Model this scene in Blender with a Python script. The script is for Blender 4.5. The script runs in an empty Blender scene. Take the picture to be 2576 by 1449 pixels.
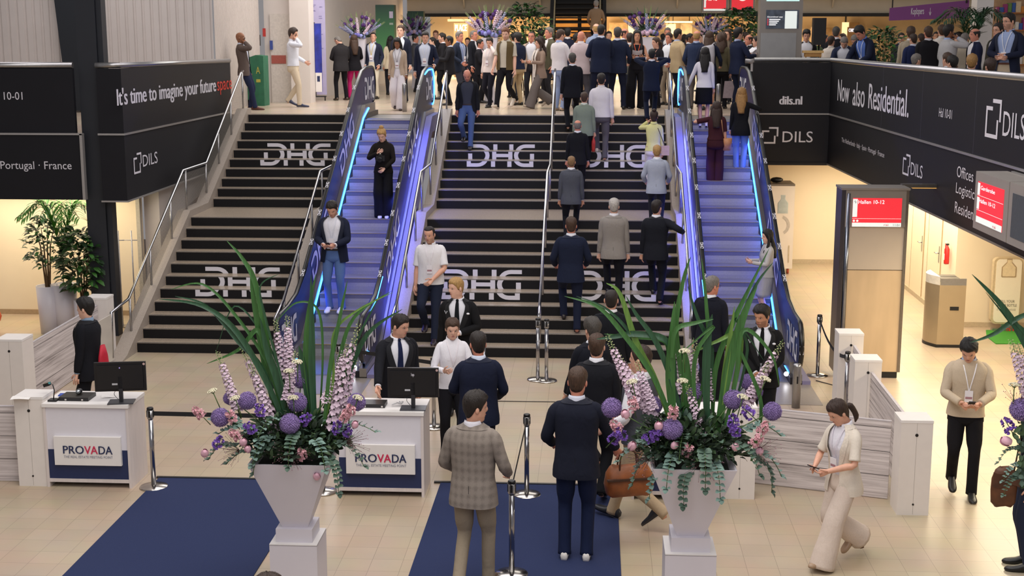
import bpy, bmesh, math, random
from mathutils import Vector, Matrix
V = Vector
PI = math.pi
sc = bpy.context.scene
C = sc.collection
# ------------------------------------------------------------------ camera
FPX, PITCH, YAW, ROLL = 3404.17, 0.184913, -0.0602755, 0.00031955
CAM = V((2.6485, -20.7474, 5.0035))
_cp, _sp, _cy, _sy = math.cos(PITCH), math.sin(PITCH), math.cos(YAW), math.sin(YAW)
FW = V((_sy*_cp, _cy*_cp, -_sp)); RT = V((_cy, -_sy, 0)); UP = RT.cross(FW)
cd = bpy.data.cameras.new('camera'); cam = bpy.data.objects.new('camera', cd); C.objects.link(cam)
cd.sensor_width = 36.0; cd.lens = FPX/2576*36; cd.clip_end = 200
cam.matrix_world = Matrix(((RT.x, UP.x, -FW.x, CAM.x), (RT.y, UP.y, -FW.y, CAM.y), (RT.z, UP.z, -FW.z, CAM.z), (0, 0, 0, 1)))
cd.dof.use_dof = True; cd.dof.focus_distance = 15.0; cd.dof.aperture_fstop = 5.0
sc.camera = cam
# ------------------------------------------------------------------ light
sc.view_settings.view_transform = 'Standard'; sc.view_settings.look = 'None'
sc.view_settings.exposure = 0.0; sc.view_settings.gamma = 1.0; sc.view_settings.use_curve_mapping = False
w = bpy.data.worlds.new('hall_daylight'); sc.world = w; w.use_nodes = True
w.node_tree.nodes['Background'].inputs[0].default_value = (1.0, 0.95, 0.97, 1); w.node_tree.nodes['Background'].inputs[1].default_value = 0.25
def area(name, loc, size, power, col=(1, 1, 1), rot=(0, 0, 0), sy=None):
    l = bpy.data.lights.new(name, 'AREA'); l.energy = power; l.color = col; l.size = size
    if sy: l.shape = 'RECTANGLE'; l.size_y = sy
    o = bpy.data.objects.new(name, l); C.objects.link(o); o.location = loc; o.rotation_euler = rot
    return o
area('hall_lamp_front', (1.5, -11, 9.5), 9, 820, (1, .95, .90), (0, 0, 0), 7)
area('hall_lamp_mid', (1.0, -1, 10), 11, 590, (1, .94, .96), (0, 0, 0), 7)
area('hall_lamp_upper', (1.0, 11, 8.2), 12, 520, (1, .95, .88), (0, 0, 0), 8)
area('hall_lamp_entrance', (3, -19, 8.5), 9, 380, (.97, .96, 1), (math.radians(52), 0, 0), 4)
area('under_balcony_lamp_right', (8.15, 4.2, 2.33), 1.0, 260, (1, .87, .63), (0, 0, 0), 8.5)
area('under_balcony_lamp_near', (8.45, -3.6, 2.33), 1.0, 235, (1, .87, .63), (0, 0, 0), 6.0)
area('under_balcony_lamp_left', (-7.0, 1.9, 2.30), 3.0, 80, (1, .86, .62), (0, 0, 0), 1.2)
area('added_fill_upper_left', (-2.2, 11.5, 7.6), 3, 150, (1, .95, .93), (0, 0, 0), 4)  # added fill to brighten the white walls at upper left, not a known fixture
area('added_fill_left', (-7.5, 4.5, 8.4), 3, 130, (1, .95, .96), (0, 0, 0), 5)  # extra light put in for the corrugated wall, which the hall lamps barely reach
area('shop_lamp', (3.5, 33, 5.5), 15, 1700, (1, .87, .66), (0, 0, 0), 3.5)
area('shop_lamp_right', (12, 20, 6.4), 4, 420, (1, .86, .66), (0, 0, 0), 6)
# ------------------------------------------------------------------ pixels of the 2576x1449 frame -> points on real planes
def ray(u, v): return FW + RT*((u-1288)/FPX) - UP*((v-724.5)/FPX)
def bz(u, v, Z=0.0):
    d = ray(u, v); return CAM + d*((Z-CAM.z)/d.z)
def by(u, v, Y):
    d = ray(u, v); return CAM + d*((Y-CAM.y)/d.y)
def bx(u, v, X):
    d = ray(u, v); return CAM + d*((X-CAM.x)/d.x)
# ------------------------------------------------------------------ materials
def lin(h):
    h = h.lstrip('#'); o = []
    for i in (0, 2, 4):
        c = int(h[i:i+2], 16)/255; o.append(c/12.92 if c <= .04045 else ((c+.055)/1.055)**2.4)
    return o
_mats = {}
def M(col, rough=.6, metal=0.0, var=.08, scale=24.0, bump=0.0, emit=0.0, spec=.5, name=None, stretch=None):
    key = (col, rough, metal, var, scale, bump, emit, spec, stretch)
    if key in _mats: return _mats[key]
    m = bpy.data.materials.new(name or 'mat_'+col.lstrip('#')); m.use_nodes = True
    nt = m.node_tree; b = nt.nodes['Principled BSDF']; r, g, bl = lin(col)
    tc = nt.nodes.new('ShaderNodeTexCoord'); nz = nt.nodes.new('ShaderNodeTexNoise'); nz.inputs['Scale'].default_value = scale; nz.inputs['Detail'].default_value = 3
    vec = tc.outputs['Object']
    if stretch:
        mp = nt.nodes.new('ShaderNodeMapping'); mp.inputs['Scale'].default_value = stretch; nt.links.new(vec, mp.inputs[0]); vec = mp.outputs[0]
    nt.links.new(vec, nz.inputs['Vector'])
    cr = nt.nodes.new('ShaderNodeValToRGB'); e = cr.color_ramp.elements
    e[0].position = .3; e[1].position = .7
    e[0].color = (r*(1-var), g*(1-var), bl*(1-var), 1); e[1].color = (min(1, r*(1+var)), min(1, g*(1+var)), min(1, bl*(1+var)), 1)
    nt.links.new(nz.outputs['Fac'], cr.inputs[0]); nt.links.new(cr.outputs[0], b.inputs['Base Color'])
    b.inputs['Roughness'].default_value = rough; b.inputs['Metallic'].default_value = metal; b.inputs['Specular IOR Level'].default_value = spec
    if bump:
        bp = nt.nodes.new('ShaderNodeBump'); bp.inputs['Strength'].default_value = bump; bp.inputs['Distance'].default_value = .01
        nt.links.new(nz.outputs['Fac'], bp.inputs['Height']); nt.links.new(bp.outputs[0], b.inputs['Normal'])
    if emit:
        nt.links.new(cr.outputs[0], b.inputs['Emission Color']); b.inputs['Emission Strength'].default_value = emit
    _mats[key] = m; return m
def nodes_of(m): return m.node_tree.nodes, m.node_tree.links, m.node_tree.nodes['Principled BSDF']
def mat_tiles(name, c1, c2, grout, size, rough, ox=0, oy=0):
    m = bpy.data.materials.new(name); m.use_nodes = True; n, l, b = nodes_of(m)
    tc = n.new('ShaderNodeTexCoord'); mp = n.new('ShaderNodeMapping'); mp.inputs['Location'].default_value = (ox, oy, 0)
    br = n.new('ShaderNodeTexBrick'); br.offset = 0; br.inputs['Scale'].default_value = 1; br.inputs['Brick Width'].default_value = size; br.inputs['Row Height'].default_value = size
    br.inputs['Mortar Size'].default_value = .0022; br.inputs['Mortar Smooth'].default_value = .3; br.inputs['Bias'].default_value = 0
    br.inputs['Color1'].default_value = (*lin(c1), 1); br.inputs['Color2'].default_value = (*lin(c2), 1); br.inputs['Mortar'].default_value = (*lin(grout), 1)
    l.new(tc.outputs['Object'], mp.inputs[0]); l.new(mp.outputs[0], br.inputs['Vector'])
    nz = n.new('ShaderNodeTexNoise'); nz.inputs['Scale'].default_value = 1.7; nz.inputs['Detail'].default_value = 5; l.new(tc.outputs['Object'], nz.inputs['Vector'])
    mx = n.new('ShaderNodeMix'); mx.data_type = 'RGBA'; mx.blend_type = 'MULTIPLY'; mx.inputs[0].default_value = .25
    l.new(br.outputs['Color'], mx.inputs[6]); l.new(nz.outputs['Color'], mx.inputs[7])
    hs = n.new('ShaderNodeHueSaturation'); hs.inputs['Saturation'].default_value = .95; hs.inputs['Value'].default_value = 1.08
    l.new(mx.outputs[2], hs.inputs['Color']); l.new(hs.outputs[0], b.inputs['Base Color']); b.inputs['Roughness'].default_value = rough
    return m
def mat_planks(name, axis='h'):
    m = bpy.data.materials.new(name); m.use_nodes = True; n, l, b = nodes_of(m)
    tc = n.new('ShaderNodeTexCoord'); sep = n.new('ShaderNodeSeparateXYZ'); l.new(tc.outputs['Object'], sep.inputs[0])
    mp = n.new('ShaderNodeMapping'); mp.inputs['Scale'].default_value = (.36, .36, 13); l.new(tc.outputs['Object'], mp.inputs[0])
    nz = n.new('ShaderNodeTexNoise'); nz.inputs['Scale'].default_value = 2.2; nz.inputs['Detail'].default_value = 9; nz.inputs['Roughness'].default_value = .68; nz.inputs['Distortion'].default_value = .15; l.new(mp.outputs[0], nz.inputs['Vector'])
    cr = n.new('ShaderNodeValToRGB'); e = cr.color_ramp.elements; e[0].position = .34; e[0].color = (*lin('#8f8786'), 1); e[1].position = .60; e[1].color = (*lin('#ddd5d4'), 1)
    x = e.new(.46); x.color = (*lin('#c2b9b8'), 1); l.new(nz.outputs['Fac'], cr.inputs[0])
    mo = n.new('ShaderNodeMath'); mo.operation = 'PINGPONG'; mo.inputs[1].default_value = .135; l.new(sep.outputs[2], mo.inputs[0])
    lt = n.new('ShaderNodeMath'); lt.operation = 'LESS_THAN'; lt.inputs[1].default_value = .0035; l.new(mo.outputs[0], lt.inputs[0])
    mx = n.new('ShaderNodeMix'); mx.data_type = 'RGBA'; mx.inputs[7].default_value = (*lin('#3b3636'), 1); l.new(lt.outputs[0], mx.inputs[0]); l.new(cr.outputs[0], mx.inputs[6])
    l.new(mx.outputs[2], b.inputs['Base Color']); b.inputs['Roughness'].default_value = .55
    return m
def mat_speckle(name, c1, c2, rough=.4):
    m = bpy.data.materials.new(name); m.use_nodes = True; n, l, b = nodes_of(m)
    tc = n.new('ShaderNodeTexCoord'); nz = n.new('ShaderNodeTexNoise'); nz.inputs['Scale'].default_value = 95; nz.inputs['Detail'].default_value = 2; l.new(tc.outputs['Object'], nz.inputs['Vector'])
    cr = n.new('ShaderNodeValToRGB'); e = cr.color_ramp.elements; e[0].position = .38; e[0].color = (*lin(c1), 1); e[1].position = .6; e[1].color = (*lin(c2), 1)
    l.new(nz.outputs['Fac'], cr.inputs[0]); l.new(cr.outputs[0], b.inputs['Base Color']); b.inputs['Roughness'].default_value = rough
    return m
def mat_check(name):
    m = bpy.data.materials.new(name); m.use_nodes = True; n, l, b = nodes_of(m)
    tc = n.new('ShaderNodeTexCoord'); outs = []
    for ax, sc_ in (('X', 1.0), ('Z', .8)):
        wv = n.new('ShaderNodeTexWave'); wv.bands_direction = ax; wv.inputs['Scale'].default_value = 5.2*sc_; wv.inputs['Distortion'].default_value = .6; wv.inputs['Detail'].default_value = 3; wv.inputs['Detail Scale'].default_value = 8
        l.new(tc.outputs['Object'], wv.inputs['Vector']); outs.append(wv)
    ad = n.new('ShaderNodeMath'); ad.operation = 'ADD'; l.new(outs[0].outputs['Fac'], ad.inputs[0]); l.new(outs[1].outputs['Fac'], ad.inputs[1])
    nz = n.new('ShaderNodeTexNoise'); nz.inputs['Scale'].default_value = 160; l.new(tc.outputs['Object'], nz.inputs['Vector'])
    a2 = n.new('ShaderNodeMath'); a2.operation = 'MULTIPLY_ADD'; a2.inputs[1].default_value = .36; l.new(ad.outputs[0], a2.inputs[0]); l.new(nz.outputs['Fac'], a2.inputs[2])
    cr = n.new('ShaderNodeValToRGB'); e = cr.color_ramp.elements; e[0].position = .30; e[0].color = (*lin('#6b625b'), 1); e[1].position = 1.2; e[1].color = (*lin('#8c8279'), 1)
    l.new(a2.outputs[0], cr.inputs[0]); l.new(cr.outputs[0], b.inputs['Base Color']); b.inputs['Roughness'].default_value = .85
    return m
def mat_mesh(name):
    m = bpy.data.materials.new(name); m.use_nodes = True; n, l, b = nodes_of(m)
    tc = n.new('ShaderNodeTexCoord'); mp = n.new('ShaderNodeMapping'); mp.inputs['Rotation'].default_value = (math.radians(45), 0, 0); l.new(tc.outputs['Object'], mp.inputs[0])
    wv = n.new('ShaderNodeTexWave'); wv.bands_direction = 'Y'; wv.inputs['Scale'].default_value = 9; l.new(mp.outputs[0], wv.inputs['Vector'])
    gt = n.new('ShaderNodeMath'); gt.operation = 'GREATER_THAN'; gt.inputs[1].default_value = .62; l.new(wv.outputs['Fac'], gt.inputs[0])
    ma = n.new('ShaderNodeMath'); ma.operation = 'MULTIPLY_ADD'; ma.inputs[1].default_value = .55; ma.inputs[2].default_value = .16; l.new(gt.outputs[0], ma.inputs[0])
    l.new(ma.outputs[0], b.inputs['Alpha']); b.inputs['Base Color'].default_value = (*lin('#a7a29a'), 1); b.inputs['Metallic'].default_value = .4; b.inputs['Roughness'].default_value = .4
    return m
def mat_grad(name, stops, axis=2, lo=0, hi=1, rough=.4, emit=0):
    m = bpy.data.materials.new(name); m.use_nodes = True; n, l, b = nodes_of(m)
    tc = n.new('ShaderNodeTexCoord'); sep = n.new('ShaderNodeSeparateXYZ'); l.new(tc.outputs['Object'], sep.inputs[0])
    mr = n.new('ShaderNodeMapRange'); mr.inputs[1].default_value = lo; mr.inputs[2].default_value = hi; l.new(sep.outputs[axis], mr.inputs[0])
    cr = n.new('ShaderNodeValToRGB'); e = cr.color_ramp.elements
    e[0].position = stops[0][0]; e[0].color = (*lin(stops[0][1]), 1); e[1].position = stops[-1][0]; e[1].color = (*lin(stops[-1][1]), 1)
    for p, c in stops[1:-1]:
        x = e.new(p); x.color = (*lin(c), 1)
    l.new(mr.outputs[0], cr.inputs[0]); l.new(cr.outputs[0], b.inputs['Base Color']); b.inputs['Roughness'].default_value = rough
    if emit: l.new(cr.outputs[0], b.inputs['Emission Color']); b.inputs['Emission Strength'].default_value = emit
    return m
CHROME = M('#aeaeb2', .16, 1.0, .03); STEEL = M('#a9a8a8', .3, .9, .05); BLACKPL = M('#141416', .4, 0, .1); WHITE = M('#dcd9d6', .5, 0, .02, 5)
WHITEB = M('#e9e5e2', .45, 0, .02, 6); LETTER = M('#dcdae2', .5, 0, .01, name='white_vinyl'); NAVY = M('#16265a', .5, 0, .05, 40); BOARD = M('#16161c', .55, 0, .05, 3, spec=.3)
# ------------------------------------------------------------------ mesh building
class MB:
    def __init__(s): s.v = []; s.f = []; s.m = []; s.sm = []
    def grid(s, rows, closed=True, mat=0, cap0=False, cap1=False, smooth=True, flip=False):
        n = len(rows[0]); base = len(s.v)
        for r in rows: s.v.extend(r)
        for i in range(len(rows)-1):
            mi = mat(i) if callable(mat) else mat
            for j in range(n if closed else n-1):
                a = base+i*n+j; b = base+i*n+(j+1) % n; c = b+n; d = a+n
                s.f.append((a, d, c, b) if flip else (a, b, c, d)); s.m.append(mi); s.sm.append(smooth)
        if cap0: s.f.append(tuple(base+j for j in (range(n) if flip else reversed(range(n))))); s.m.append(mat(0) if callable(mat) else mat); s.sm.append(False)
        if cap1:
            o = base+(len(rows)-1)*n; s.f.append(tuple(o+j for j in (reversed(range(n)) if flip else range(n)))); s.m.append(mat(len(rows)-2) if callable(mat) else mat); s.sm.append(False)
    def poly(s, pts, mat=0, smooth=False):
        b = len(s.v); s.v.extend(pts); s.f.append(tuple(range(b, b+len(pts)))); s.m.append(mat); s.sm.append(smooth)
    def box(s, lo, hi, mat=0, M4=None):
        x0, y0, z0 = lo; x1, y1, z1 = hi
        p = [V(q) for q in ((x0, y0, z0), (x1, y0, z0), (x1, y1, z0), (x0, y1, z0), (x0, y0, z1), (x1, y0, z1), (x1, y1, z1), (x0, y1, z1))]
        if M4: p = [M4 @ q for q in p]
        b = len(s.v); s.v.extend(p)
        for q in ((0, 3, 2, 1), (4, 5, 6, 7), (0, 1, 5, 4), (1, 2, 6, 5), (2, 3, 7, 6), (3, 0, 4, 7)):
            s.f.append(tuple(b+i for i in q)); s.m.append(mat); s.sm.append(False)
    def prism(s, pts, vec, mat=0):
        b = len(s.v); n = len(pts); vec = V(vec); s.v.extend(V(p) for p in pts); s.v.extend(V(p)+vec for p in pts)
        s.f.append(tuple(range(b+n-1, b-1, -1))); s.f.append(tuple(range(b+n, b+2*n))); s.m += [mat]*2; s.sm += [False]*2
        for i in range(n):
            j = (i+1) % n; s.f.append((b+i, b+j, b+n+j, b+n+i)); s.m.append(mat); s.sm.append(False)
    def tube(s, pts, rad, n=8, mat=0, up=None, cap=True, sub=1, round0=False, round1=False):
        pts = [V(p) for p in pts]; rad = [(r, r) if not isinstance(r, (tuple, list)) else r for r in (rad if isinstance(rad, (list, tuple)) else [rad]*len(pts))]
        if sub > 1: pts, rad = catmull(pts, rad, sub)
        t = []
        for i in range(len(pts)):
            d = pts[min(i+1, len(pts)-1)]-pts[max(i-1, 0)]; t.append(d.normalized() if d.length > 1e-9 else V((0, 0, 1)))
        u = V(up) if up is not None else (V((0, 0, 1)) if abs(t[0].z) < .9 else V((0, 1, 0)))
        rows = []
        def ring(p, d, r, u):
            a = u-d*u.dot(d); a = a.normalized() if a.length > 1e-6 else d.orthogonal().normalized(); b = d.cross(a)
            return [p+a*(r[0]*math.cos(k*2*PI/n))+b*(r[1]*math.sin(k*2*PI/n)) for k in range(n)], a
        R0 = (rad[0][0]+rad[0][1])/2; R1 = (rad[-1][0]+rad[-1][1])/2
        if round0:
            for c in (.15, .6, .9): rows.append(ring(pts[0]-t[0]*R0*math.sqrt(1-c*c), t[0], (rad[0][0]*c, rad[0][1]*c), u)[0])
        for p, d, r in zip(pts, t, rad):
            rr, u = ring(p, d, r, u); rows.append(rr)
        if round1:
            for c in (.9, .6, .15): rows.append(ring(pts[-1]+t[-1]*R1*math.sqrt(1-c*c), t[-1], (rad[-1][0]*c, rad[-1][1]*c), u)[0])
        s.grid(rows, True, mat, cap, cap)
    def ball(s, c, r, n=8, m=5, mat=0, rot=None):
        r = (r, r, r) if not isinstance(r, (tuple, list)) else r; c = V(c); rows = []
        for i in range(m+1):
            a = -PI/2+PI*i/m; ca, sa = max(math.cos(a), .02), math.sin(a); row = []
            for k in range(n):
                q = V((r[0]*ca*math.cos(2*PI*k/n), r[1]*ca*math.sin(2*PI*k/n), r[2]*sa)); row.append(c+(rot @ q if rot else q))
            rows.append(row)
        s.grid(rows, True, mat, True, True)
    def lathe(s, prof, n=24, c=(0, 0, 0), mat=0, cap=True):
        c = V(c); s.grid([[c+V((r*math.cos(2*PI*k/n), r*math.sin(2*PI*k/n), z)) for k in range(n)] for r, z in prof], True, mat, cap, cap)
    def mesh(s, name, mats):
        me = bpy.data.meshes.new(name); me.from_pydata([tuple(p) for p in s.v], [], s.f)
        for m in mats: me.materials.append(m)
        me.polygons.foreach_set('material_index', s.m); me.polygons.foreach_set('use_smooth', s.sm); me.update(); return me
    def build(s, name, mats, parent=None):
        if not isinstance(mats, (list, tuple)): mats = [mats]
        o = bpy.data.objects.new(name, s.mesh(name, mats)); C.objects.link(o)
        if parent: o.parent = parent
        return o
def catmull(pts, rad, sub):
    P, R = [], []
    for i in range(len(pts)-1):
        p0, p1, p2, p3 = pts[max(i-1, 0)], pts[i], pts[i+1], pts[min(i+2, len(pts)-1)]
        for k in range(sub):
            t = k/sub; t2 = t*t; t3 = t2*t
            P.append(.5*((2*p1)+(p2-p0)*t+(2*p0-5*p1+4*p2-p3)*t2+(3*p1-p0-3*p2+p3)*t3))
            e = t*t*(3-2*t); R.append(tuple(a+(b-a)*e for a, b in zip(rad[i], rad[i+1])))
    P.append(pts[-1]); R.append(rad[-1]); return P, R
def tag(o, label=None, cat=None, group=None, kind=None):
    if label: o['label'] = label
    if cat: o['category'] = cat
    if group: o['group'] = group
    if kind: o['kind'] = kind
    return o
def thing(name, label, cat, loc=(0, 0, 0), rz=0, group=None):
    o = bpy.data.objects.new(name, None); C.objects.link(o); o.location = loc; o.rotation_euler = (0, 0, rz); o.empty_display_size = .1
    return tag(o, label, cat, group)
def struct(name, mb, mats): return tag(mb.build(name, mats), kind='structure')
def bxo(lo, hi, name, mats, parent=None):
    b = MB(); b.box(lo, hi); return b.build(name, mats, parent)
_tc = {}
def text_mesh(s):
    if s in _tc: return _tc[s]
    cu = bpy.data.curves.new('t', 'FONT'); cu.body = s; cu.resolution_u = 3; o = bpy.data.objects.new('t', cu); C.objects.link(o)
    dg = bpy.context.evaluated_depsgraph_get(); me = o.evaluated_get(dg).to_mesh()
    vs = [tuple(v.co[:2]) for v in me.vertices]; fs = [tuple(p.vertices) for p in me.polygons]
    o.evaluated_get(dg).to_mesh_clear(); bpy.data.objects.remove(o); bpy.data.curves.remove(cu); _tc[s] = (vs, fs); return vs, fs
def text(s, O, right, up, width, height, m, parent, thick=0.0, lift=.004, name='lettering', bold=0.0):
    """flat lettering in the box of the given width and height whose lower left corner is O"""
    vs, fs = text_mesh(s); right = V(right).normalized(); up = V(up).normalized(); nr = right.cross(up); O = V(O)
    x0 = min(p[0] for p in vs); x1 = max(p[0] for p in vs); y0 = min(p[1] for p in vs); y1 = max(p[1] for p in vs)
    b = MB()
    for q_, k in enumerate((-bold, 0, bold) if bold else (0,)):
        base = len(b.v)
        b.v += [O+right*((p[0]-x0)/(x1-x0)*width+k)+up*((p[1]-y0)/(y1-y0)*height)+nr*(lift+.0012*q_) for p in vs]
        for f in fs: b.f.append(tuple(base+i for i in f)); b.m.append(0); b.sm.append(False)
    return b.build(name, m, parent)
def shapes2d(polys, O, right, up, sx, sz, m, parent, lift=.004, name='logo'):
    right = V(right).normalized(); up = V(up).normalized(); nr = right.cross(up); b = MB()
    for p in polys: b.poly([V(O)+right*(q[0]*sx)+up*(q[1]*sz)+nr*lift for q in p])
    return b.build(name, m, parent)
def rect(x0, y0, x1, y1): return [(x0, y0), (x1, y0), (x1, y1), (x0, y1)]
def arc_band(cx, cy, rx, ry, wx, wy, a0, a1, n=8):
    out = []
    for i in range(n):
        t0 = math.radians(a0+(a1-a0)*i/n); t1 = math.radians(a0+(a1-a0)*(i+1)/n)
        out.append([(cx+(rx-wx)*math.cos(t0), cy+(ry-wy)*math.sin(t0)), (cx+rx*math.cos(t0), cy+ry*math.sin(t0)), (cx+rx*math.cos(t1), cy+ry*math.sin(t1)), (cx+(rx-wx)*math.cos(t1), cy+(ry-wy)*math.sin(t1))])
    return out
# the three letter mark in a unit box (width 1, height 1): an open D, an H and an angular G
def dhg():
    t, h = .062, .19
    P = [rect(0, 0, t, .60), rect(t, 0, .16, h), rect(0, 1-h, .16, 1)]
    P += arc_band(.16, .5, .165, .5, t, h, -90, 90, 12)
    P += [rect(.365, 0, .365+t, 1), rect(.61, 0, .61+t, 1), rect(.365+t, .41, .61, .59)]
    P += arc_band(.86, .5, .165, .5, t, h, 90, 270, 12)
    P += [rect(.86, 1-h, 1, 1), rect(.86, 0, 1, h), rect(1-t, h, 1, .60)]
    return P
DHG = dhg()
DHGL = (DHG[:15], DHG[15:18], DHG[18:])
def clip_y(poly, y0, y1):
    def cut(p, yy_, keep):
        o = []
        for i in range(len(p)):
            a, b = p[i], p[(i+1) % len(p)]; ia, ib = keep(a[1]), keep(b[1])
            if ia: o.append(a)
            if ia != ib:
                t = (yy_-a[1])/(b[1]-a[1]); o.append((a[0]+(b[0]-a[0])*t, yy_))
        return o
    p = cut(poly, y0, lambda y: y >= y0-1e-9)
    return cut(p, y1, lambda y: y <= y1+1e-9) if p else p
DILS = [rect(0, 0, .10, .80), rect(.10, 0, .84, .10), rect(.74, .10, .84, .48), rect(.10, .70, .44, .80), rect(.42, .90, 1, 1), rect(.90, .44, 1, .90)]
# ------------------------------------------------------------------ the setting
R_, T_, L_ = .16, .318735, 1.4836
ZU = 21*R_
def YK(k): return (k-1)*T_ if k <= 11 else 10*T_+L_+(k-12)*T_
YTOP = YK(21)
TILE = mat_tiles('floor_tile', '#bfac92', '#b9a68c', '#8d7d6b', .3, .34, .05, .02)
TILEU = mat_tiles('upper_tile', '#c9b6a0', '#c2af9a', '#96887b', .6, .26)
fb = MB(); fb.box((-12, -22, -.2), (13, 12, 0)); struct('floor', fb, TILE)
fb = MB(); fb.box((-14, YTOP+.30, ZU-.5), (26, 40, ZU)); fb.prism([(7.53, YTOP+.30, 2.42), (7.97, -8, 2.42), (16, -8, 2.42), (16, YTOP+.30, 2.42)], (0, 0, ZU-2.42)); fb.box((-13, 1.48, 2.42), (-5.02, YTOP+.30, ZU)); fb.box((-5.02, YTOP+.02, 2.42), (-4.66, YTOP+.30, ZU)); fb.box((5.95, YTOP+.1, 2.42), (7.75, YTOP+.3, ZU)); struct('floor_upper', fb, TILEU)
CREAM = M('#e6d6bd', .6, 0, .015, 3); CREAMW = M('#dccfc0', .6, 0, .015, 3); WALLW = M('#ded5cf', .6, 0, .02, 3)
fb = MB(); fb.box((5.9, 9.35, 0), (9.2, 9.5, 2.42)); struct('wall_back_right', fb, CREAM)
fb = MB(); fb.box((8.92, 3.0, 0), (9.12, 9.35, 2.42)); fb.box((8.92, 2.75, 0), (12.4, 3.0, 2.42)); fb.box((12.4, -8, 0), (12.6, 3.0, 2.42)); struct('wall_right', fb, CREAM)
fb = MB(); fb.box((-12, 2.85, 0), (-5.45, 3.0, 2.42)); struct('wall_left_lower', fb, CREAM)
fb = MB(); fb.box((-5.45, 3.1, 0), (-5.17, 3.2, 2.40)); fb.box((-5.20, 3.2, 0), (-5.17, 7.6, 2.40)); struct('wall_beside_stairs', fb, WALLW)
fb = MB(); fb.box((8.895, 2.75, 0), (8.92, 9.35, .09)); fb.box((8.9, 2.725, 0), (12.4, 2.75, .09)); struct('baseboard_right', fb, M('#b9a88e', .5))
fb = MB(); fb.box((5.9, 9.325, 0), (8.9, 9.35, .09)); struct('baseboard_back', fb, M('#b9a88e', .5))
fb = MB(); fb.box((-12, 2.825, 0), (-5.45, 2.85, .09)); struct('baseboard_left', fb, M('#a58d70', .5))
fb = MB(); fb.box((-5.50, 2.80, 0), (-5.43, 2.9, 2.42)); struct('trim_1', fb, M('#b5aea2', .4))
# corrugated upper wall
RIB = M('#cbc3be', .55, 0, .03, 2)
def ribwall(x0, x1, y, z0, z1, pitch, along='x', depth=.03):
    b = MB(); n = int(abs(x1-x0)/pitch); row0 = []; s = 1 if x1 > x0 else -1
    for i in range(n):
        for a, d in ((0, 0), (.62, 0), (.70, depth), (.92, depth)): row0.append((x0+s*(i+a)*pitch, d))
    f = (lambda q, z: V((q[0], y+q[1], z))) if along == 'x' else (lambda q, z: V((y-q[1], q[0], z)))
    b.grid([[f(q, z0) for q in row0], [f(q, z1) for q in row0]], False, 0, smooth=False); return b
struct('wall_left_corrugated', ribwall(-11.8, -5.5, 8.3, 2.5, 8.5, .185), RIB)
struct('wall_left_ribbed', ribwall(8.3, 12.3, -5.48, ZU, 8.5, .11, 'y', .025), M('#c9bfb9', .55, 0, .02, 2))
fb = MB(); fb.box((-5.45, 12.6, ZU), (-4.75, 12.75, 8.5)); fb.box((-4.75, 12.3, ZU), (-4.28, 12.9, 8.5)); fb.box((-4.75, 12.9, ZU), (-4.6, 31, 8.5)); struct('wall_left_upper', fb, WALLW)
# door in the left upper wall, seen beside the man on the phone
d = tag(bxo((-5.30, 12.56, ZU), (-4.78, 12.6, ZU+2.15), 'door_1', M('#d8d0c8', .5)), kind='structure')
bxo((-5.28, 12.54, ZU+.95), (-4.92, 12.56, ZU+1.15), 'door_sign', M('#a8584e', .5), d)
# the gallery across the back of the upper hall
GR = M('#c4baa6', .55, 0, .05, 2); DK = M('#191817', .6)
fb = MB(); fb.box((-4.3, 30, 5.78), (20, 30.3, 6.62)); fb.box((-4.3, 30.3, 6.0), (20, 38, 6.4)); struct('ceiling_gallery', fb, GR)
fb = MB(); fb.box((-4.3, 29.85, 6.28), (20, 30.0, 6.34)); struct('trim_2', fb, M('#b8a78e', .4))
fb = MB(); fb.box((-4.3, 29.9, 5.66), (20, 30.25, 5.78)); struct('trim_3', fb, DK)
fb = MB(); fb.box((-4.4, 38, ZU), (20, 38.2, 6.2)); struct('wall_back_shops', fb, M('#ecd6ab', .6, 0, .1, .8))
fb = MB(); fb.box((-4.4, 38.1, 6.4), (20, 38.3, 9)); struct('wall_back_gallery', fb, M('#6a6258', .6))
for i, X in enumerate((-2.2, .6, 5.6, 8.4, 11.2)):
    b = MB(); b.prism([(X, 30.0, 6.28), (X, 29.7, 6.28), (X, 30.0, 5.95)], (.05, 0, 0)); struct('trim_%d' % (4+i), b, GR)
# right deep part of the upper hall
fb = MB(); fb.box((15.5, 22, ZU), (17.6, 22.3, 8)); struct('wall_upper_right', fb, M('#b9a793', .6))
fb = MB(); c0 = by(2455, 60, 13); c1 = by(2497, 60, 13); fb.box((c0.x, 13, ZU), (c1.x, 13.5, 8)); struct('wall_column_white', fb, WHITEB)
# ------------------------------------------------------------------ staircase
TREAD = mat_speckle('terrazzo_tread', '#87796a', '#bcac97', .30); CONC = mat_speckle('terrazzo_string', '#9a8f84', '#aba095', .5)
RISER = M('#0c0c10', .55, 0, .15, 60, spec=.3)
def stair_profile(x0, x1, b):
    pts = [(0, -.0)]
    for k in range(1, 22): pts += [(YK(k), (k-1)*R_), (YK(k), k*R_)]
    pts += [(YTOP+.32, 21*R_), (YTOP+.32, 20*R_-.3), (YK(12)+.2, 11*R_-.25), (YK(11)+.2, 11*R_-.25), (.6, 0)]
    n = len(pts); base = len(b.v)
    for x in (x0, x1): b.v += [V((x, p[0], p[1])) for p in pts]
    for i in range(n-1):
        b.f.append((base+i, base+n+i, base+n+i+1, base+i+1)); b.m.append(0); b.sm.append(False)
    b.f.append(tuple(base+i for i in range(n))); b.f.append(tuple(base+n+i for i in reversed(range(n)))); b.m += [0, 0]; b.sm += [False]*2
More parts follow.
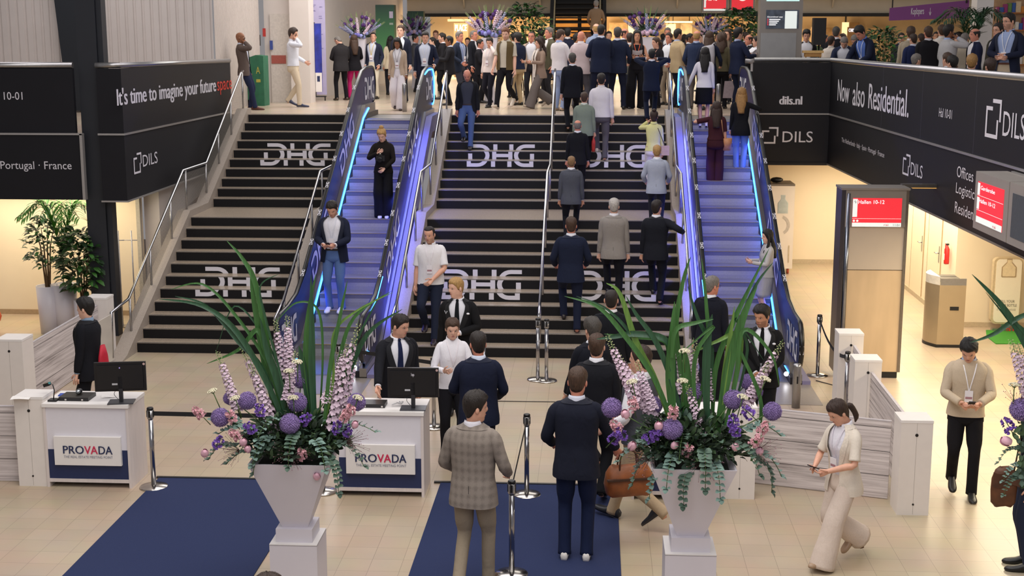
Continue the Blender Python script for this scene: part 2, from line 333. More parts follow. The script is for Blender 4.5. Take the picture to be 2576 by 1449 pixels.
def riser_logo(X0, X1, k0, parent):
    for j in range(3):
        y0, y1 = j/3*1.2-.1, (j+1)/3*1.2-.1
        for LT in DHGL:
            ps = [q for q in (clip_y(p, max(0, y0), min(1, y1)) for p in LT) if len(q) > 2]
            ps = [[(x, (y+.1)/1.2*3-j) for x, y in p] for p in ps]
            shapes2d(ps, (X0, YK(k0+j)-.006, (k0+j-1)*R_), (1, 0, 0), (0, 0, 1), X1-X0, R_*.93, LETTER, parent, .003, 'riser_letter')
def flight(label, x0, x1, logos):
    t = thing('staircase', label, 'stairs', ((x0+x1)/2, 0, 0)); off = V((-(x0+x1)/2, 0, 0))
    b = MB(); stair_profile(x0, x1, b); o = b.build('treads', TREAD, t); o.location = off
    for k in range(1, 22):
        q = bxo((x0+.01, YK(k)-.006, (k-1)*R_+.002), (x1-.01, YK(k)+.01, k*R_-.013), 'riser_cover', RISER, t); q.location = off
        q = bxo((x0+.01, YK(k)-.004, k*R_-.008), (x1-.01, YK(k)+.02, k*R_+.0015), 'nosing_strip', STEEL, t); q.location = off
    n0 = set(t.children)
    for X0, X1, k0 in logos: riser_logo(X0, X1, k0, t)
    for q in t.children:
        if q not in n0: q.location = off
    return t
flight('wide dark staircase between the wall handrail and the left escalator', -4.63, -2.40, [(-4.00, -2.70, 16), (-4.02, -2.72, 5)])
flight('wide dark staircase between the two escalators with a rail in its middle', -.33, 4.11, [(.14, 1.46, 16), (2.38, 3.68, 16), (.13, 1.45, 5), (2.40, 3.70, 5)])
# concrete strings along the flights
def string(x0, x1, name, h=.12):
    b = MB(); top = [(-.75, .0), (-.45, .06), (0, R_+h), (YK(11), 11*R_+h), (YK(12)-T_, 11*R_+h), (YTOP, ZU+h), (YTOP+.30, ZU+h)]
    bot = [(YTOP+.30, ZU-.45), (YTOP, ZU-.45), (YK(12)-T_+.25, 11*R_-.25), (YK(11)+.2, 11*R_-.25), (.55, 0)]
    b.prism([(x0, p[0], p[1]) for p in top+bot], (x1-x0, 0, 0)); return struct(name, b, CONC)
string(-4.86, -4.63, 'trim_20'); string(-2.40, -2.20, 'trim_21'); string(-.52, -.33, 'trim_22'); string(4.11, 4.30, 'trim_23')
# ------------------------------------------------------------------ stair handrails
RAILP = [(YTOP+.15, ZU+.90), (YTOP-.05, ZU+.85), (4.70, 2.60), (3.20, 2.60), (.05, .86)]
def rail(label, x, end, post_ys, panel=False, top=None):
    t = thing('stair_handrail', label, 'handrail', (x, 0, 0)); P = list(RAILP)
    if top: P[0] = top
    b = MB(); b.tube([V((0, p[0], p[1])) for p in P+end], .023, 10); b.build('rail', CHROME, t)
    def zr(y):
        q = (P+end)
        for i in range(len(q)-1):
            if q[i+1][0] <= y <= q[i][0] and q[i][0] != q[i+1][0]: return q[i+1][1]+(q[i][1]-q[i+1][1])*(y-q[i+1][0])/(q[i][0]-q[i+1][0])
        return q[-1][1]
    def zs(y): return ZU if y > YTOP else (11*R_ if YK(11) < y < YK(12)-T_ else (R_+y/T_*R_ if 0 < y < YK(11) else (0 if y <= 0 else 11*R_+(y-YK(12)+T_)/T_*R_)))
    for y in post_ys:
        b = MB(); b.tube([V((0, y, zs(y)+.02)), V((0, y, zr(y)))], .02, 8); b.build('post', STEEL, t)
    if panel:
        b = MB()
        for i in range(len(P)-1):
            (y0, z0), (y1, z1) = P[i+1], P[i]
            b.poly([V((.0, y0, zs(y0)+.16)), V((.0, y1, zs(y1)+.16)), V((.0, y1, z1-.06)), V((.0, y0, z0-.06))])
        b.build('mesh_infill', mat_mesh('wire_mesh'), t)
    return t
PY = [7.6, 6.6, 5.6, 4.66, 3.35, 2.4, 1.2, .1]
rail('long chrome handrail with wire mesh at the far left edge of the stairs', -4.74, [(-.75, .80), (-.80, .1)], PY, True)
rail('chrome handrail on the left side of the left escalator', -2.24, [(-.55, .70), (-.58, .05)], PY)
rail('chrome handrail between the left escalator and the central stairs', -.43, [(-.45, .74), (-.50, .05)], PY)
rail('chrome handrail running down the middle of the central stairs', 1.83, [(-.35, .72)], PY, top=(YTOP+.18, ZU+.94))
rail('chrome handrail between the central stairs and the right escalator', 4.19, [(-.45, .70), (-.48, .05)], PY)
# ------------------------------------------------------------------ escalators
SL = .545
def esc_z(y): return min(ZU, max(0.0, .65+(y-1.07)*SL))
Y0E, Y1E = 1.07-.65/SL, 1.07+(ZU-.65)/SL
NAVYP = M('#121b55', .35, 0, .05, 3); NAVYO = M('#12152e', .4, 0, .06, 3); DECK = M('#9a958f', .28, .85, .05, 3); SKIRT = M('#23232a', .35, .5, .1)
STEPM = M('#828188', .45, .35, .25, 40, stretch=(26, 1, 1)); YEL = M('#8d7a46', .5); LED = M('#3a8cff', .4, 0, .01, emit=7.5); HANDR = M('#0c0c0f', .3, 0, .1)
RAILH = .93
def esc_path():
    pts = []; zb = esc_z(-9)+.62; r = .36                                  # bottom newel: a half disc, then along the incline, then the top newel
    yb = -1.30
    for a in range(-100, -261, -16): pts.append((yb+r*1.0*math.cos(math.radians(a)), .58+r*math.sin(math.radians(a))))
    pts = [(p[0], p[1]) for p in pts]
    pts += [(yb+.45, .945), (Y0E-.1, 1.02), (Y0E+.5, .65+(Y0E+.5-1.07)*SL+.985)]
    y = Y0E+1.1
    while y < Y1E-.4: pts.append((y, .65+(y-1.07)*SL+.985)); y += .55
    pts += [(Y1E+.1, ZU+.93), (Y1E+.65, ZU+1.0)]
    yt = Y1E+1.35
    for a in range(90, -101, -16): pts.append((yt+r*math.cos(math.radians(a)), ZU+.64+r*math.sin(math.radians(a))))
    return pts
EP = esc_path()
def escalator(label, xc, side, skip_logo=()):
    t = thing('escalator', label, 'escalator', (xc, 0, 0))
    # steps
    run = .2/SL; y = Y0E
    k = 0
    bxo((-.5, -1.35, -.02), (.5, Y0E, .012), 'comb_plate', STEEL, t)
    while y < Y1E-.02:
        z = esc_z(y+run); b = MB(); prof = [(y, z-.2), (y+.012, z-.14), (y+.03, z-.08), (y+.012, z-.02), (y, z), (y+run+.03, z), (y+run+.03, z-.21)]
        b.prism([(-.5, p[0], p[1]) for p in prof], (1.0, 0, 0)); b.build('step', STEPM, t)
        bxo((-.5, y-.003, z-.006), (.5, y+.015, z+.002), 'step_edge', YEL, t); y += run
    bxo((-.5, Y1E-.03, ZU-.05), (.5, Y1E+1.3, ZU+.015), 'comb_plate', STEEL, t)
    for s in (-1, 1):
        inner = (s != side)                                                  # the balustrade whose inner face shows
        xb = s*.62
        top = [p for p in EP]; low = []
        ys = [-1.35, Y0E-.15, Y0E+.25]+[Y0E+.25+i*(Y1E-Y0E-.5)/10 for i in range(1, 11)]+[Y1E+.2, Y1E+1.35]
        for q in ys: low.append((q, esc_z(q)+.13 if Y0E < q < Y1E else esc_z(q)+.13))
        b = MB(); poly = [(p[0], p[1]-.0) for p in top]
        n = len(poly); rows0, rows1 = [], []
        # panel as strips between the rail line and the deck line
        up = [p for p in poly if True]
        b2 = sorted(range(n), key=lambda i: i)
        for xx in (xb-.018, xb+.018):
            b.poly([V((xx, p[0], p[1])) for p in up]+[V((xx, p[0], p[1])) for p in reversed(low)])
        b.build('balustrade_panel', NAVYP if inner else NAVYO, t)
        b = MB(); b.tube([V((xb, p[0], p[1])) for p in EP], [(.026, .038)]*len(EP), 10, up=(0, 0, 1)); hr = b.build('handrail', HANDR, t)
        # deck, skirt and cladding
        def band(x0, x1, o0, o1, nm, mt, ya=-1.45, yb_=Y1E+1.45):
            q = [ya, Y0E-.02, Y0E+.12]+[Y0E+.12+i*(Y1E-Y0E-.24)/8 for i in range(1, 9)]+[Y1E+.02, yb_]
            c = MB(); c.grid([[V((x0, yy, esc_z(yy)+o0)), V((x1, yy, esc_z(yy)+o0)), V((x1, yy, esc_z(yy)+o1)), V((x0, yy, esc_z(yy)+o1))] for yy in q], True, 0, True, True, smooth=False); return c.build(nm, mt, t)
        band(xb-.055*1, xb+.055, .02, .15, 'deck', DECK)
        i0, i1 = (s*.505, s*.57) if s > 0 else (s*.57, s*.505)
        band(i0, i1, -.12, .11, 'skirt', SKIRT)
        c0, c1 = (s*.525, s*.60) if s > 0 else (s*.60, s*.525)
        band(c0, c1, .10, .28 if inner else .16, 'inner_deck', DECK, -1.2, Y1E+1.2)
        # led strips: inside along the skirt, outside below the handrail
        if inner:
            c = MB(); c.tube([V((s*.520, q, esc_z(q)+.20)) for q in (Y0E+.05, Y0E+.4, Y1E-.3, Y1E+.35)], .016, 6); c.build('led_strip', LED, t)
            c = MB(); c.tube([V((s*.520, q, .10)) for q in (-1.2, Y0E-.6)], .014, 6); c.build('led_strip', LED, t)
        else:
            c = MB(); q = [p for p in EP if p[0] > Y1E-.3]; c.tube([V((xb+s*.035, p[0]-.02 if p[0] < Y1E+1.3 else p[0]-.05, p[1]-.05)) for p in q[:14]], .014, 6); c.build('led_strip', LED, t)
            c = MB(); c.tube([V((xb+s*.03, -1.2, .34)), V((xb+s*.03, -1.05, .30))], .02, 6); c.build('led_strip', LED, t)
            c = MB(); c.tube([V((xb+s*.035, p[0], p[1]-.05)) for p in EP if -1.3 < p[0] < Y0E+.8], .006, 6); c.build('led_strip', LED, t)
        bl = MB(); bl.ball((s*.47, -1.28, .12), .035, 8, 5); bl.build('foot_light', M('#eef3ff', .4, 0, .01, emit=9), t)
        # lilac cladding outside
        band(s*.68 if s > 0 else s*.80, s*.80 if s > 0 else s*.68, -.25, .06, 'cladding', M('#7d789e', .45, .2, .04, 3))
        # big marks on the panel that faces the viewer
        fx = xb-s*.022 if inner else xb+s*.022; sg = -1 if (inner and s > 0) or (not inner and s < 0) else 1   # +1: faces +X
        for (yc, zc, L, inc) in ((-.85, .54, 1.0, 0), (Y0E+1.75, None, 1.6, 1), (Y0E+4.45, None, 1.6, 1), (Y1E+.95, ZU+.58, 1.15, 0)):
            if inc: a = math.atan(SL); z = .65+(yc-1.07)*SL+.58
            else: a = 0; z = zc
            rgt = V((0, math.cos(a), math.sin(a)))*sg if sg > 0 else V((0, -math.cos(a), -math.sin(a))); upv = V((0, -math.sin(a), math.cos(a))); hgt = .44 if not inc else .40
            shapes2d(DHG, V((fx, yc, z))-rgt*(L/2)-upv*(hgt/2), rgt, upv, L, hgt, LETTER, t, .002, 'panel_logo')
        # small marks along the handrail
        for i in range(9):
            yy = Y0E+.45+i*.72; z = .65+(yy-1.07)*SL+.985; a = math.atan(SL); rgt = V((0, math.cos(a), math.sin(a)))*-1*s; n_ = V((0, -math.sin(a), math.cos(a)))
            if yy > Y1E-.3: continue
            rgt = V((0, math.cos(a), math.sin(a))); upv = V((-1, 0, 0))
            shapes2d(DHG, V((xb, yy, z))-rgt*.08+V((.026, 0, 0))+n_*.042, rgt, upv, .16, .052, LETTER, t, .0, 'handrail_logo')
        rgt = V((-1, 0, 0)); 
        shapes2d(DHG, V((xb-.028, -1.668, .50)), (1, 0, 0), (0, 0, 1), .056, .13, LETTER, t, .004, 'handrail_logo')
    bb = MB(); bb.box((-.42, -1.3, .013), (.42, -.75, .016)); bb.build('floor_grille', STEEL, t)
    return t
ESL, ESR = -1.35, 5.03
escalator('left escalator with blue lights carrying the photographer dressed in black', ESL, 1)
escalator('right escalator with blue lights carrying the woman in burgundy', ESR, -1)
def strip_light(name, x, dx, P_=20, dz=-.45):
    l = area(name, (x, (Y0E+Y1E)/2, (ZU)/2+.42), .08, P_, (.10, .13, 1), (0, 0, 0), 5.6)
    l.rotation_euler = Matrix(((0, 0, -1), (0, 1, 0), (1, 0, 0))).to_euler() if dx > 0 else Matrix(((0, 0, 1), (0, 1, 0), (-1, 0, 0))).to_euler()
    a = math.atan(SL); ex = V((0, math.cos(a), math.sin(a))); d = V((dx, 0, dz)).normalized(); d = (d-ex*d.dot(ex)).normalized(); zx = -d; xx_ = ex.cross(zx)
    l.rotation_euler = Matrix((xx_, ex, zx)).transposed().to_euler()
strip_light('led_lamp_left', ESL-.50, 1); strip_light('led_lamp_left_far', ESL+.50, -1)
strip_light('led_lamp_right', ESR+.50, -1); strip_light('led_lamp_right_far', ESR-.50, 1)
strip_light('led_lamp_left_outer', ESL+.67, .35, 42, -1); strip_light('led_lamp_right_outer', ESR-.67, -.35, 42, -1)
fb = MB(); fb.box((ESR-.75, -2.55, .0), (ESR+.80, -1.35, .006)); tag(fb.build('metal_floor_plate', M('#a39a93', .35, .5, .05)), 'grey metal floor plate in front of the right escalator', 'floor plate')
fb = MB(); fb.box((ESL-.78, -2.4, .0), (ESL+.75, -1.35, .006)); tag(fb.build('metal_floor_plate', M('#a39a93', .35, .5, .05)), 'grey metal floor plate in front of the left escalator', 'floor plate')
# ------------------------------------------------------------------ balcony fronts with their boards
TRIM = M('#b7b3b0', .3, .6, .03)
def board(name, label, lo, hi, M4=None, t=None):
    b = MB(); b.box(lo, hi, 0, M4); o = b.build(name, BOARD); tag(o, label, 'board'); return o
bd = board('balcony_board', 'dark board under the far left rail reading Hal 10-01', (-9.5, .95, 3.42), (-5.79, 1.03, 4.47))
text('Hal 10-01', (by(60, 246, .95).x-.62, .95, 3.965), (1, 0, 0), (0, 0, 1), .60, .125, LETTER, bd)
bd = board('balcony_board', 'lower dark board at far left reading Portugal and France', (-9.5, .90, 2.34), (-5.71, .98, 3.42))
text('The Netherlands · Italy · Spain · Portugal · France', (by(180, 413, .9).x-3.50, .90, 2.80), (1, 0, 0), (0, 0, 1), 3.50, .17, LETTER, bd)
tag(bxo((-5.71, .88, 2.34), (-5.665, .98, 3.42), 'board_edge', TRIM, bd))
tag(bxo((-9.5, .88, 3.40), (-5.66, .95, 3.43), 'board_edge', TRIM, bd))
bd = board('balcony_board', 'dark board by the left wall handrail reading imagine your future space', (-5.03, .95, 3.42), (-4.99, 7.62, 4.47))
bxo((-5.40, .95, 3.42), (-5.03, .99, 4.47), 'end_board', BOARD, bd)
xw = lambda u, v: bx(u, v, -4.99)
a0, a1, a2 = xw(295, 268), xw(543, 232), xw(583, 228)
text("It's time to imagine your future", (-4.99, a0.y, 3.80), (0, 1, 0), (0, 0, 1), a1.y-a0.y, .36, LETTER, bd, bold=.012)
text('space', (-4.99, a1.y+.10, 3.80), (0, 1, 0), (0, 0, 1), a2.y-a1.y-.1, .27, M('#d8392c', .5), bd, bold=.004)
bd = board('balcony_board', 'lower dark board above the left wall handrail with white bracket logo', (-5.03, .95, 2.32), (-4.99, 7.5, 3.40))
bxo((-5.40, .95, 2.32), (-5.03, .99, 3.40), 'end_board', BOARD, bd); bxo((-5.42, .93, 3.395), (-4.97, 7.6, 3.425), 'board_edge', TRIM, bd); bxo((-5.42, .93, 2.30), (-4.97, 7.5, 2.325), 'board_edge', TRIM, bd)
a0, a1, a2 = xw(336, 430), xw(356, 428), xw(396, 420)
shapes2d(DILS, (-4.985, a0.y, 2.72), (0, 1, 0), (0, 0, 1), a1.y-a0.y, .34, LETTER, bd)
text('DILS', (-4.985, xw(359, 425).y, 2.80), (0, 1, 0), (0, 0, 1), a2.y-xw(359, 425).y, .20, LETTER, bd)
t = thing('balcony_rail', 'silver top rail above the far left board', 'rail', (-7.6, .99, 4.47)); b = MB(); b.tube([V((-1.9, 0, .05)), V((1.81, 0, .05))], .05, 10); b.build('rail', STEEL, t)
t = thing('balcony_rail', 'silver top rail above the future space board', 'rail', (-5.01, .97, 4.47)); b = MB(); b.tube([V((-.4, 0, .05)), V((0, 0, .05)), V((0, 6.65, .0))], .045, 10); b.build('rail', STEEL, t)
# right side
XR0, XR1 = 7.45, 7.80                                                        # the right front runs nearly along Y
bd = board('balcony_board', 'dark board right of the right escalator with a web address', (5.88, 7.50, 3.42), (7.47, 7.56, 4.45))
text('dils.nl', (by(1961, 258, 7.5).x, 7.5, 3.60), (1, 0, 0), (0, 0, 1), by(2017, 258, 7.5).x-by(1961, 258, 7.5).x, .17, LETTER, bd, bold=.009)
bd = board('balcony_board', 'lower dark board right of the right escalator with wide bracket logo', (5.88, 7.48, 2.42), (7.47, 7.54, 3.40))
p0, p1 = by(1916, 360, 7.48), by(1957, 360, 7.48); shapes2d(DILS, (p0.x, 7.48, 2.80), (1, 0, 0), (0, 0, 1), p1.x-p0.x, .34, LETTER, bd)
p0, p1 = by(1968, 357, 7.48), by(2044, 357, 7.48); text('DILS', (p0.x, 7.48, 2.83), (1, 0, 0), (0, 0, 1), p1.x-p0.x, .225, LETTER, bd)
bxo((5.88, 7.46, 3.395), (7.46, 7.5, 3.425), 'board_edge', TRIM, bd); bxo((5.88, 7.46, 2.36), (7.46, 7.9, 2.42), 'board_edge', BOARD, bd)
dirR = V((XR1-XR0, -4.7-7.5, 0)).normalized(); LR = 16.0; angR = math.atan2(dirR.y, dirR.x)
M4R = Matrix.Translation((XR0, 7.5, 0)) @ Matrix.Rotation(angR, 4, 'Z')     # local x runs toward the viewer, local -y faces the hall
def onR(u, v):
    n = V((dirR.y, -dirR.x, 0)); P0 = V((XR0, 7.5, 0)); d = ray(u, v); q = CAM+d*((P0-CAM).dot(n)/d.dot(n)); return (q-P0).dot(dirR), q.z
def rboard(label, z0, z1):
    b = MB(); b.box((0, 0, z0), (LR, .06, z1), 0, M4R); return tag(b.build('balcony_board', BOARD), label, 'board')
def rtext(s, bd, u0, u1, vm, z, h, bold=0, m=LETTER):
    a0, a1 = onR(u0, vm)[0], onR(u1, vm)[0]; text(s, M4R @ V((a0, 0, z)), dirR, (0, 0, 1), a1-a0, h, m, bd, bold=bold, lift=.005)
bd = rboard('long dark board below the right balcony rail reading Now also Residential', 3.42, 4.47)
rtext('Now', bd, 2108, 2137, 240, 3.72, .42, .014); rtext('also', bd, 2146, 2176, 245, 3.70, .44, .014); rtext('Residential.', bd, 2186, 2288, 250, 3.71, .44, .016); rtext('Hal 10-01', bd, 2364, 2397, 266, 3.83, .13)
for u in (2222, 2323, 2459):
    a = onR(u, 200)[0]; b = MB(); b.box((a-.004, -.002, 3.43), (a+.004, .003, 4.46), 0, M4R); b.build('panel_joint', M('#4a4a55', .4), bd)
a0, a1 = onR(2482, 280)[0], onR(2520, 280)[0]; shapes2d(DILS, M4R @ V((a0, 0, 3.70)), dirR, (0, 0, 1), a1-a0, .50, LETTER, bd, .005); rtext('DILS', bd, 2525, 2582, 300, 3.76, .31)
bd = rboard('lower long dark board at right reading Offices Logistics Residential', 2.40, 3.40)
rtext('The Netherlands · Italy · Spain · Portugal · France', bd, 2117, 2226, 372, 2.92, .115)
a0, a1 = onR(2272, 415)[0], onR(2290, 418)[0]; shapes2d(DILS, M4R @ V((a0, 0, 2.80)), dirR, (0, 0, 1), a1-a0, .34, LETTER, bd, .005); rtext('DILS', bd, 2292, 2322, 425, 2.84, .20)
a = onR(2408, 430)[0]
for s, z, h, u1 in (('Offices', 3.06, .155, 2448), ('Logistics', 2.79, .19, 2460), ('Residential', 2.56, .155, 2474)): rtext(s, bd, 2406, u1, 470, z, h)
b = MB(); b.box((0, -.02, 3.395), (LR, .02, 3.425), 0, M4R); b.build('board_edge', TRIM, bd); b = MB(); b.box((0, -.015, 2.375), (LR, .4, 2.40), 0, M4R); b.build('board_edge', M('#7a736c', .5), bd)
t = thing('balcony_rail', 'silver top rail over the right balcony boards', 'rail', (5.9, 7.53, 4.47)); b = MB(); e = M4R @ V((LR, .03, 4.5)); b.tube([V((0, 0, .03)), V((XR0+.02-5.9, 0, .03)), V((e.x-5.9, e.y-7.53, .03))], .048, 10); b.build('rail', STEEL, t)
# steel column on the left
t = thing('steel_column', 'tall black steel column between the left balcony boards', 'column', (-5.58, 1.25, 0)); b = MB(); b.box((-.16, -.16, 0), (.16, -.13, 9)); b.box((-.16, .13, 0), (.16, .16, 9)); b.box((-.02, -.13, 0), (.02, .13, 9)); b.box((.16, -.11, 0), (.25, .10, 9)); b.build('profile', M('#23262d', .5, 0, .06, 4), t)
b = MB(); u0, u1, u2 = by(157, 160, 8.0), by(136, 0, 8.0), by(200, 80, 8.0); sl_ = (u1.x-u0.x)/(u1.z-u0.z); b.prism([(u0.x+sl_*(3.4-u0.z), 8.0, 3.4), (u2.x, 8.0, 3.4), (u2.x, 8.0, 9), (u0.x+sl_*(9-u0.z), 8.0, 9)], (0, .2, 0)); tag(b.build('steel_column', M('#1b2027', .5)), 'dark steel upright against the corrugated wall behind the column', 'column')
fb = MB(); fb.box((-7.9, 7.8, ZU), (-5.5, 8.2, ZU+.02)); struct('trim_30', fb, DK)
# ------------------------------------------------------------------ carpets, desks, pillars, fences
CARPET = M('#1b2952', .95, 0, .12, 220, .4)
def carpet(label, x0, x1, y0, y1, rims):
    t = thing('carpet', label, 'carpet', ((x0+x1)/2, y1, 0)); cx = (x0+x1)/2
    bxo((x0-cx, y0-y1, 0.001), (x1-cx, 0, .012), 'pile', CARPET, t); bxo((rims[0]-cx, 0, .001), (rims[1]-cx, .035, .022), 'edge_strip', M('#3a3836', .4, .3), t); bxo((rims[0]-cx, .035, .001), (rims[1]-cx, .05, .018), 'edge_strip', M('#b9a78c', .4), t)
carpet('blue carpet at left in front of the first reception desk', -2.29, -.50, -12, -6.16, (-2.32, -.5))
carpet('blue carpet in the middle under the queue posts', .955, 2.95, -12, -6.14, (.88, 2.96))
PAN = M('#e3dcd6', .5, 0, .02, 8); SIDE = M('#d9cfcb', .5, 0, .05, 30, stretch=(1, 1, .1)); NAVYB = M('#1d2b55', .5, 0, .04, 60); RED = M('#d02a56', .5)
def desk(label, x0, y0, wd=.97, dp=.55, hh=.97):
    t = thing('reception_desk', label, 'desk', (x0, y0, 0)); s = .03
    b = MB(); b.box((0, 0, 0), (s, dp, hh-.04)); b.box((wd-s, 0, 0), (wd, dp, hh-.04)); b.box((s, dp-.03, .05), (wd-s, dp, hh-.04)); b.box((s, .002, .06), (wd-s, .03, .10)); b.build('carcass', SIDE, t)
    bxo((-.005, -.012, hh-.04), (wd+.005, dp+.01, hh), 'desk_top', WHITEB, t)
    bxo((s, .012, .44), (wd-s, .03, hh-.045), 'front_panel', M('#dedbe2', .5, 0, .01), t)
    bxo((s, .010, .10), (wd-s, .03, .44), 'navy_panel', NAVYB, t)
    px0, px1, pz0, pz1 = .115, .875, .27, .60; p = bxo((px0, -.03, pz0), (px1, .01, pz1), 'sign_plate', WHITEB, t)
    zb, h, W = .405, .092, (px1-px0)
    xs = [px0+.105, px0+.345, px0+.492, px0+.655]
    text('PRO', (xs[0], -.03, zb), (1, 0, 0), (0, 0, 1), .235, h, NAVYB, p, bold=.0025); text('VA', (xs[0]+.243, -.03, zb), (1, 0, 0), (0, 0, 1), .150, h, RED, p, bold=.0025); text('DA', (xs[0]+.405, -.03, zb), (1, 0, 0), (0, 0, 1), .155, h, NAVYB, p, bold=.0025)
    text('THE REAL ESTATE MEETING POINT', (xs[0]+.005, -.03, zb-.05), (1, 0, 0), (0, 0, 1), .555, .028, M('#7b7f90', .5), p)
    return t
desk('white reception desk at far left with a navy lower front', -3.45, -6.52)
desk('white reception desk behind the left vase with a navy lower front', -.14, -6.62)
desk('white reception desk mostly hidden behind the right flower vase', 3.10, -6.55)
def pillar(label, cx, cy, a=0, w=.33, h=1.04):
    t = thing('display_pillar', label, 'pillar', (cx, cy, 0), a); b = MB(); b.box((-w/2, -w/2, 0), (w/2, w/2, h-.03)); b.build('body', PAN, t)
    bxo((-w/2-.003, -w/2-.003, h-.03), (w/2+.003, w/2+.003, h), 'cap', WHITEB, t)
    b = MB(); b.box((-.0015, -w/2-.001, 0.01), (.0015, -w/2+.01, h-.03)); b.build('seam', M('#a39c97', .5), t)
    for z in (h-.16, .12):
        c = MB(); c.tube([V((0, -w/2-.004, z)), V((0, -w/2+.01, z))], .017 if z > .5 else .011, 12); c.build('cable_hole', BLACKPL, t)
    return t
pillar('white pillar touching the left side of the far left desk', -3.615, -6.34)
pillar('white pillar at the left picture edge behind the desk', -5.06, -3.52, w=.36)
pillar('white pillar beside the plant pots at the foot of the left handrail', -5.03, -.44, h=1.0)
pillar('white pillar behind the right vase beside the wood fence', 4.28, -6.30)
pr = pillar('nearest white pillar at the right end of the front wood fence', 6.06, -6.70)
pillar('white pillar at the near end of the slanted queue belt', 6.08, -4.02)
pillar('white pillar beside the plywood information column', 6.15, -2.50)
WOOD = mat_planks('printed_planks')
def fence(label, p0, p1, h=.88, th=.03):
    p0, p1 = V((*p0, 0)), V((*p1, 0)); d = p1-p0; t = thing('wood_print_fence', label, 'fence', p0, math.atan2(d.y, d.x)); bxo((0, 0, .01), (d.length, th, h), 'panel', WOOD, t)
    bxo((-.001, -.002, h), (d.length+.001, th+.002, h+.012), 'top_edge', M('#bdb7bb', .5), t); return t
fence('long pale wood print fence behind the woman in the cream suit', (4.45, -5.90), (5.90, -6.38))
fence('pale wood print fence running back from the nearest white pillar', (6.12, -6.5), (6.14, -4.2))
fence('short pale wood print fence between the two rear right pillars', (6.16, -3.85), (6.20, -2.7))
fence('pale wood print fence leading back to the stairs behind the man in black coat', (-4.94, -3.34), (-5.0, -.62))
fence('short pale wood print fence at the bottom left corner', (-5.4, -6.40), (-3.79, -6.36))
t = thing('clear_panel', 'clear plastic panel under the lower end of the left handrail', 'panel', (-4.74, -.76, 0)); bxo((-.01, -.75, .06), (.01, .02, .78), 'sheet', M('#cfc8be', .2, 0, .03, 4), t)
# ------------------------------------------------------------------ queue posts
def post(label, x, y, h=.93):
    t = thing('queue_post', label, 'queue post', (x, y, 0)); b = MB(); b.lathe([(.155, 0), (.16, .008), (.15, .018), (.06, .03), (.03, .035)], 28); b.build('base', M('#c4bfb8', .18, 1, .06, 14), t)
    b = MB(); b.lathe([(.027, .03), (.027, h-.13)], 16); b.build('pole', CHROME, t)
    b = MB(); b.lathe([(.034, h-.13), (.036, h-.125), (.036, h-.03)], 16); b.build('belt_head', STEEL, t)
    for k in range(4):
        a = k*PI/2; c = MB(); c.box((-.012, -.040, h-.11), (.012, -.03, h-.035), 0, Matrix.Rotation(a, 4, 'Z')); c.build('belt_slot', BLACKPL, t)
    b = MB(); b.lathe([(.037, h-.03), (.037, h-.008), (.03, h)], 16); b.build('cap', BLACKPL, t); return V((x, y, h-.07))
def belt(label, p, q, sag=.0, hgt=.05):
    t = thing('queue_belt', label, 'belt', p); b = MB(); d = q-p; rows = []
    n_ = V((-d.y, d.x, 0)).normalized()*.0015
    for i in range(13):
        f = i/12; c = d*f+V((0, 0, -sag*4*f*(1-f))); rows.append([c-n_+V((0, 0, -hgt/2)), c+n_+V((0, 0, -hgt/2)), c+n_+V((0, 0, hgt/2)), c-n_+V((0, 0, hgt/2))])
    b.grid(rows, True, 0, True, True, smooth=False); b.build('strap', M('#1b1b1d', .7), t)
a = post('chrome queue post beside the far left desk at the blue carpet corner', -2.25, -6.46)
b_ = post('chrome queue post hidden behind the left flower vase', -.32, -6.50); belt('black belt stretched behind the left flowers', a, b_)
a = post('chrome queue post standing at the rear edge of the middle carpet', 1.95, -6.47); b_ = post('nearest chrome queue post beside the checked blazer man', 1.92, -8.72); belt('black belt running toward the viewer between the middle carpet posts', a, b_)
a = post('chrome queue post behind the monitor of the second desk', .62, -3.92); b_ = post('chrome queue post behind the dark haired guard', -.75, -3.2); belt('black belt behind the guard at the second desk', a, b_)
post('chrome queue post just behind the shoulder of the navy suit man at the desk', 1.16, -2.55)
post('left of the two chrome posts under the middle stair handrail', 1.86, -1.38); post('right of the two chrome posts under the middle stair handrail', 1.99, -1.44)
a = post('chrome queue post behind the foot of the right escalator', 6.02, -.87); b_ = post('chrome queue post between the two rear white pillars at right', 6.0, -3.25); belt('black sagging belt between the right queue posts', a, b_, .16)
fb = MB(); fb.tube([V((1.0, -2.62, .006)), V((2.6, -2.60, .006))], .006, 6); tag(fb.build('floor_cable', M('#4a4642', .6)), 'thin dark cable across the tiles before the central stairs', 'cable')
fb = MB(); fb.tube([V((5.95, -1.2, .006)), V((6.3, -1.7, .006)), V((6.4, -2.4, .006))], .008, 6, sub=5); tag(fb.build('floor_cable', M('#4a4642', .6)), 'dark cable on the floor beside the right escalator foot', 'cable')
t = thing('bollard', 'short steel bollard in front of the right escalator', 'bollard', (5.44, -2.68, 0)); b = MB(); b.lathe([(.058, 0), (.058, .58), (.05, .61), (.02, .62)], 20); b.build('tube', STEEL, t); bxo((-.01, -.062, .35), (.01, -.05, .45), 'card_reader', BLACKPL, t)
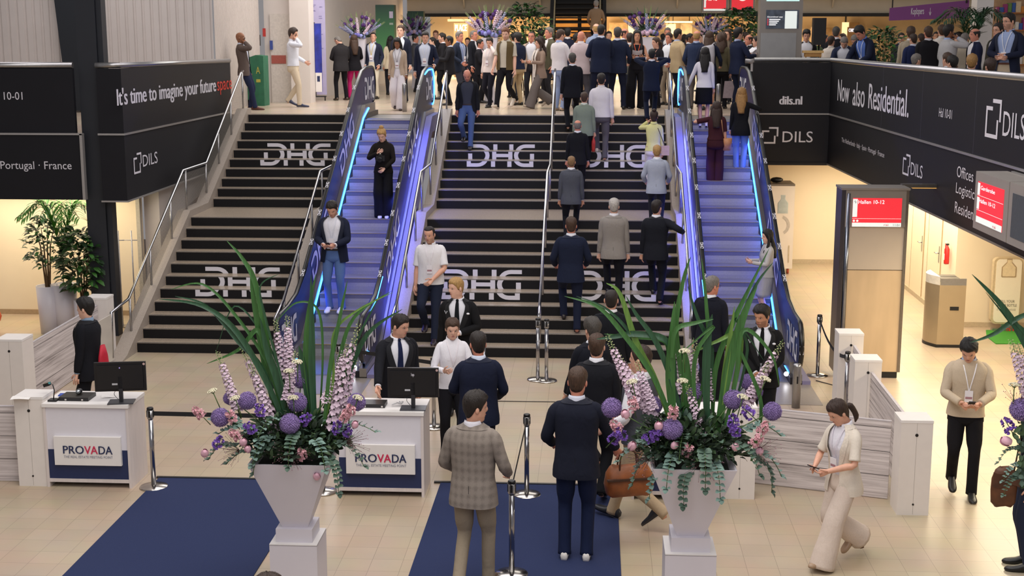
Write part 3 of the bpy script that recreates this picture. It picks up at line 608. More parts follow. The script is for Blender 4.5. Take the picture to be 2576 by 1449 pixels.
# ------------------------------------------------------------------ things on the desks
def monitor(label, x, y, z, a, dot):
    t = thing('monitor', label, 'monitor', (x, y, z), a); bxo((-.14, -.10, 0), (.14, .10, .012), 'stand_base', M('#55565c', .35, .6), t)
    b = MB(); b.box((-.022, -.02, .01), (.022, .01, .30)); b.build('stand', M('#3b3b40', .4, .5), t)
    b = MB(); b.box((-.28, -.005, .13), (.28, .03, .46)); b.box((-.25, -.02, .16), (.25, 0, .43)); b.build('casing', M('#121216', .35), t)
    bxo((-.275, .03, .135), (.275, .034, .455), 'screen', M('#30343c', .2), t)
    if dot: b = MB(); b.lathe([(.012, 0), (.012, .002)], 12); q = b.build('logo', M('#e8e8f0', .3, .8), t); q.rotation_euler = (PI/2, 0, 0); q.location = (0, -.021, .385); text('hp', (-.018, -.021, .36), (1, 0, 0), (0, 0, 1), .036, .05, M('#cfd3e6', .3, .6), t)
    else: b = MB(); b.lathe([(.008, 0), (.008, .002)], 12); q = b.build('logo', M('#b9a4ff', .3), t); q.rotation_euler = (PI/2, 0, 0); q.location = (0, -.021, .40)
    bxo((-.09, -.022, .205), (-.03, -.02, .225), 'sticker', M('#b9b9bd', .5), t); b = MB(); b.lathe([(.014, 0), (.014, .002)], 10); q = b.build('sticker', M('#c9a9a2', .5), t); q.rotation_euler = (PI/2, 0, 0); q.location = (.262, -.006, .435)
    b = MB(); b.tube([V((-.04, -.01, .16)), V((-.07, -.03, .10)), V((0, -.05, .03)), V((.02, .02, .02))], .003, 5, sub=5); b.build('cable', BLACKPL, t)
m = bz(306, 1012, .97); monitor('black monitor seen from behind on the far left desk', m.x, m.y, .97, math.radians(10), False)
m = bz(1040, 1028, .97); monitor('black monitor seen from behind on the second desk beside the guard', m.x, m.y, .97, math.radians(2), True)
def laptop(label, u, v, wd=.34, dp=.24, a=0):
    p = bz(u, v, .97); t = thing('laptop', label, 'laptop', (p.x, p.y, .97), a); bxo((-wd/2, -dp/2, .0), (wd/2, dp/2, .035), 'casing', M('#1c1a1e', .4), t); bxo((-wd/2, -dp/2, .035), (wd/2, dp/2, .042), 'lid', M('#26221f', .35), t)
    for x in (-.1, .09): bxo((x, -dp/2-.002, .008), (x+.02, -dp/2, .024), 'port', M('#d7d0ca', .3, .5), t)
laptop('black closed laptop on the far left desk', 195, 1002); laptop('dark closed laptop on the second desk behind the flowers', 942, 1020, .26, .20)
p = bz(135, 1008, .97); t = thing('badge_scanner', 'black badge scanner on a thin stem on the far left desk', 'scanner', (p.x, p.y, .97)); bxo((-.05, -.05, 0), (.05, .05, .02), 'foot', BLACKPL, t); b = MB(); b.tube([V((0, 0, .02)), V((.015, 0, .12)), V((.0, 0, .19))], .006, 6); b.build('stem', BLACKPL, t); b = MB(); b.box((-.04, -.03, .18), (.03, .03, .215), 0, Matrix.Rotation(-.3, 4, 'Y')); b.build('head', BLACKPL, t); bxo((-.036, -.034, .20), (-.01, -.028, .225), 'sensor', M('#4f9aa0', .3), t)
p = bz(200, 998, .97); t = thing('hand_scanner', 'black and silver hand scanner lying on the closed laptop', 'scanner', (p.x+.01, p.y, 1.013)); b = MB(); b.ball((0, -.02, .03), (.035, .05, .03), 10, 6); b.build('body', BLACKPL, t); b = MB(); b.ball((0, -.06, .03), (.028, .03, .026), 10, 6); b.build('nose', M('#aab0b4', .25, .8), t)
for lab, u, v, a, z in (('white sheet of paper on the far left desk by the monitor', 278, 997, .3, .97), ('loose paper lying on the pillar top at far left', 52, 1001, .2, 1.04)):
    p = bz(u, v, z); t = thing('paper', lab, 'paper', (p.x, p.y, z), a); b = MB(); b.grid([[V((-.10+x*.05, -.07+y*.07, .002+.006*math.sin(x+y))) for x in range(5)] for y in range(3)], False); b.build('sheet', M('#efece8', .6), t)
p = bz(170, 998, .97); t = thing('folder', 'blue folder lying at the back of the far left desk', 'folder', (p.x, p.y+.06, .97), .1); bxo((-.12, -.04, 0), (.12, .06, .012), 'cover', M('#2a49a8', .5), t)
p = bz(1000, 1020, .97); t = thing('cable_bundle', 'white tangle of cable on the second desk', 'cable', (p.x, p.y, .97)); b = MB(); rnd = random.Random(4); b.tube([V((rnd.uniform(-.07, .07), rnd.uniform(-.05, .05), .01+rnd.random()*.04)) for i in range(14)], .004, 5, sub=4); b.build('cord', M('#e8e6e6', .5), t)
# ------------------------------------------------------------------ information columns
FRAME = M('#8d8781', .4, .45, .05, 3); FROST = M('#b9aa98', .5, 0, .03, 2); PLY = M('#c4a985', .55, 0, .14, 3, stretch=(1, 1, .25))
SCRED = M('#e8303c', .4, 0, .02, 2, emit=.55); SCW = M('#dfe7e3', .4, 0, .01, emit=.6); SCTXT = M('#ffffff', .4, 0, .0, emit=.9)
X0, X1, YK_, = 6.24, 7.20, -1.0
t = thing('information_column', 'tall plywood information column with a red Hallen screen at right', 'information sign', ((X0+X1)/2, YK_, 0)); wk = (X1-X0)/2
bxo((-wk+.1, .05, 0), (wk-.03, .35, .10), 'plinth', BLACKPL, t)
b = MB(); b.box((-wk, 0, .08), (-wk+.06, .45, 2.8)); b.build('side_post', M('#54525a', .25, .9), t); b = MB(); b.box((wk-.04, 0, .10), (wk, .45, 2.8)); b.build('side_post', M('#7d756c', .3, .8), t)
b = MB(); b.tube([V((-wk+.10, .02, .3)), V((-wk+.10, .02, 2.75))], .035, 10); b.build('rounded_edge', M('#7f8490', .2, .9), t)
bxo((-wk+.06, .02, .10), (wk-.04, .42, 1.62), 'plywood_panel', PLY, t); bxo((-wk+.06, .02, 1.63), (wk-.04, .42, 2.26), 'frosted_panel', FROST, t); bxo((-wk+.06, .0, 2.26), (wk-.04, .42, 2.8), 'screen_frame', FRAME, t); bxo((-wk-.01, -.02, 2.8), (wk+.01, .47, 2.83), 'top_cap', FRAME, t)
p0, p1 = by(2143, 570, YK_-.01), by(2270, 499, YK_-.01)
def screen(t, x0, z0, W, Hh, y, org):
    s = bxo((x0-org, y-.008, z0), (x0-org+W, y, z0+Hh), 'screen', SCRED, t); y2 = y-.008
    bxo((x0-org, y2-.003, z0), (x0-org+W, y2, z0+Hh*.14), 'footer', SCW, s); bxo((x0-org, y2-.003, z0+Hh*.28), (x0-org+W, y2, z0+Hh*.29), 'divider', SCW, s); bxo((x0-org, y2-.003, z0+Hh*.34), (x0-org+W*.095, y2, z0+Hh*.97), 'arrow_field', SCW, s)
    text('↑', (x0-org+W*.02, y2-.003, z0+Hh*.80), (1, 0, 0), (0, 0, 1), W*.05, Hh*.12, M('#777777', .5), s)
    text('Hallen 10-12', (x0-org+W*.11, y2, z0+Hh*.80), (1, 0, 0), (0, 0, 1), W*.53, Hh*.13, SCTXT, s); text('rai', (x0-org+W*.65, y2-.003, z0+Hh*.035), (1, 0, 0), (0, 0, 1), W*.09, Hh*.07, M('#d8202c', .5), s); text('11:01', (x0-org+W*.84, y2-.003, z0+Hh*.03), (1, 0, 0), (0, 0, 1), W*.13, Hh*.07, M('#55605c', .5), s)
    for k in (0, 1):
        c = MB(); c.lathe([(W*.024, 0), (W*.024, .002)], 14); q = c.build('symbol', SCW, s); q.rotation_euler = (PI/2, 0, 0); q.location = (x0-org+W*(.035+k*.07), y2, z0+Hh*.205)
screen(t, p0.x, p0.z, p1.x-p0.x, p1.z-p0.z, 0, (X0+X1)/2)
fb = MB(); fb.box((.0, .0, 0), (.55, .14, .05)); o = fb.build('ceiling_lamp', M('#6d6a66', .3, .8)); a_ = by(2270, 472, -.6); o.location = a_; tag(o, 'flat grey lamp arm sticking out above the plywood column', 'lamp'); fb = MB(); fb.box((.15, .01, -.012), (.53, .13, 0)); fb.build('diffuser', M('#e0aa58', .4, 0, .02, emit=.7), o)
# upper information column
q0, q1 = by(1910, 100, 9.0), by(2017, 100, 9.0); wk = (q1.x-q0.x)/2; xc = (q0.x+q1.x)/2
t = thing('information_column', 'grey information column with a screen behind the right balcony rail', 'information sign', (xc, 9.0, ZU)); b = MB(); b.box((-wk, 0, 0), (wk, .4, 2.9)); b.build('body', FRAME, t)
z = lambda v: by(1960, v, 9.0).z-ZU
bxo((-wk+.03, -.012, .2), (wk-.12, 0, z(83)), 'frosted_panel', M('#9a9a9a', .35, .5, .04, 6), t); s0, s1 = by(1926, 72, 9).x-xc, by(2010, 25, 9).x-xc
s = bxo((s0, -.02, z(72)), (s1, 0, z(25)), 'screen', M('#3c4450', .3, 0, .5, 6, emit=.35), t); bxo((s0+.4, -.024, z(72)), (s1-.04, -.02, z(28)), 'phone_picture', SCW, s); text('Download app', (s0+.03, -.02, z(45)), (1, 0, 0), (0, 0, 1), .32, .035, SCTXT, s)
for k in range(4): bxo((s0+.03, -.023, z(50+4.5*k)), (s0+.05, -.02, z(47+4.5*k)), 'bullet', SCRED, s); bxo((s0+.07, -.023, z(50+4.5*k)), (s0+.30-.03*k, -.02, z(48+4.5*k)), 'text_line', SCTXT, s)
bxo((s0, -.02, z(3)), (s1, 0, z(-30)), 'screen', M('#bfe8e6', .4, 0, .05, emit=.7), t)
# red screens above the upper hall
for lab, u0, u1, v1, s_ in (('left red hanging screen above the upper hall', 1770, 1826, 27, ('Hal 11', 'Hal 12')), ('right red hanging screen with a circle above the upper hall', 1840, 1894, 25, ())):
    e0, e1 = by(u0, v1, 24), by(u1, v1, 24); Wd = e1.x-e0.x; t = thing('hanging_screen', lab, 'screen', (e0.x, 24, e0.z)); bxo((-.05, .01, -.06), (Wd+.06, .3, 1.0), 'casing', FRAME, t); bxo((0, 0, 0), (Wd, .012, .85), 'screen', SCRED, t)
    for k, q in enumerate(s_): text(q, (.08, 0, .42-.24*k+.14), (1, 0, 0), (0, 0, 1), .34, .12, SCTXT, t)
    if s_: bxo((0, -.004, 0), (Wd, 0, .06), 'footer', SCW, t); bxo((.01, -.004, .1), (.07, 0, .8), 'arrow_field', SCW, t)
    else:
        c = MB(); c.lathe([(.17, 0), (.17, .004)], 20); q = c.build('symbol', M('#f2efe9', .4, 0, 0, emit=.7), t); q.rotation_euler = (PI/2, 0, 0); q.location = (Wd/2, 0, .45)
# hung double screen in front of the right boards
M4S = Matrix.Translation(M4R @ V((0, -.42, 0))) @ Matrix.Rotation(angR, 4, 'Z')
def onS(u, v):
    n = V((dirR.y, -dirR.x, 0)); P0 = M4R @ V((0, -.42, 0)); d = ray(u, v); q = CAM+d*((P0-CAM).dot(n)/d.dot(n)); return (q-P0).dot(dirR), q.z
(s0, zt), (s1, _), (_, zb) = onS(2456, 430), onS(2540, 452), onS(2447, 572); W1 = s1-s0
t = thing('hanging_screen', 'grey double screen box before the right boards showing Garderobe in red', 'screen', M4S @ V((s0, 0, zb)), angR); Hh = zt-zb
for k in (0, 1):
    o = k*(W1+.03); b = MB(); b.box((o, 0, 0), (o+W1, .38, Hh)); c = b.build('casing', M('#a09a93', .45, .2, .04, 3), t)
    s = bxo((o+W1*.10, -.006, Hh*.13), (o+W1*.88, 0, Hh*.84), 'screen', SCRED if k == 0 else M('#4b5358', .5, .1), t)
    if k == 0:
        sx, sz, sw, sh = W1*.10, Hh*.13, W1*.78, Hh*.71
        text('Garderobe', (sx+sw*.13, -.006, sz+sh*.82), (1, 0, 0), (0, 0, 1), sw*.55, sh*.10, SCTXT, s); text('Hallen 10-12', (sx+sw*.10, -.006, sz+sh*.50), (1, 0, 0), (0, 0, 1), sw*.62, sh*.10, SCTXT, s); text('rai', (sx+sw*.68, -.009, sz+sh*.03), (1, 0, 0), (0, 0, 1), sw*.12, sh*.07, M('#d8202c', .5), s)
        for z0 in (.14, .30, .66): bxo((sx, -.009, sz+sh*z0), (sx+sw, -.006, sz+sh*(z0+.008)), 'divider', SCW, s)
        bxo((sx, -.008, sz), (sx+sw, -.006, sz+sh*.14), 'footer', SCW, s)
        for z0 in (.68, .33): bxo((sx+.005, -.009, sz+sh*z0), (sx+sw*.09, -.006, sz+sh*(z0+.29)), 'arrow_field', SCW, s)
bxo((.2, .36, Hh-.02), (W1*2, .40, Hh+.02), 'bracket', STEEL, t)
# ------------------------------------------------------------------ right side under the balcony
X_ = 8.92
def wdoor(n, y0, y1, hand):
    b = MB(); b.box((X_-.012, y0, .02), (X_, y1, 2.3)); d = tag(b.build('door_%d' % n, M('#ead9bd', .5, 0, .015, 2)), kind='structure'); bxo((X_-.016, y0-.012, 0), (X_, y0, 2.34), 'frame', M('#a98f6c', .5), d); bxo((X_-.016, y1, 0), (X_, y1+.012, 2.34), 'frame', M('#a98f6c', .5), d)
    bxo((X_-.02, hand-.02, .95), (X_-.012, hand+.02, 1.25), 'lock_plate', STEEL, d); c = MB(); c.tube([V((X_-.02, hand, 1.12)), V((X_-.07, hand, 1.12)), V((X_-.07, hand+.12*(1 if hand < (y0+y1)/2 else -1), 1.12))], .01, 6); c.build('handle', CHROME, d)
wdoor(2, 5.05, 6.0, 5.15); wdoor(3, 3.75, 4.7, 3.85)
q = bx(2392, 640, X_)
t = thing('fire_extinguisher', 'red fire extinguisher on the cream wall by the doors', 'extinguisher', (X_-.07, q.y, 1.05)); t.scale = (.72, .72, .72); b = MB(); b.lathe([(.06, .0), (.065, .03), (.065, .36), (.03, .43), (.02, .46)], 14); b.build('cylinder', M('#c22a26', .35), t); b = MB(); b.box((-.03, -.02, .46), (.04, .02, .50)); b.build('valve', BLACKPL, t); bxo((-.068, -.03, .1), (-.06, .03, .25), 'label', WHITEB, t)
t = thing('wall_sign', 'small red and white safety sign left of the extinguisher', 'sign', (X_-.01, q.y+.32, 1.0)); bxo((0, -.06, 0), (.008, .06, .40), 'plate', M('#e9ddd0', .5), t); bxo((-.003, -.05, .22), (0, .05, .36), 'red_field', M('#cc2e2a', .5), t); bxo((-.003, -.05, .03), (0, .05, .16), 'red_field', M('#cc2e2a', .5), t)
# waste bin
q = bz(2432, 862, 0)
t = thing('recycling_bin', 'tall steel recycling bin with a half round front under the balcony', 'bin', (8.55, 1.45, 0)); 
pr_ = [(-.28, .30), (-.28, -.30)]+[(-.28+.0+.62*(i/10), -.30) for i in range(0)]
arc = [(-.30-.14*math.sin(PI*i/12), .34-.68*i/12) for i in range(13)]
b = MB(); b.prism([(x, y, .05) for x, y in arc]+[(.12, -.34, .05), (.12, .34, .05)], (0, 0, .98)); b.build('body', M('#b5a284', .35, .55, .03, 3), t)
b = MB(); b.prism([(x*1.01, y*1.01, 0) for x, y in arc]+[(.12, -.345, 0), (.12, .345, 0)], (0, 0, .05)); b.build('foot', BLACKPL, t)
b = MB(); b.prism([(x, y, 1.03) for x, y in arc], (0, 0, .14)); b.build('lid_front', M('#f2ece0', .35, .3), t); bxo((-.29, -.34, 1.03), (.12, -.32, 1.14), 'lid_side', STEEL, t)
for k in range(3): b = MB(); b.box((-.22, -.28+.2*k, 1.03), (.08, -.12+.2*k, 1.10)); b.build('opening', M('#57524b', .5), t)
bxo((-.12, -.348, .62), (.02, -.339, .68), 'handle_slot', BLACKPL, t)
# refill sign
q0, q1 = by(2505, 650, 2.4), by(2572, 650, 2.4); xc = (q0.x+q1.x)/2; wk = (q1.x-q0.x)/2+.02
def rrect(w_, h_, r, n=6):
    o = []
    for cx, cy, a0 in ((w_-r, h_-r, 0), (-w_+r, h_-r, 90), (-w_+r, -h_+r, 180), (w_-r, -h_+r, 270)):
        for i in range(n+1):
            a = math.radians(a0+90*i/n); o.append((cx+r*math.cos(a), cy+r*math.sin(a)))
    return o
zc = (by(2530, 648, 2.4).z+by(2530, 815, 2.4).z)/2; hz = abs(by(2530, 648, 2.4).z-by(2530, 815, 2.4).z)/2
t = thing('refill_sign', 'white water bottle refill sign standing on a green mat', 'sign', (xc, 2.4, 0)); b = MB(); b.prism([(x, 0, zc+z) for x, z in rrect(wk, hz, .09)], (0, .12, 0)); b.build('frame', M('#c3b091', .5), t); b = MB(); b.prism([(x+.01, -.012, zc+z) for x, z in rrect(wk-.03, hz-.03, .07)], (0, .012, 0)); face = b.build('face', M('#f0e6d4', .5, 0, .01), t)
bot = [(-.15, -.14), (.15, -.14), (.17, -.12), (.17, .10), (.06, .22), (.06, .30), (-.06, .30), (-.06, .22), (-.17, .10), (-.17, -.12)]
b = MB(); b.prism([(x*.74+.01, -.016, zc+.34+z*.74) for x, z in bot], (0, .004, 0)); b.build('bottle_outline', M('#b09a7c', .5), face); b = MB(); b.prism([(x*.62+.01, -.02, zc+.345+z*.64) for x, z in bot], (0, .004, 0)); b.build('bottle_shape', M('#e2cfae', .5), face)
dkt = M('#4f4a45', .5)
text('REFILL YOUR', (-wk+.09, -.013, zc-.20), (1, 0, 0), (0, 0, 1), wk*1.2, .045, dkt, face); text('WATER BOTTLE', (-wk+.09, -.013, zc-.27), (1, 0, 0), (0, 0, 1), wk*1.35, .045, dkt, face); text("IT'S ON THE HOUSE", (-wk+.09, -.013, zc-.34), (1, 0, 0), (0, 0, 1), wk*1.3, .035, M('#8f877c', .5), face); text('rai', (-.06, -.013, zc-.72), (1, 0, 0), (0, 0, 1), .22, .10, M('#d8342c', .5), face)
bxo((-.2, .0, 0), (.2, .1, .05), 'foot', STEEL, t); b = MB(); b.box((-.05, .02, 0), (.05, .08, max(.06, zc-hz+.01))); b.build('foot_post', STEEL, t)
fb = MB(); e = [bz(2480, 832), bz(2576, 832), bz(2640, 832), bz(2640, 866), bz(2505, 866), bz(2482, 848)]; fb.prism([(p.x, p.y, .002) for p in e], (0, 0, .012)); tag(fb.build('floor_mat', M('#3f8f2c', .9, 0, .2, 200, .4)), 'green mat under the refill sign', 'mat')
# vending machine
q0, q1 = by(1925, 660, 7.9), by(1993, 660, 7.9); ztop = by(1960, 468, 7.9).z
t = thing('vending_machine', 'white machine with a bottle picture behind the right escalator', 'machine', (q1.x-.9, 7.9, 0)); bxo((0, 0, .12), (.9, .75, ztop), 'body', M('#d9cdc3', .4, 0, .02, 3), t); bxo((0, -.002, ztop), (.9, .75, ztop+.04), 'top', M('#6d6258', .4), t)
b = MB(); b.lathe([(.11, 0), (.11, .22), (.05, .30), (.045, .34), (.05, .35), (.05, .39)], 16, (.66, -.01, 1.30)); o = b.build('bottle_picture', M('#a9b0b0', .3, 0, .1, 12), t); o.scale = (1, .05, 1)
sh = arc_band(.60, 1.05, .22, .22, .06, .06, -60, 70, 10); shapes2d(sh, (0, -.001, 0), (1, 0, 0), (0, 0, 1), 1, 1, M('#b4aaa2', .5), t, name='round_mark'); bxo((.80, -.004, .25), (.83, 0, .62), 'slot', M('#b6a58c', .5), t)
b = MB(); b.ball((.55, .3, ztop+.10), (.14, .08, .06), 8, 5); b.build('cable_heap', BLACKPL, t)
for x in (.06, .8): b = MB(); b.tube([V((x, .08, .06)), V((x+.04, .08, .06))], .06, 12); b.build('wheel', M('#a5482c', .5), t)
# ------------------------------------------------------------------ left upper hall bits
p = bz(690, 255, ZU)
t = thing('covered_machine', 'machine under a dark green cover near the left upper wall', 'machine', (p.x+.10, 10.9, ZU)); e = [(-.30, .0), (-.30, .80), (-.16, 1.12), (.02, 1.18), (.20, 1.16), (.20, 0)]; b = MB(); b.prism([(x, 0, z) for x, z in e], (0, .5, 0)); b.build('cover', M('#2b6a4e', .7, 0, .15, 6, .3), t); text('A', (.02, 0, .75), (1, 0, 0), (0, 0, 1), .1, .16, M('#b9b04a', .6), t); bxo((.02, -.004, .55), (.12, 0, .62), 'patch', M('#b9b04a', .6), t); bxo((-.42, .0, 0), (-.05, .35, .14), 'foot', M('#2a2725', .6), t)
t = thing('card_terminal', 'grey ticket terminal beside the green covered machine', 'terminal', (p.x-.42, 10.4, ZU)); bxo((-.10, 0, 0), (.02, .14, .95), 'post', M('#8a8178', .4, .4), t); bxo((-.12, -.01, .95), (.04, .14, 1.25), 'head', M('#6d675f', .4, .3), t); bxo((-.03, -.02, 1.06), (.02, -.01, 1.16), 'lamp', M('#1d7a48', .4), t)
for lab, u, v, hgt, wdt, col in (('small grey box on the ribbed wall beside the phoning man', 645, 115, .26, .10, '#4d4a48'), ('red notice on the door by the white shirt man', 661, 92, .20, .07, '#c8413c'), ('red and blue sign on the wall by the green cover', 679, 125, .22, .07, '#3b4f9a')):
    q = by(u, v, 12.5); t = thing('wall_sign', lab, 'sign', (q.x, 12.5, q.z)); bxo((0, 0, 0), (wdt, .03, hgt), 'plate', M(col, .5), t)
q0, q1 = by(774, 240, 13.6), by(822, 240, 13.6); t = thing('banner', 'tall lilac floor plan banner beside the trolley screen', 'banner', (q0.x, 13.6, ZU)); bxo((0, 0, .15), (q1.x-q0.x, .05, 2.55), 'sheet', M('#b9b2d4', .55, 0, .05, 5), t)
rnd = random.Random(2)
for k in range(26):
    x = rnd.uniform(.06, q1.x-q0.x-.12); zz = rnd.uniform(.9, 2.4); bxo((x, -.003, zz), (x+rnd.uniform(.02, .1), 0, zz+.015), 'plan_line', M('#7f79a8', .5), t)
q = by(795, 240, 12.9); t = thing('trolley_screen', 'narrow display with blue picture on a wheeled stand', 'screen', (q.x, 12.9, ZU)); bxo((-.03, 0, .12), (.0, .08, 1.95), 'side', BLACKPL, t); bxo((0, .0, .25), (.16, .06, 1.92), 'display', M('#27318c', .35, 0, .4, 5, emit=.25), t); bxo((.0, -.004, .25), (.16, 0, .72), 'lower_field', WHITEB, t); bxo((.04, -.006, .50), (.11, -.002, .64), 'picture', NAVYB, t)
for x in (-.3, -.03, .22): b = MB(); b.tube([V((x, .04, .03)), V((x, .04, .14))], .018, 6); b.build('wheel', BLACKPL, t)
bxo((-.33, .02, .12), (.25, .06, .15), 'foot_bar', BLACKPL, t)
for lab, u0, u1, v0, Y in (('green gradient wall banner left of the crowd', 944, 991, 12, 19), ('second green wall banner further back', 1025, 1065, 28, 26)):
    a_, c_ = by(u0, v0, Y), by(u1, v0, Y); wd = c_.x-a_.x; hz = a_.z-ZU-.6; t = thing('wall_banner', lab, 'banner', (a_.x, Y, ZU+.6)); b = MB(); b.box((0, 0, 0), (wd, .4, hz)); b.build('panel', mat_grad('green_print_%d' % u0, [(0, '#b9b9b2'), (.12, '#b9b9b2'), (.16, '#6fae6a'), (.5, '#4a8a55'), (1, '#22453c')], 2, 0, hz, .5), t)
    bxo((wd*.74, -.004, hz*.80), (wd*.94, 0, hz*.9), 'logo_patch', M('#c9bfd6', .5), t); bxo((wd*.74, -.004, hz*.70), (wd*.94, 0, hz*.73), 'text_line', M('#a8b5a8', .5), t)
for lab, u in (('steel bollard on the upper floor behind the woman in beige', 1018), ('steel bollard on the upper floor at the right escalator top', 1806)):
    q = by(u, 280, 8.7); t = thing('bollard', lab, 'bollard', (q.x, 8.7, ZU)); b = MB(); b.lathe([(.05, 0), (.05, .58), (.04, .61), (.01, .62)], 16); b.build('tube', STEEL, t)
for lab, u, Y in (('left thin grey cross armed stand behind the wire mesh', 303, 1.9), ('right thin grey cross armed stand behind the wire mesh', 336, 2.2)):
    q = by(u, 700, Y); z1 = by(u, 580, Y).z; t = thing('cross_stand', lab, 'stand', (q.x, Y, 0)); b = MB(); b.tube([V((0, 0, 0)), V((0, 0, z1))], .012, 6); b.build('pole', M('#a5a3a8', .4, .4), t); b = MB(); b.tube([V((-.16, 0, z1-.17)), V((.10, 0, z1-.17))], .008, 6); b.build('arm', M('#a5a3a8', .4, .4), t); bxo((-.12, -.12, 0), (.12, .12, .015), 'foot', STEEL, t)
# ------------------------------------------------------------------ shops at the back
SHOP = M('#f3d9a4', .5, 0, .02, 2, emit=1.1); SIGNW = M('#eaf0ff', .5, 0, 0, emit=1.6)
def shop_sign(s, u0, u1, v0, v1, Y, lab):
    a_, c_ = by(u0, v1, Y), by(u1, v0, Y); t = thing('shop_sign', lab, 'sign', (a_.x, Y, a_.z)); text(s, (0, 0, 0), (1, 0, 0), (0, 0, 1), c_.x-a_.x, c_.z-a_.z, SIGNW, t); bxo((-.05, .01, -.05-a_.z+ZU), (c_.x-a_.x+.05, .05, c_.z-a_.z+.06), 'sign_panel', M('#8a6a45', .6), t)
shop_sign('PLACE', 1145, 1174, 62, 78, 33, 'lit white shop sign behind the second flower vase')
shop_sign('O E', 2044, 2056, 72, 80, 33, 'small lit white sign behind the black loudspeaker'); shop_sign('OBBR', 2135, 2155, 72, 80, 33, 'small lit white sign above the leaning men')
for lab, u0, u1, v0, v1, Y in (('long lit ceiling lamp behind the second vase', 1126, 1186, 48, 54, 32), ('lit ceiling lamp right of the third vase', 1672, 1742, 53, 57, 32), ('bright shop window behind the third vase', 1580, 1600, 58, 88, 37), ('bright counter window right of the third vase', 1675, 1700, 60, 86, 37), ('lit yellow shop panel near the loudspeaker', 2118, 2136, 56, 90, 37)):
    a_, c_ = by(u0, v1, Y), by(u1, v0, Y); t = thing('shop_light', lab, 'light', (a_.x, Y, a_.z)); bxo((0, 0, 0), (c_.x-a_.x, .1, c_.z-a_.z), 'panel', SHOP, t); bxo((.1, .02, c_.z-a_.z), (.13, .05, 6.0-a_.z), 'hanger', DK, t); bxo((c_.x-a_.x-.13, .02, c_.z-a_.z), (c_.x-a_.x-.1, .05, 6.0-a_.z), 'hanger', DK, t)
rnd = random.Random(9)
t = thing('shop_shelving', 'rows of warm lit shop shelves across the back', 'shelves', (0, 37.6, ZU))
for k in range(18):
    x = -3+k*1.0+rnd.random()*.3; b = MB(); b.box((x, 0, 0), (x+rnd.uniform(.4, .8), .2, rnd.uniform(1.5, 2.2))); b.build('shelf_unit', M(rnd.choice(['#a5855a', '#dcc090', '#857460', '#ecd9b0', '#c29058']), .6, 0, .25, 5), t)
# the dark stair at the back with lit slots behind it
e0, e1 = by(1378, 60, 26), by(1526, 60, 26)
t = thing('upper_staircase', 'dark steel staircase rising at the back centre', 'stairs', (e0.x, 26, ZU)); W2 = e1.x-e0.x
for x in (0, W2-.12): b = MB(); b.prism([(x, 0, 0), (x, 3.4, 2.9), (x, 3.4, 3.4), (x, 0, .4)], (.12, 0, 0)); b.build('stringer', DK, t)
for k in range(17): bxo((.1, k*.2, .12+k*.175), (W2-.1, k*.2+.28, .17+k*.175), 'step', DK, t)
for x in (.18, W2-.22): b = MB(); b.tube([V((x, -.1, .2)), V((x, -.1, 1.1)), V((x, 3.4, 4.0))], .03, 8); b.build('handrail', M('#d8c79a', .2, .9), t)
bxo((0, 3.3, 2.3), (W2, 3.4, 3.2), 'landing_front', DK, t)
t = thing('lit_slats', 'warm lit slatted screen beneath the back staircase', 'screen', (e0.x, 30.6, ZU)); bxo((.0, .1, .4), (W2, .12, 2.3), 'glow_panel', M('#d98a3a', .5, 0, .15, 2, emit=.9), t)
for k in range(6): bxo((0, 0, .6+k*.3), (W2, .08, .68+k*.3), 'slat', DK, t)
for x in (0, W2*.48, W2-.1): bxo((x, -.02, 0), (x+.14, .06, 2.4), 'upright', DK, t)
# gallery railings and figures above: a dark band with lit points
t = thing('gallery_rail', 'dark gallery front at the top of the picture', 'rail', (0, 29.9, 6.62)); b = MB(); b.box((-4.2, 0, 0), (19, .05, .9)); b.build('front_panel', M('#4a443e', .5, 0, .4, 2), t)
# right far bits
e0, e1 = by(2247, 20, 16), by(2418, -6, 16); t = thing('purple_banner', 'purple hanging banner reading Koplopers', 'banner', (e0.x, 16.4, 0)); zt0, zb0 = by(2247, 20, 16.4).z, by(2247, 52, 16.4).z
b = MB(); Wd = e1.x-e0.x; b.prism([(0, 0, zb0), (Wd, -1.2, zb0+.06), (Wd, -1.2, zt0+.17), (0, 0, zt0)], (0, .06, 0)); b.build('panel', M('#6a2370', .5, 0, .04, 2), t); bxo((.05, .0, zt0-.02), (.08, .04, 8.6), 'hanger', DK, t); bxo((Wd-.08, -1.2, zt0+.1), (Wd-.05, -1.16, 8.6), 'hanger', DK, t); a_ = V((Wd, -1.2, .06)).normalized(); text('Koplopers', V((Wd*.28, -1.2*.28, zb0+.10)), a_, (0, 0, 1), Wd*.20, .22, LETTER, t, lift=.01); text('↓', V((Wd*.51, -1.2*.51, zb0+.12)), a_, (0, 0, 1), .06, .2, LETTER, t, lift=.01)
e0, e1 = by(2504, 62, 14), by(2640, 0, 14); t = thing('shop_shelf', 'wooden shop shelf full of colourful goods at the top right', 'shelf', (e0.x, 14, ZU)); Wd = e1.x-e0.x
bxo((0, .3, 0), (Wd, .34, 3.2), 'back', M('#d9b58a', .5), t)
rnd = random.Random(11)
for k in range(5):
    z0 = .9+k*.42; bxo((0, 0, z0), (Wd, .3, z0+.03), 'board', M('#b06a2c', .5), t); x = .03
    while x < Wd-.1:
        w_ = rnd.uniform(.05, .13); b = MB(); b.box((x, .05, z0+.03), (x+w_, .2, z0+.03+rnd.uniform(.12, .3))); b.build('goods', M(rnd.choice(['#c23a2f', '#e0c8a0', '#3a5fa8', '#e6e0d6', '#a23a7a', '#d8892f', '#6a8f4a']), .5), t); x += w_+.01
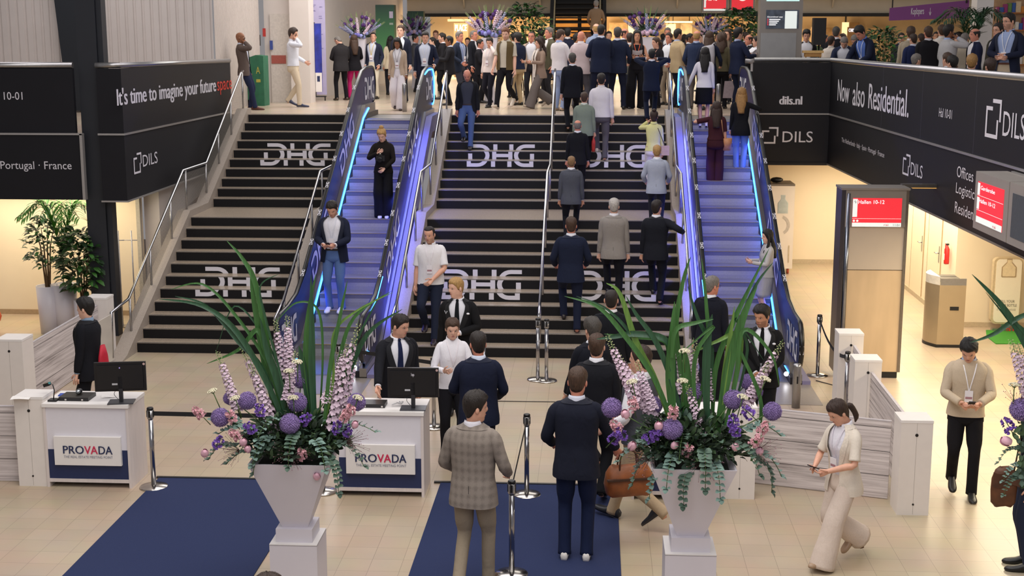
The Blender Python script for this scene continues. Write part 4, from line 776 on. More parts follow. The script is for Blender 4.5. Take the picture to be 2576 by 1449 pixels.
q = by(2072, 110, 8.6); t = thing('loudspeaker', 'black loudspeaker on a pole behind the right balcony corner', 'loudspeaker', (q.x, 9.2, ZU)); z1, z0 = by(2072, 45, 9.2).z-ZU, by(2072, 113, 9.2).z-ZU; b = MB(); b.box((-.14, -.12, z0), (.12, .16, z1)); b.build('cabinet', M('#131316', .6), t); b = MB(); b.tube([V((0, 0, .02)), V((0, 0, z0))], .02, 8); b.build('pole', BLACKPL, t); b = MB(); b.lathe([(.22, 0), (.2, .02), (.02, .03)], 16); b.build('base', BLACKPL, t)
q = by(2042, 133, 9.0); t = thing('side_table', 'light wooden box table beside the loudspeaker', 'table', (q.x, 8.9, ZU)); zt = q.z-ZU+.05; bxo((-.2, -.1, zt-.05), (.22, .15, zt), 'top', M('#d8b070', .5), t); bxo((-.16, -.08, zt-.13), (.18, .13, zt-.05), 'apron', M('#b98a4c', .5), t)
for x in (-.15, .15): bxo((x, 0, 0), (x+.03, .03, zt-.1), 'leg', M('#b98a4c', .5), t)
# ------------------------------------------------------------------ people
def ip(tab, x):
    """smooth interpolation in a table of (x, a, b, ...)"""
    if x <= tab[0][0]: return tab[0][1:]
    for i in range(len(tab)-1):
        if x <= tab[i+1][0]:
            t = (x-tab[i][0])/(tab[i+1][0]-tab[i][0]); t = t*.5+t*t*(3-2*t)*.5
            return tuple(a+(b-a)*t for a, b in zip(tab[i][1:], tab[i+1][1:]))
    return tab[-1][1:]
def sp(v, e): return math.copysign(abs(v)**e, v)
# z, half width, front, back
TORSO_M = [(.76, .196, .128, .138), (.86, .196, .128, .142), (.96, .188, .124, .132), (1.08, .176, .122, .115), (1.20, .184, .126, .120), (1.32, .198, .130, .132), (1.40, .198, .120, .130), (1.445, .182, .100, .116), (1.475, .148, .082, .098), (1.50, .100, .068, .084), (1.525, .070, .060, .070)]
TORSO_F = [(.76, .190, .120, .140), (.86, .192, .120, .146), (.96, .178, .114, .128), (1.08, .148, .104, .100), (1.20, .158, .118, .104), (1.29, .170, .140, .114), (1.38, .174, .116, .114), (1.435, .162, .092, .104), (1.47, .128, .074, .088), (1.50, .086, .060, .072), (1.525, .060, .052, .060)]
# head: z above chin, half width, front y, back y
HEAD = [(-.085, .062, .050, -.068), (-.05, .058, .046, -.066), (-.025, .055, .050, -.064), (-.012, .052, .066, -.066), (.0, .052, .084, -.068), (.012, .056, .089, -.070), (.03, .062, .088, -.074), (.055, .067, .090, -.082), (.085, .071, .090, -.094), (.11, .074, .088, -.100), (.14, .076, .095, -.103), (.165, .076, .094, -.101), (.19, .071, .084, -.092), (.21, .060, .066, -.076), (.224, .044, .046, -.055), (.232, .026, .026, -.034), (.236, .008, .006, -.010)]
CHIN = 1.545
def head_pt(z, th):
    w_, f, b = ip(HEAD, z); s, c = math.sin(th), math.cos(th)
    y0 = -.006; x = w_*sp(s, .92); y = y0+(f-y0)*c if c > 0 else y0+(b-y0)*(-c)
    if c > 0:
        if .07 < z < .132: y += .026*math.exp(-(x/.0125)**2)*max(0, math.sin(PI*min(1, max(0, (.132-z)/.062))))**.8*(1 if z > .078 else .5)
        y -= .011*math.exp(-((abs(x)-.030)/.014)**2-((z-.120)/.012)**2)
        y += .004*math.exp(-(x/.020)**2-((z-.056)/.010)**2)+.005*math.exp(-((abs(x)-.028)/.02)**2-((z-.139)/.008)**2)
        if z < .04: x *= 1-.12*c
    return x, y
HZ_N = [-.085, -.05, -.025, -.012, -.003, .006, .016, .03, .042, .050, .057, .064, .072, .079, .086, .094, .102, .11, .117, .124, .131, .139, .15, .165, .18, .195, .208, .218, .226, .232, .236]
HZ_F = [-.085, -.03, -.012, .0, .014, .035, .055, .07, .082, .095, .11, .122, .138, .16, .185, .205, .222, .232, .236]
SKIN = {'light': '#d9a58c', 'pale': '#e3b49d', 'tan': '#c48e70', 'brown': '#8e5f45', 'dark': '#5f3f30', 'red': '#d28d76'}
HAIRC = {'black': '#120e0c', 'dark': '#1f1611', 'brown': '#33221a', 'mid': '#453022', 'blond': '#9a7442', 'fair': '#b08a54', 'ginger': '#6f4227', 'grey': '#77716b', 'white': '#b5b0aa', 'darkgrey': '#443f3a'}
_fab = {}
def fab(col, sc_=90):
    if col in _fab: return _fab[col]
    m = M(col, .88, 0, .036, sc_, .2, spec=.2); n, l, b = nodes_of(m); tc = n.new('ShaderNodeTexCoord'); mp = n.new('ShaderNodeMapping'); mp.inputs['Scale'].default_value = (1, 1, .55); l.new(tc.outputs['Object'], mp.inputs[0])
    nz = n.new('ShaderNodeTexNoise'); nz.inputs['Scale'].default_value = 9; nz.inputs['Detail'].default_value = 2.5; nz.inputs['Distortion'].default_value = 1.2; l.new(mp.outputs[0], nz.inputs['Vector'])      # soft folds in the cloth
    bp = n.new('ShaderNodeBump'); bp.inputs['Strength'].default_value = .45; bp.inputs['Distance'].default_value = .022; l.new(nz.outputs['Fac'], bp.inputs['Height']); l.new(bp.outputs[0], b.inputs['Normal']); _fab[col] = m; return m
def ik(a, t, l1, l2, pole):
    d = t-a; L = d.length; mx = (l1+l2)*.998
    if L > mx: t = a+d*(mx/L); d = t-a; L = mx
    u = d.normalized(); x = (l1*l1-l2*l2+L*L)/(2*L); h = math.sqrt(max(0, l1*l1-x*x)); p = pole-u*pole.dot(u)
    p = p.normalized() if p.length > 1e-6 else u.orthogonal().normalized()
    return a+u*x+p*h, t
ARMS = {  # wrist target for the right arm (x to the right, y forward, z up), elbow pole, palm normal, finger curl
    'down': ((.235, .045, .835), (.35, -1, 0), (-1, .25, 0), .5), 'fwd': ((.22, .20, .87), (.3, -1, -.1), (-1, .1, .3), .6), 'back': ((.25, -.16, .87), (.3, -1, 0), (-1, .1, -.2), .6),
    'phone': ((.095, .30, 1.10), (.8, -.5, -.6), (-.35, -.2, 1), .9), 'phone_hi': ((.09, .30, 1.24), (.8, -.3, -.8), (-.5, -.7, .6), .9), 'ear': ((.135, .12, 1.545), (.8, .35, -.8), (-.75, -.35, .3), 1.1), 'ears': ((.13, .10, 1.56), (1, .0, -.3), (-.8, 0, .2), .9),
    'clasp': ((.055, .225, 1.00), (1, -.3, -.1), (-.6, -1, .1), .9), 'belly': ((.045, .21, 1.11), (1, -.4, -.2), (-.3, -1, 0), 1.0), 'pocket': ((.205, .075, .915), (.7, -1, 0), (-1, .2, 0), .3), 'chest': ((.03, .24, 1.22), (1, -.2, -.5), (-.2, -1, .2), 1.0),
    'hold': ((.13, .30, 1.18), (.6, -.6, -.7), (-.8, -.2, .5), 1.1), 'gest': ((.20, .33, 1.20), (.6, -.5, -.7), (-.5, -.3, .8), .5), 'rail': ((.14, .42, 1.16), (.9, -.3, -.5), (-.3, .2, -1), .9), 'hip': ((.20, .06, 1.02), (1, -.6, 0), (-.8, .3, 0), .8),
    'bent': ((.24, .24, 1.02), (.5, -1, -.3), (-1, 0, .3), 1.0), 'behind': ((.05, -.20, .98), (1, -.3, 0), (0, 1, 0), .9), 'camera': ((.07, .25, 1.30), (.9, -.2, -.8), (-.8, -.2, .5), 1.2), 'bagstrap': ((.13, .10, 1.30), (.9, -.1, -.8), (-.3, -.9, 0), 1.2)}
LEGS = {  # (right foot, left foot): x, y, z, heel lift in degrees
    'stand': ((.10, .0, 0, 0), (-.10, .0, 0, 0)), 'wide': ((.15, .02, 0, 0), (-.15, -.02, 0, 0)), 'walkR': ((.07, .30, .0, -14), (-.07, -.30, .06, 38)), 'walkL': ((.07, -.30, .06, 38), (-.07, .30, 0, -14)),
    'stepR': ((.09, .14, 0, 0), (-.09, -.16, .03, 20)), 'stepL': ((.09, -.16, .03, 20), (-.09, .14, 0, 0)),
    'upR': ((.09, .30, .16, 0), (-.09, -.04, .03, 25)), 'upL': ((.09, -.04, .03, 25), (-.09, .30, .16, 0)), 'dnR': ((.08, .30, -.16, 0), (-.08, -.02, .0, 10)), 'dnL': ((.08, -.02, 0, 10), (-.08, .30, -.16, 0)),
    'sit': ((.12, .40, 0, 0), (-.12, .40, 0, 0)), 'close': ((.07, .0, 0, 0), (-.07, .01, 0, 0)), 'cross': ((.10, .02, 0, 0), (-.02, .16, .0, 0))}
PEOPLE = {}
_pid = [0]
def person(label, X, Y, Z, hd, H=1.78, sex='m', skin='light', hair='short', hc='brown', top='suit', c1='#23242c', shirt='#d9d6d8', tie=None, pants=None, shoes='#1b1715', sole=None, arms=('down', 'down'), legs='stand',
           look=(0, 0), lean=0, twist=0, near=1, open_=None, lanyard=None, badge=True, beard=None, glasses=False, rh=None, lh=None, fat=1.0, bottom='trousers', sleeve=None, belt=None, extra=None, key=None, elbow=None, bag=None, group=None, crown=None, recede=0, pins=False):
    _pid[0] += 1; rnd = random.Random(_pid[0]*7+3); s = H/1.78; root = thing('person', label, 'person', (X, Y, Z), math.radians(hd), group); root.scale = (s, s, s)
    NA = 34 if near == 2 else 26 if near else 18; AN = 12 if near else 8; F = sex == 'f'; prof = TORSO_F if F else TORSO_M; fs = .90 if F else 1.0
    def tr(z):
        w_, f, b = ip(prof, z); k = 1+(fat-1)*max(0, 1-abs(z-1.05)/.45); return w_*(1+(k-1)*.7), f*k, b*(1+(k-1)*.5)
    pose = LEGS[legs] if isinstance(legs, str) else legs
    # pelvis height so that both legs reach
    lt, ls = .44, .425; dz = 0.0
    hipx = .088
    for i, (fx, fy, fz, ft) in enumerate(pose):
        sd = 1 if i == 0 else -1; ah = fz+.085+.11*math.sin(math.radians(max(0, ft))); hor2 = (fx-sd*hipx)**2+fy**2
        mz = math.sqrt(max(.01, (lt+ls)**2*.992-hor2)); dz = max(dz, .93-(ah+mz))
    if legs == 'sit': dz = .44
    a, tw = math.radians(lean), math.radians(twist)
    def T(p):
        p = V(p); t = min(1, max(0, (p.z-.90)/.22)); t = t*t*(3-2*t)
        if a or tw:
            x, y, z = p.x, p.y, p.z-.96
            if tw: c, q = math.cos(tw*t), math.sin(tw*t); x, y = x*c-y*q, x*q+y*c
            if a: c, q = math.cos(a*t), math.sin(a*t); y, z = y*c+z*q, -y*q+z*c
            p = V((x, y, z+.96))
        p.z -= dz; return p
    hy, hp = math.radians(look[0]), math.radians(look[1])
    def TH(p, k=1.0):                                                       # head turn and nod about the neck base, then the torso lean
        p = V(p); x, y, z = p.x, p.y+.015, p.z-1.53
        c, q = math.cos(hp*k), math.sin(hp*k); y, z = y*c+z*q, -y*q+z*c
        c, q = math.cos(hy*k), math.sin(hy*k); x, y = x*c-y*q, x*q+y*c
        return T((x, y-.015, z+1.53))
    ths = [2*PI*i/NA for i in range(NA)]
    def dens(i): u = i/NA*2-1; return PI*sp(u, 1.0)+0 if False else None
    hth = []
    for i in range(NA):
        u = 2*i/NA; u = u if u <= 1 else u-2; hth.append(PI*math.copysign(abs(u)**1.35, u))
    seed = rnd.random()*6
    def tp(z, th, off=0.0, wr=.0035):
        w_, f, b = tr(z); sn, c = math.sin(th), math.cos(th); d = f if c > 0 else b
        o = off+(wr*math.sin(11*z+2*th+seed)*math.sin(23*z-3*th+seed*2) if wr else 0)
        return V(((w_+o)*sp(sn, .82), (d+o)*sp(c, .82), z))
    MS = M(SKIN[skin], .5, 0, .05, 30, spec=.35); MH = M(HAIRC.get(hc, hc), .55, 0, .45, 55, .8, stretch=(3, 3, .35))
    # ---------------- body: one mesh from crotch to crown, arms, hands and legs grown on it
    B = MB()
    rows = [[T(tp(z, t, -.026, 0)) for t in hth] for z in (.90, .97, 1.06, 1.2, 1.32, 1.40)]+[[T(tp(z, t, -.012, 0)) for t in hth] for z in (1.45, 1.475)]
    for z in (HZ_N if near else HZ_F):
        k = min(1, max(0, (z+.06)/.06)); rows.append([TH((*head_pt(z, t), CHIN+z), .25+.75*k) for t in hth])
    nb = len(rows)-len(HZ_N if near else HZ_F); zs_ = HZ_N if near else HZ_F
    B.grid(rows, True, (lambda i: 0), True, True, flip=True)
    if beard:                                                               # stubble or beard: lower face band takes the hair colour
        bc = [x*.45+y*.55 for x, y in zip(lin(beard), lin(SKIN[skin]))]; MB_ = M('#%02x%02x%02x' % tuple(int(255*(1.055*c_**(1/2.4)-.055)) for c_ in bc), .7, 0, .12, 60)
        n = NA
        for fi, f in enumerate(B.f):
            if len(f) != 4: continue
            r, j = f[0]//n, f[0] % n; r2 = min(x//n for x in f)-nb
            if 0 <= r2 < len(zs_)-1:
                z = zs_[r2]; t = abs(hth[j])
                if (-.012 < z < .03 and t < 1.5) or (.03 <= z < .075 and .5 < t < 1.5) or (.064 <= z < .072 and t < .45) or (.03 <= z < .045 and t < .5): B.m[fi] = 3
    else: MB_ = MS
    def hb(c, r, m, n=6, mm=4):
        q = []; b0 = MB(); b0.ball(c, r, n, mm); o = len(B.v); B.v += [TH(p) for p in b0.v]; B.f += [tuple(o+i for i in f) for f in b0.f]; B.m += [m]*len(b0.f); B.sm += [True]*len(b0.f)
    for sd in (-1, 1):
        hb((sd*.079, -.014, CHIN+.105), (.012, .019, .031), 0, 8, 5)
        y = head_pt(.121, math.atan2(.031, .085))[1]
        hb((sd*.031, y+.002, CHIN+.1205), (.0135, .006, .0062), 1); hb((sd*.031, y+.0058, CHIN+.1205), (.006, .0035, .0058), 2); hb((sd*.031, y+.0035, CHIN+.1270), (.0150, .006, .0020), 2)
        hb((sd*.033, y+.009, CHIN+.1455), (.017, .005, .0026), 4)
    hb((0, head_pt(.0565, 0)[1]-.001, CHIN+.0565), (.021, .005, .0058), 5, 8, 4)
    # arms
    tg = {}
    sleeves = sleeve if sleeve is not None else {'tee': .55, 'polo': .55, 'none': 0.0}.get(top, 1.0)
    arm_info = []
    for sd, nm, ov in ((1, arms[0], rh), (-1, arms[1], lh)):
        wt, pole, pn, cu = ARMS[nm]; sh = T((sd*.172*fs, -.012, 1.425))
        wt = V((sd*wt[0]*(fs if nm in ('down', 'fwd', 'back') else 1), wt[1], wt[2])); tgt = T(wt)
        if ov is not None:                                                  # a point in the world the hand goes to
            d = V(ov)-V((X, Y, Z)); ca, sa = math.cos(-math.radians(hd)), math.sin(-math.radians(hd)); tgt = V((d.x*ca-d.y*sa, d.x*sa+d.y*ca, d.z))/s
            back = (tgt-sh).normalized(); tgt = tgt-back*.09
        pl = V((sd*pole[0], pole[1], pole[2])); el, wr = ik(sh, tgt, .295, .262, pl); fd = (wr-el).normalized(); n_ = V((sd*pn[0], pn[1], pn[2])); n_ = (n_-fd*n_.dot(fd)).normalized()
        arm_info.append((sd, sh, el, wr, fd, n_, cu)); th_ = fd.cross(n_)*sd
        up_ = n_
        k = .85 if F else 1.0
        hs = (.90 if F else 1.0)
        pts = [T((sd*.10*fs, -.01, 1.435)), sh, sh.lerp(el, .5), el, el.lerp(wr, .3), el.lerp(wr, .75), wr, wr+fd*.03*hs, wr+fd*.065*hs, wr+fd*.10*hs]
        B.tube(pts, [.038*k, .044*k, .045*k, .041*k, .043*k, .034*k, (.024*k, .029*k), (.017*hs, .034*hs), (.016*hs, .042*hs), (.012*hs, .040*hs)], 8, 0, up_, True, 2 if near else 1)
        for fi, (off, L) in enumerate(((.031, .072), (.0105, .080), (-.010, .075), (-.029, .058))):
            p = wr+fd*.092*hs+th_*off*hs; d = fd+th_*(off*1.5); d.normalize(); P_ = [p-d*.02, p]; c_ = cu*(.9+.12*fi)*.62
            for sg, fr in ((0, .42), (1, .32), (2, .26)):
                d = (d*math.cos(c_)+n_*math.sin(c_)).normalized(); p = p+d*(L*fr*hs); P_.append(p)
            B.tube(P_, [.0088*hs, .0092*hs, .0088*hs, .008*hs, .0055*hs], 5, 0, up_, True)
        p = wr+fd*.022*hs+th_*.024*hs; d1 = (fd*.55+th_*.75+n_*.35).normalized(); d2 = (fd*.85+th_*.2+n_*.5).normalized()
        B.tube([p-d1*.015, p+d1*.035*hs, p+d1*.04*hs+d2*.03*hs, p+d1*.04*hs+d2*.055*hs], [.0125*hs, .0115*hs, .010*hs, .007*hs], 5, 0, up_, True)
        tg[sd] = wr+fd*.085*hs+n_*.02
    # legs
    leg_info = []
    for i, (fx, fy, fz, ft) in enumerate(pose):
        sd = 1 if i == 0 else -1; hipp = V((sd*hipx, 0, .93-dz)); aa = math.radians(ft); an = V((fx, fy-.0, fz+.085+.11*math.sin(max(0, aa)))); kn, an = ik(hipp, an, lt, ls, V((sd*.12, 1, .15)))
        leg_info.append((sd, hipp, kn, an, aa, fz)); k = .93 if F else 1
        B.tube([hipp+V((0, 0, .02)), hipp.lerp(kn, .5), kn, kn.lerp(an, .35)+V((0, -.01, 0)), an, an+V((0, .02, -.05))], [.080*k, .070*k, .050*k, .052*k, .034*k, .03], 8, 0, V((1, 0, 0)), True, 2 if near else 1)
    body = B.build('body', [MS, M('#d8d2cc', .3, 0, .0), M('#2a1c15', .4, 0, .1), MB_, M(HAIRC.get(hc, hc), .7, 0, .1), M('#a8615a' if skin not in ('brown', 'dark') else '#7a4238', .5, 0, .05)], root)
    # ---------------- hair
    HN = NA
    def hpt(z, t, th): x, y = head_pt(z, t); p = V((x, y, z)); c = V((0, -.006, .12)); d = p-c; return TH(c+d*(1+th/max(.02, d.length))+V((0, 0, CHIN)))
    def cap(zh, thick, ztop=.236, amp=.25, name='hair', mt=None):
        b = MB(); hh = [2*PI*i/(HN*1)-PI for i in range(HN)]; rows = []; nr = 10 if near else 7
        for i in range(-1, nr+1):
            row = []
            for t in hh:
                z0 = zh(abs(t)); f = max(0, i)/nr; z = z0+(ztop-z0)*f**.85; th = thick(z, abs(t))*(1+amp*math.sin(7*t+seed+9*f)*math.sin(15*t+seed))*(0.02 if i < 0 else min(1, .35+f*3)); row.append(hpt(z, t, th))
            rows.append(row)
        b.grid(rows, True, 0, False, ztop > .23); return b.build(name, mt or MH, root)
    zsh = [(0, .186-recede), (.45, .192-recede*.6), (.8, .180), (1.1, .150), (1.28, .105), (1.45, .092), (1.62, .125), (1.85, .105), (2.15, .058), (2.6, .034), (3.15, .028)]
    zsl = [(0, .190), (.45, .188), (.8, .165), (1.1, .10), (1.4, .03), (1.7, .0), (2.2, .0), (3.15, .0)]
    tk = lambda z, t: .007+.015*max(0, (z-.10)/.136)
    if hair == 'short': cap(lambda t: ip(zsh, t)[0], tk)
    elif hair == 'thick': cap(lambda t: ip(zsh, t)[0]-(.006 if t < .6 else 0), lambda z, t: .013+.024*max(0, (z-.10)/.136), amp=.22)
    elif hair == 'crop': cap(lambda t: ip(zsh, t)[0], lambda z, t: .006)
    elif hair == 'ring': cap(lambda t: max(ip(zsh, t)[0], .05 if t > 1.9 else 0), lambda z, t: .008 if t > 1.1 else .0005, ztop=.178)
    elif hair == 'thin': cap(lambda t: ip(zsh, t)[0] if t > 1.2 else .20, lambda z, t: .007)
    elif hair in ('long', 'curly', 'pony', 'bun', 'tied'):
        big = {'curly': .035, 'long': .014}.get(hair, .010); cap(lambda t: ip(zsl, t)[0] if hair in ('long', 'curly') else ip(zsh, t)[0]-(.02 if t > 1.6 else 0), lambda z, t: big*.7+.016*max(0, (z-.1)/.136)+(big*.5 if t > 1.4 else 0), amp=.5 if hair == 'curly' else .2)
        b = MB()
        if hair in ('long', 'curly'):
            rows = []; zend = -.30 if hair == 'long' else -.20; nz = 9
            for i in range(nz+1):
                f = i/nz; z = .11+(zend-.11)*f; w_ = .080+.014*math.sin(PI*min(1, f*1.4))+big*.5+.012*f-(.03*f**4); yb = -.106-.045*min(1, f*1.6)-big*.5-.01*f; yf = .012 if f < .45 else .012-.09*(f-.45); row = []
                for j in range(16):
                    t = 2*PI*j/16; rr = 1+.09*math.sin(5*t+11*f+seed); x = w_*math.sin(t)*rr; y = (yf+yb)/2+(yf-yb)/2*math.cos(t)*rr
                    if math.cos(t) > .35: y = min(y, -.03-.05*f)
                    row.append(TH((x, y, CHIN+z), max(.35, 1-max(0, f-.3))))
                rows.append(row)
            b.grid(rows, True, 0, True, True)
            for sd in (-1, 1): b.tube([TH((sd*.070, .010, CHIN+.17)), TH((sd*.090, .005, CHIN+.06)), TH((sd*.098, .035, CHIN-.06), .8), TH((sd*.095, .085, CHIN-.15), .4), TH((sd*.088, .105, CHIN-.24), .3)], [(.022, .03), (.026, .036), (.028, .036), (.026, .030), (.010, .014)], 8, 0, (0, 1, 0), True, 3)
            b.build('hair_length', MH, root)
        elif hair == 'bun': b.ball(TH((0, -.06, CHIN+.262)), (.048, .048, .042), 10, 7); b.build('hair_bun', MH, root)
        else:
            L = .22 if hair == 'pony' else .10; b.tube([TH((0, -.10, CHIN+.12)), TH((0, -.145, CHIN+.09)), TH((0, -.15, CHIN-.02), .8), TH((.01, -.13, CHIN+.02-L), .6)], [.02, .032, .03, .008], 8, 0, None, True, 3); b.build('ponytail', MH, root)
    # ---------------- clothes
    MT = c1 if not isinstance(c1, str) else fab(c1); MSH = fab(shirt, 60)
    def torso(z0, z1, al, off, name, mt, wr=.0035, nr=14, parts=None, hem=0.0, zmat=None):
        b = MB() if parts is None else parts; rows = []; n = NA
        for i in range(nr+1):
            z = z0+(z1-z0)*i/nr; a0 = al(z) if callable(al) else al
            e = hem*max(0, (1.0-z)/.2)
            if a0 <= 0: rows.append([T(tp(z, t, off+e, wr)) for t in ths])
            else: rows.append([T(tp(z, a0+(2*PI-2*a0)*j/(n-1), off+e, wr)) for j in range(n)])
        b.grid(rows, not ((al(z1) if callable(al) else al) > 0), 0, flip=True, cap0=False); return b
    def sleeves_(b, frac=1.0, k=1.0, cuff=0.0, mi=0):
        for sd, sh, el, wr, fd, n_, cu in arm_info:
            kf = k*(.88 if F else 1.0); L = frac*2
            P_ = [T((sd*.105*fs, -.010, 1.432)), T((sd*.150*fs, -.012, 1.430)), sh.lerp(el, .18), sh.lerp(el, .6), sh.lerp(el, .93), el.lerp(wr, .12), el.lerp(wr, .5), el.lerp(wr, 1.0-cuff)]
            R2 = [.046, .062, .066, .060, .053, .053, .050, .043]
            if frac < 1:
                P_ = P_[:3]+[sh.lerp(el, .62), sh.lerp(el, .88)] if frac > .4 else P_[:3]+[sh.lerp(el, .35)]; R2 = [.046, .062, .066, .062, .064][:len(P_)]
            R2 = [r*kf*(1+.05*math.sin(i*2.3+seed)) for i, r in enumerate(R2)]
            b.tube(P_, R2, AN, mi, V((0, 1, 0)), True, 3 if near else 2, round0=True)
    def collar(mt, h=1.0, al=.30, nm='collar', par=None, r0=0.0):
        b = MB(); rows = []
        for z, rr in ((1.488, .016), (1.510, .0125), (1.530, .008), (1.540, .006), (1.543, .008), (1.522, .016), (1.496, .021)):
            row = []
            for j in range(NA):
                t = al+(2*PI-2*al)*j/(NA-1); w_, f, bk = ip(HEAD, -.055); zz = z+(.010 if math.cos(t) < 0 else -.022*math.cos(t)); x = (w_+rr+r0)*math.sin(t); y = -.010+((f+.010+rr+r0)*math.cos(t) if math.cos(t) > 0 else (-bk-.006+rr+r0)*math.cos(t)); row.append(T((x, y, zz)))
            rows.append(row)
        b.grid(rows, False, 0, flip=True); return b.build(nm, mt, par or root)
    pk = pants or '#1c1d22'
    if top in ('suit', 'coat', 'cardigan'):
        zb = 1.06; op = .03 if open_ is None else open_
        def al(z):
            base = max(.02, op)
            if z < zb: return base+(.10*(zb-z)/.25 if op < .1 else op*.5*(zb-z)/.25)
            return base+(.62-base*.4)*((z-zb)/(1.52-zb))**1.15
        b = MB(); z0 = .80 if top == 'suit' else .68
        torso(max(.765, z0), 1.512, al, .010, 'jacket', MT, hem=.010, parts=b, nr=16); sleeves_(b, sleeves, 1.03, .05)
        # lapels and jacket collar
        for sd in (-1, 1):
            rr = []
            for i in range(9):
                z = zb+.0+(1.500-zb)*i/8; a0 = al(z); wl = (.012+.36*math.sin(PI*min(1, .08+i/8*.78)))
                rr.append([T(tp(z, sd*(a0-.03), .013, 0)), T(tp(z, sd*(a0+wl*.6), .019, 0)), T(tp(z, sd*(a0+wl), .015, 0))])
            b.grid(rr, False, 1, flip=sd < 0)
        rr = []
        for z, o in ((1.484, .014), (1.502, .014), (1.518, .012), (1.522, .007)):
            rr.append([T(tp(min(z, 1.523), .75+(2*PI-1.5)*j/(NA-1), o, 0)+V((0, 0, max(0, z-1.523)))) for j in range(NA)])
        b.grid(rr, False, 1, flip=True)
        jk = b.build('jacket', [MT, MT if near < 2 else (M(c1, .9, 0, .1, 60) if isinstance(c1, str) else c1)], root)
        if near == 2:
            b = MB(); b.box((-.0015, 0, 0), (.0015, .004, .20)); v_ = MB(); pp = [T(tp(z, PI, .0125, .0035)+V((dx, 0, 0))) for dx in (-.002, .002) for z in (.80, .87, .94, 1.0)]; v_.grid([pp[:4], pp[4:]], False); v_.build('back_vent', M('#0e0e12', .9), jk)
        b = MB(); torso(.93, 1.495, 0, -.009, 'shirt', MSH, parts=b, nr=12, wr=.001)
        for sd, sh, el, wr, fd, n_, cu in arm_info if sleeves >= 1 else (): b.tube([wr-fd*.045, wr-fd*.0, wr+fd*.006], [.033, .035, .031], 10, 0, n_, True)
        b.build('shirt', MSH, root); collar(MSH, al=.35 if not tie else .16, r0=.002)
        if tie:
            b = MB(); rr = []
            for i in range(10):
                z = 1.505-.40*i/9; w_ = .013 if i == 0 else (.019+.0025*i); y = tp(z, 0, .004, 0).y+.004; rr.append([T((-w_, y-.004, z)), T((0, y+.004, z)), T((w_, y-.004, z))])
            b.grid(rr, False, 0); b.ball(T((0, tp(1.50, 0, .008, 0).y+.004, 1.508)), (.020, .012, .017), 8, 5); b.build('tie', fab(tie), root)
    elif top in ('knit', 'blouse', 'shirt'):
        z0 = {'knit': .90, 'blouse': .90, 'shirt': .94}[top]; b = MB(); torso(z0, 1.515, 0, .006 if top == 'knit' else .002, 'sweater', MT, parts=b, hem=.006, nr=16, wr=.005); sleeves_(b, sleeves, 1.0 if top == 'knit' else .92, .02)
        b.build('sweater' if top == 'knit' else 'shirt', MT, root); collar(MSH if top == 'knit' else MT, al=.45)
    elif top in ('tee', 'polo', 'none'):
        b = MB(); torso(.90 if bottom != 'jumpsuit' else .99, 1.505 if top != 'none' else 1.47, 0, .004, 'shirt', MT, parts=b, nr=14, wr=.004, hem=.006 if bottom != 'jumpsuit' else 0)
        if top != 'none': sleeves_(b, .55, 1.0)
        b.build('shirt', MT, root)
        if top == 'polo': collar(MT, al=.40)
    elif top == 'vest':
        b = MB(); torso(.88, 1.49, lambda z: .30+.1*(z-.9), .016, 'vest', MT, parts=b, nr=14); b.build('vest', MT, root)
        b = MB(); torso(.93, 1.505, 0, .0, 'shirt', MSH, parts=b); sleeves_(b, sleeves, .95, .25); b.build('shirt', MSH, root); collar(MSH, al=.4)
    # legs
    MP = fab(pk, 70)
    if bottom in ('trousers', 'wide', 'jumpsuit'):
        b = MB(); zt = 1.03 if top not in ('suit', 'coat', 'cardigan') else 1.0
        rows = [[T(tp(z, t, -.006, .002)) for t in ths] for z in (zt, .98, .93, .88, .84)]+[[T(tp(.80, t, -.03, 0)) for t in ths], [T(tp(.775, t, -.09, 0)) for t in ths]]
        b.grid(rows, True, 0, True, True)
        W_ = {'trousers': (.098, .094, .082, .064, .062, .056, .060), 'wide': (.100, .100, .100, .104, .112, .120, .128), 'jumpsuit': (.100, .098, .096, .098, .102, .106, .108)}[bottom]; kf = 1.02 if F else 1.0
        for sd, hipp, kn, an, aa, fz in leg_info:
            e_ = (an-kn).normalized(); P_ = [hipp+V((0, 0, -.01)), hipp.lerp(kn, .3), hipp.lerp(kn, .68), kn, kn.lerp(an, .35)+V((0, -.006, 0)), kn.lerp(an, .8), an+e_*(.035 if bottom == 'trousers' else .055)]
            b.tube(P_, [(w_*kf*(1+.035*math.sin(i*2.1+seed)), w_*kf*(1+.03*math.cos(i*1.7+seed))) for i, w_ in enumerate(W_)], AN, 0, V((1, 0, 0)), True, 3 if near else 2, round0=True)
        b.build('trousers', MP, root)
        if belt:
            b = MB(); b.grid([[T(tp(z, t, .002, 0)) for t in ths] for z in (.985, 1.015)], True); b.build('belt', M(belt, .5), root)
    elif bottom in ('skirt', 'dress'):
        zk = .55; b = MB(); kx = (leg_info[0][2]+leg_info[1][2])/2; rows = []
        for z in (.99, .96, .90, .82, .74, .66, .58, .52):
            f = max(0, (.95-z)/.45); rows.append([T(tp(max(.77, z), t, -.005+f*.017, .003))+V((0, kx.y*f*.6, min(0, z-.77))) for t in ths])
        b.grid(rows, True, 0, True, True); b.build('skirt', MP, root)
    # shoes
    MSO = M(shoes, .4, 0, .08, 20); MSL = M(sole or '#17130f', .6)
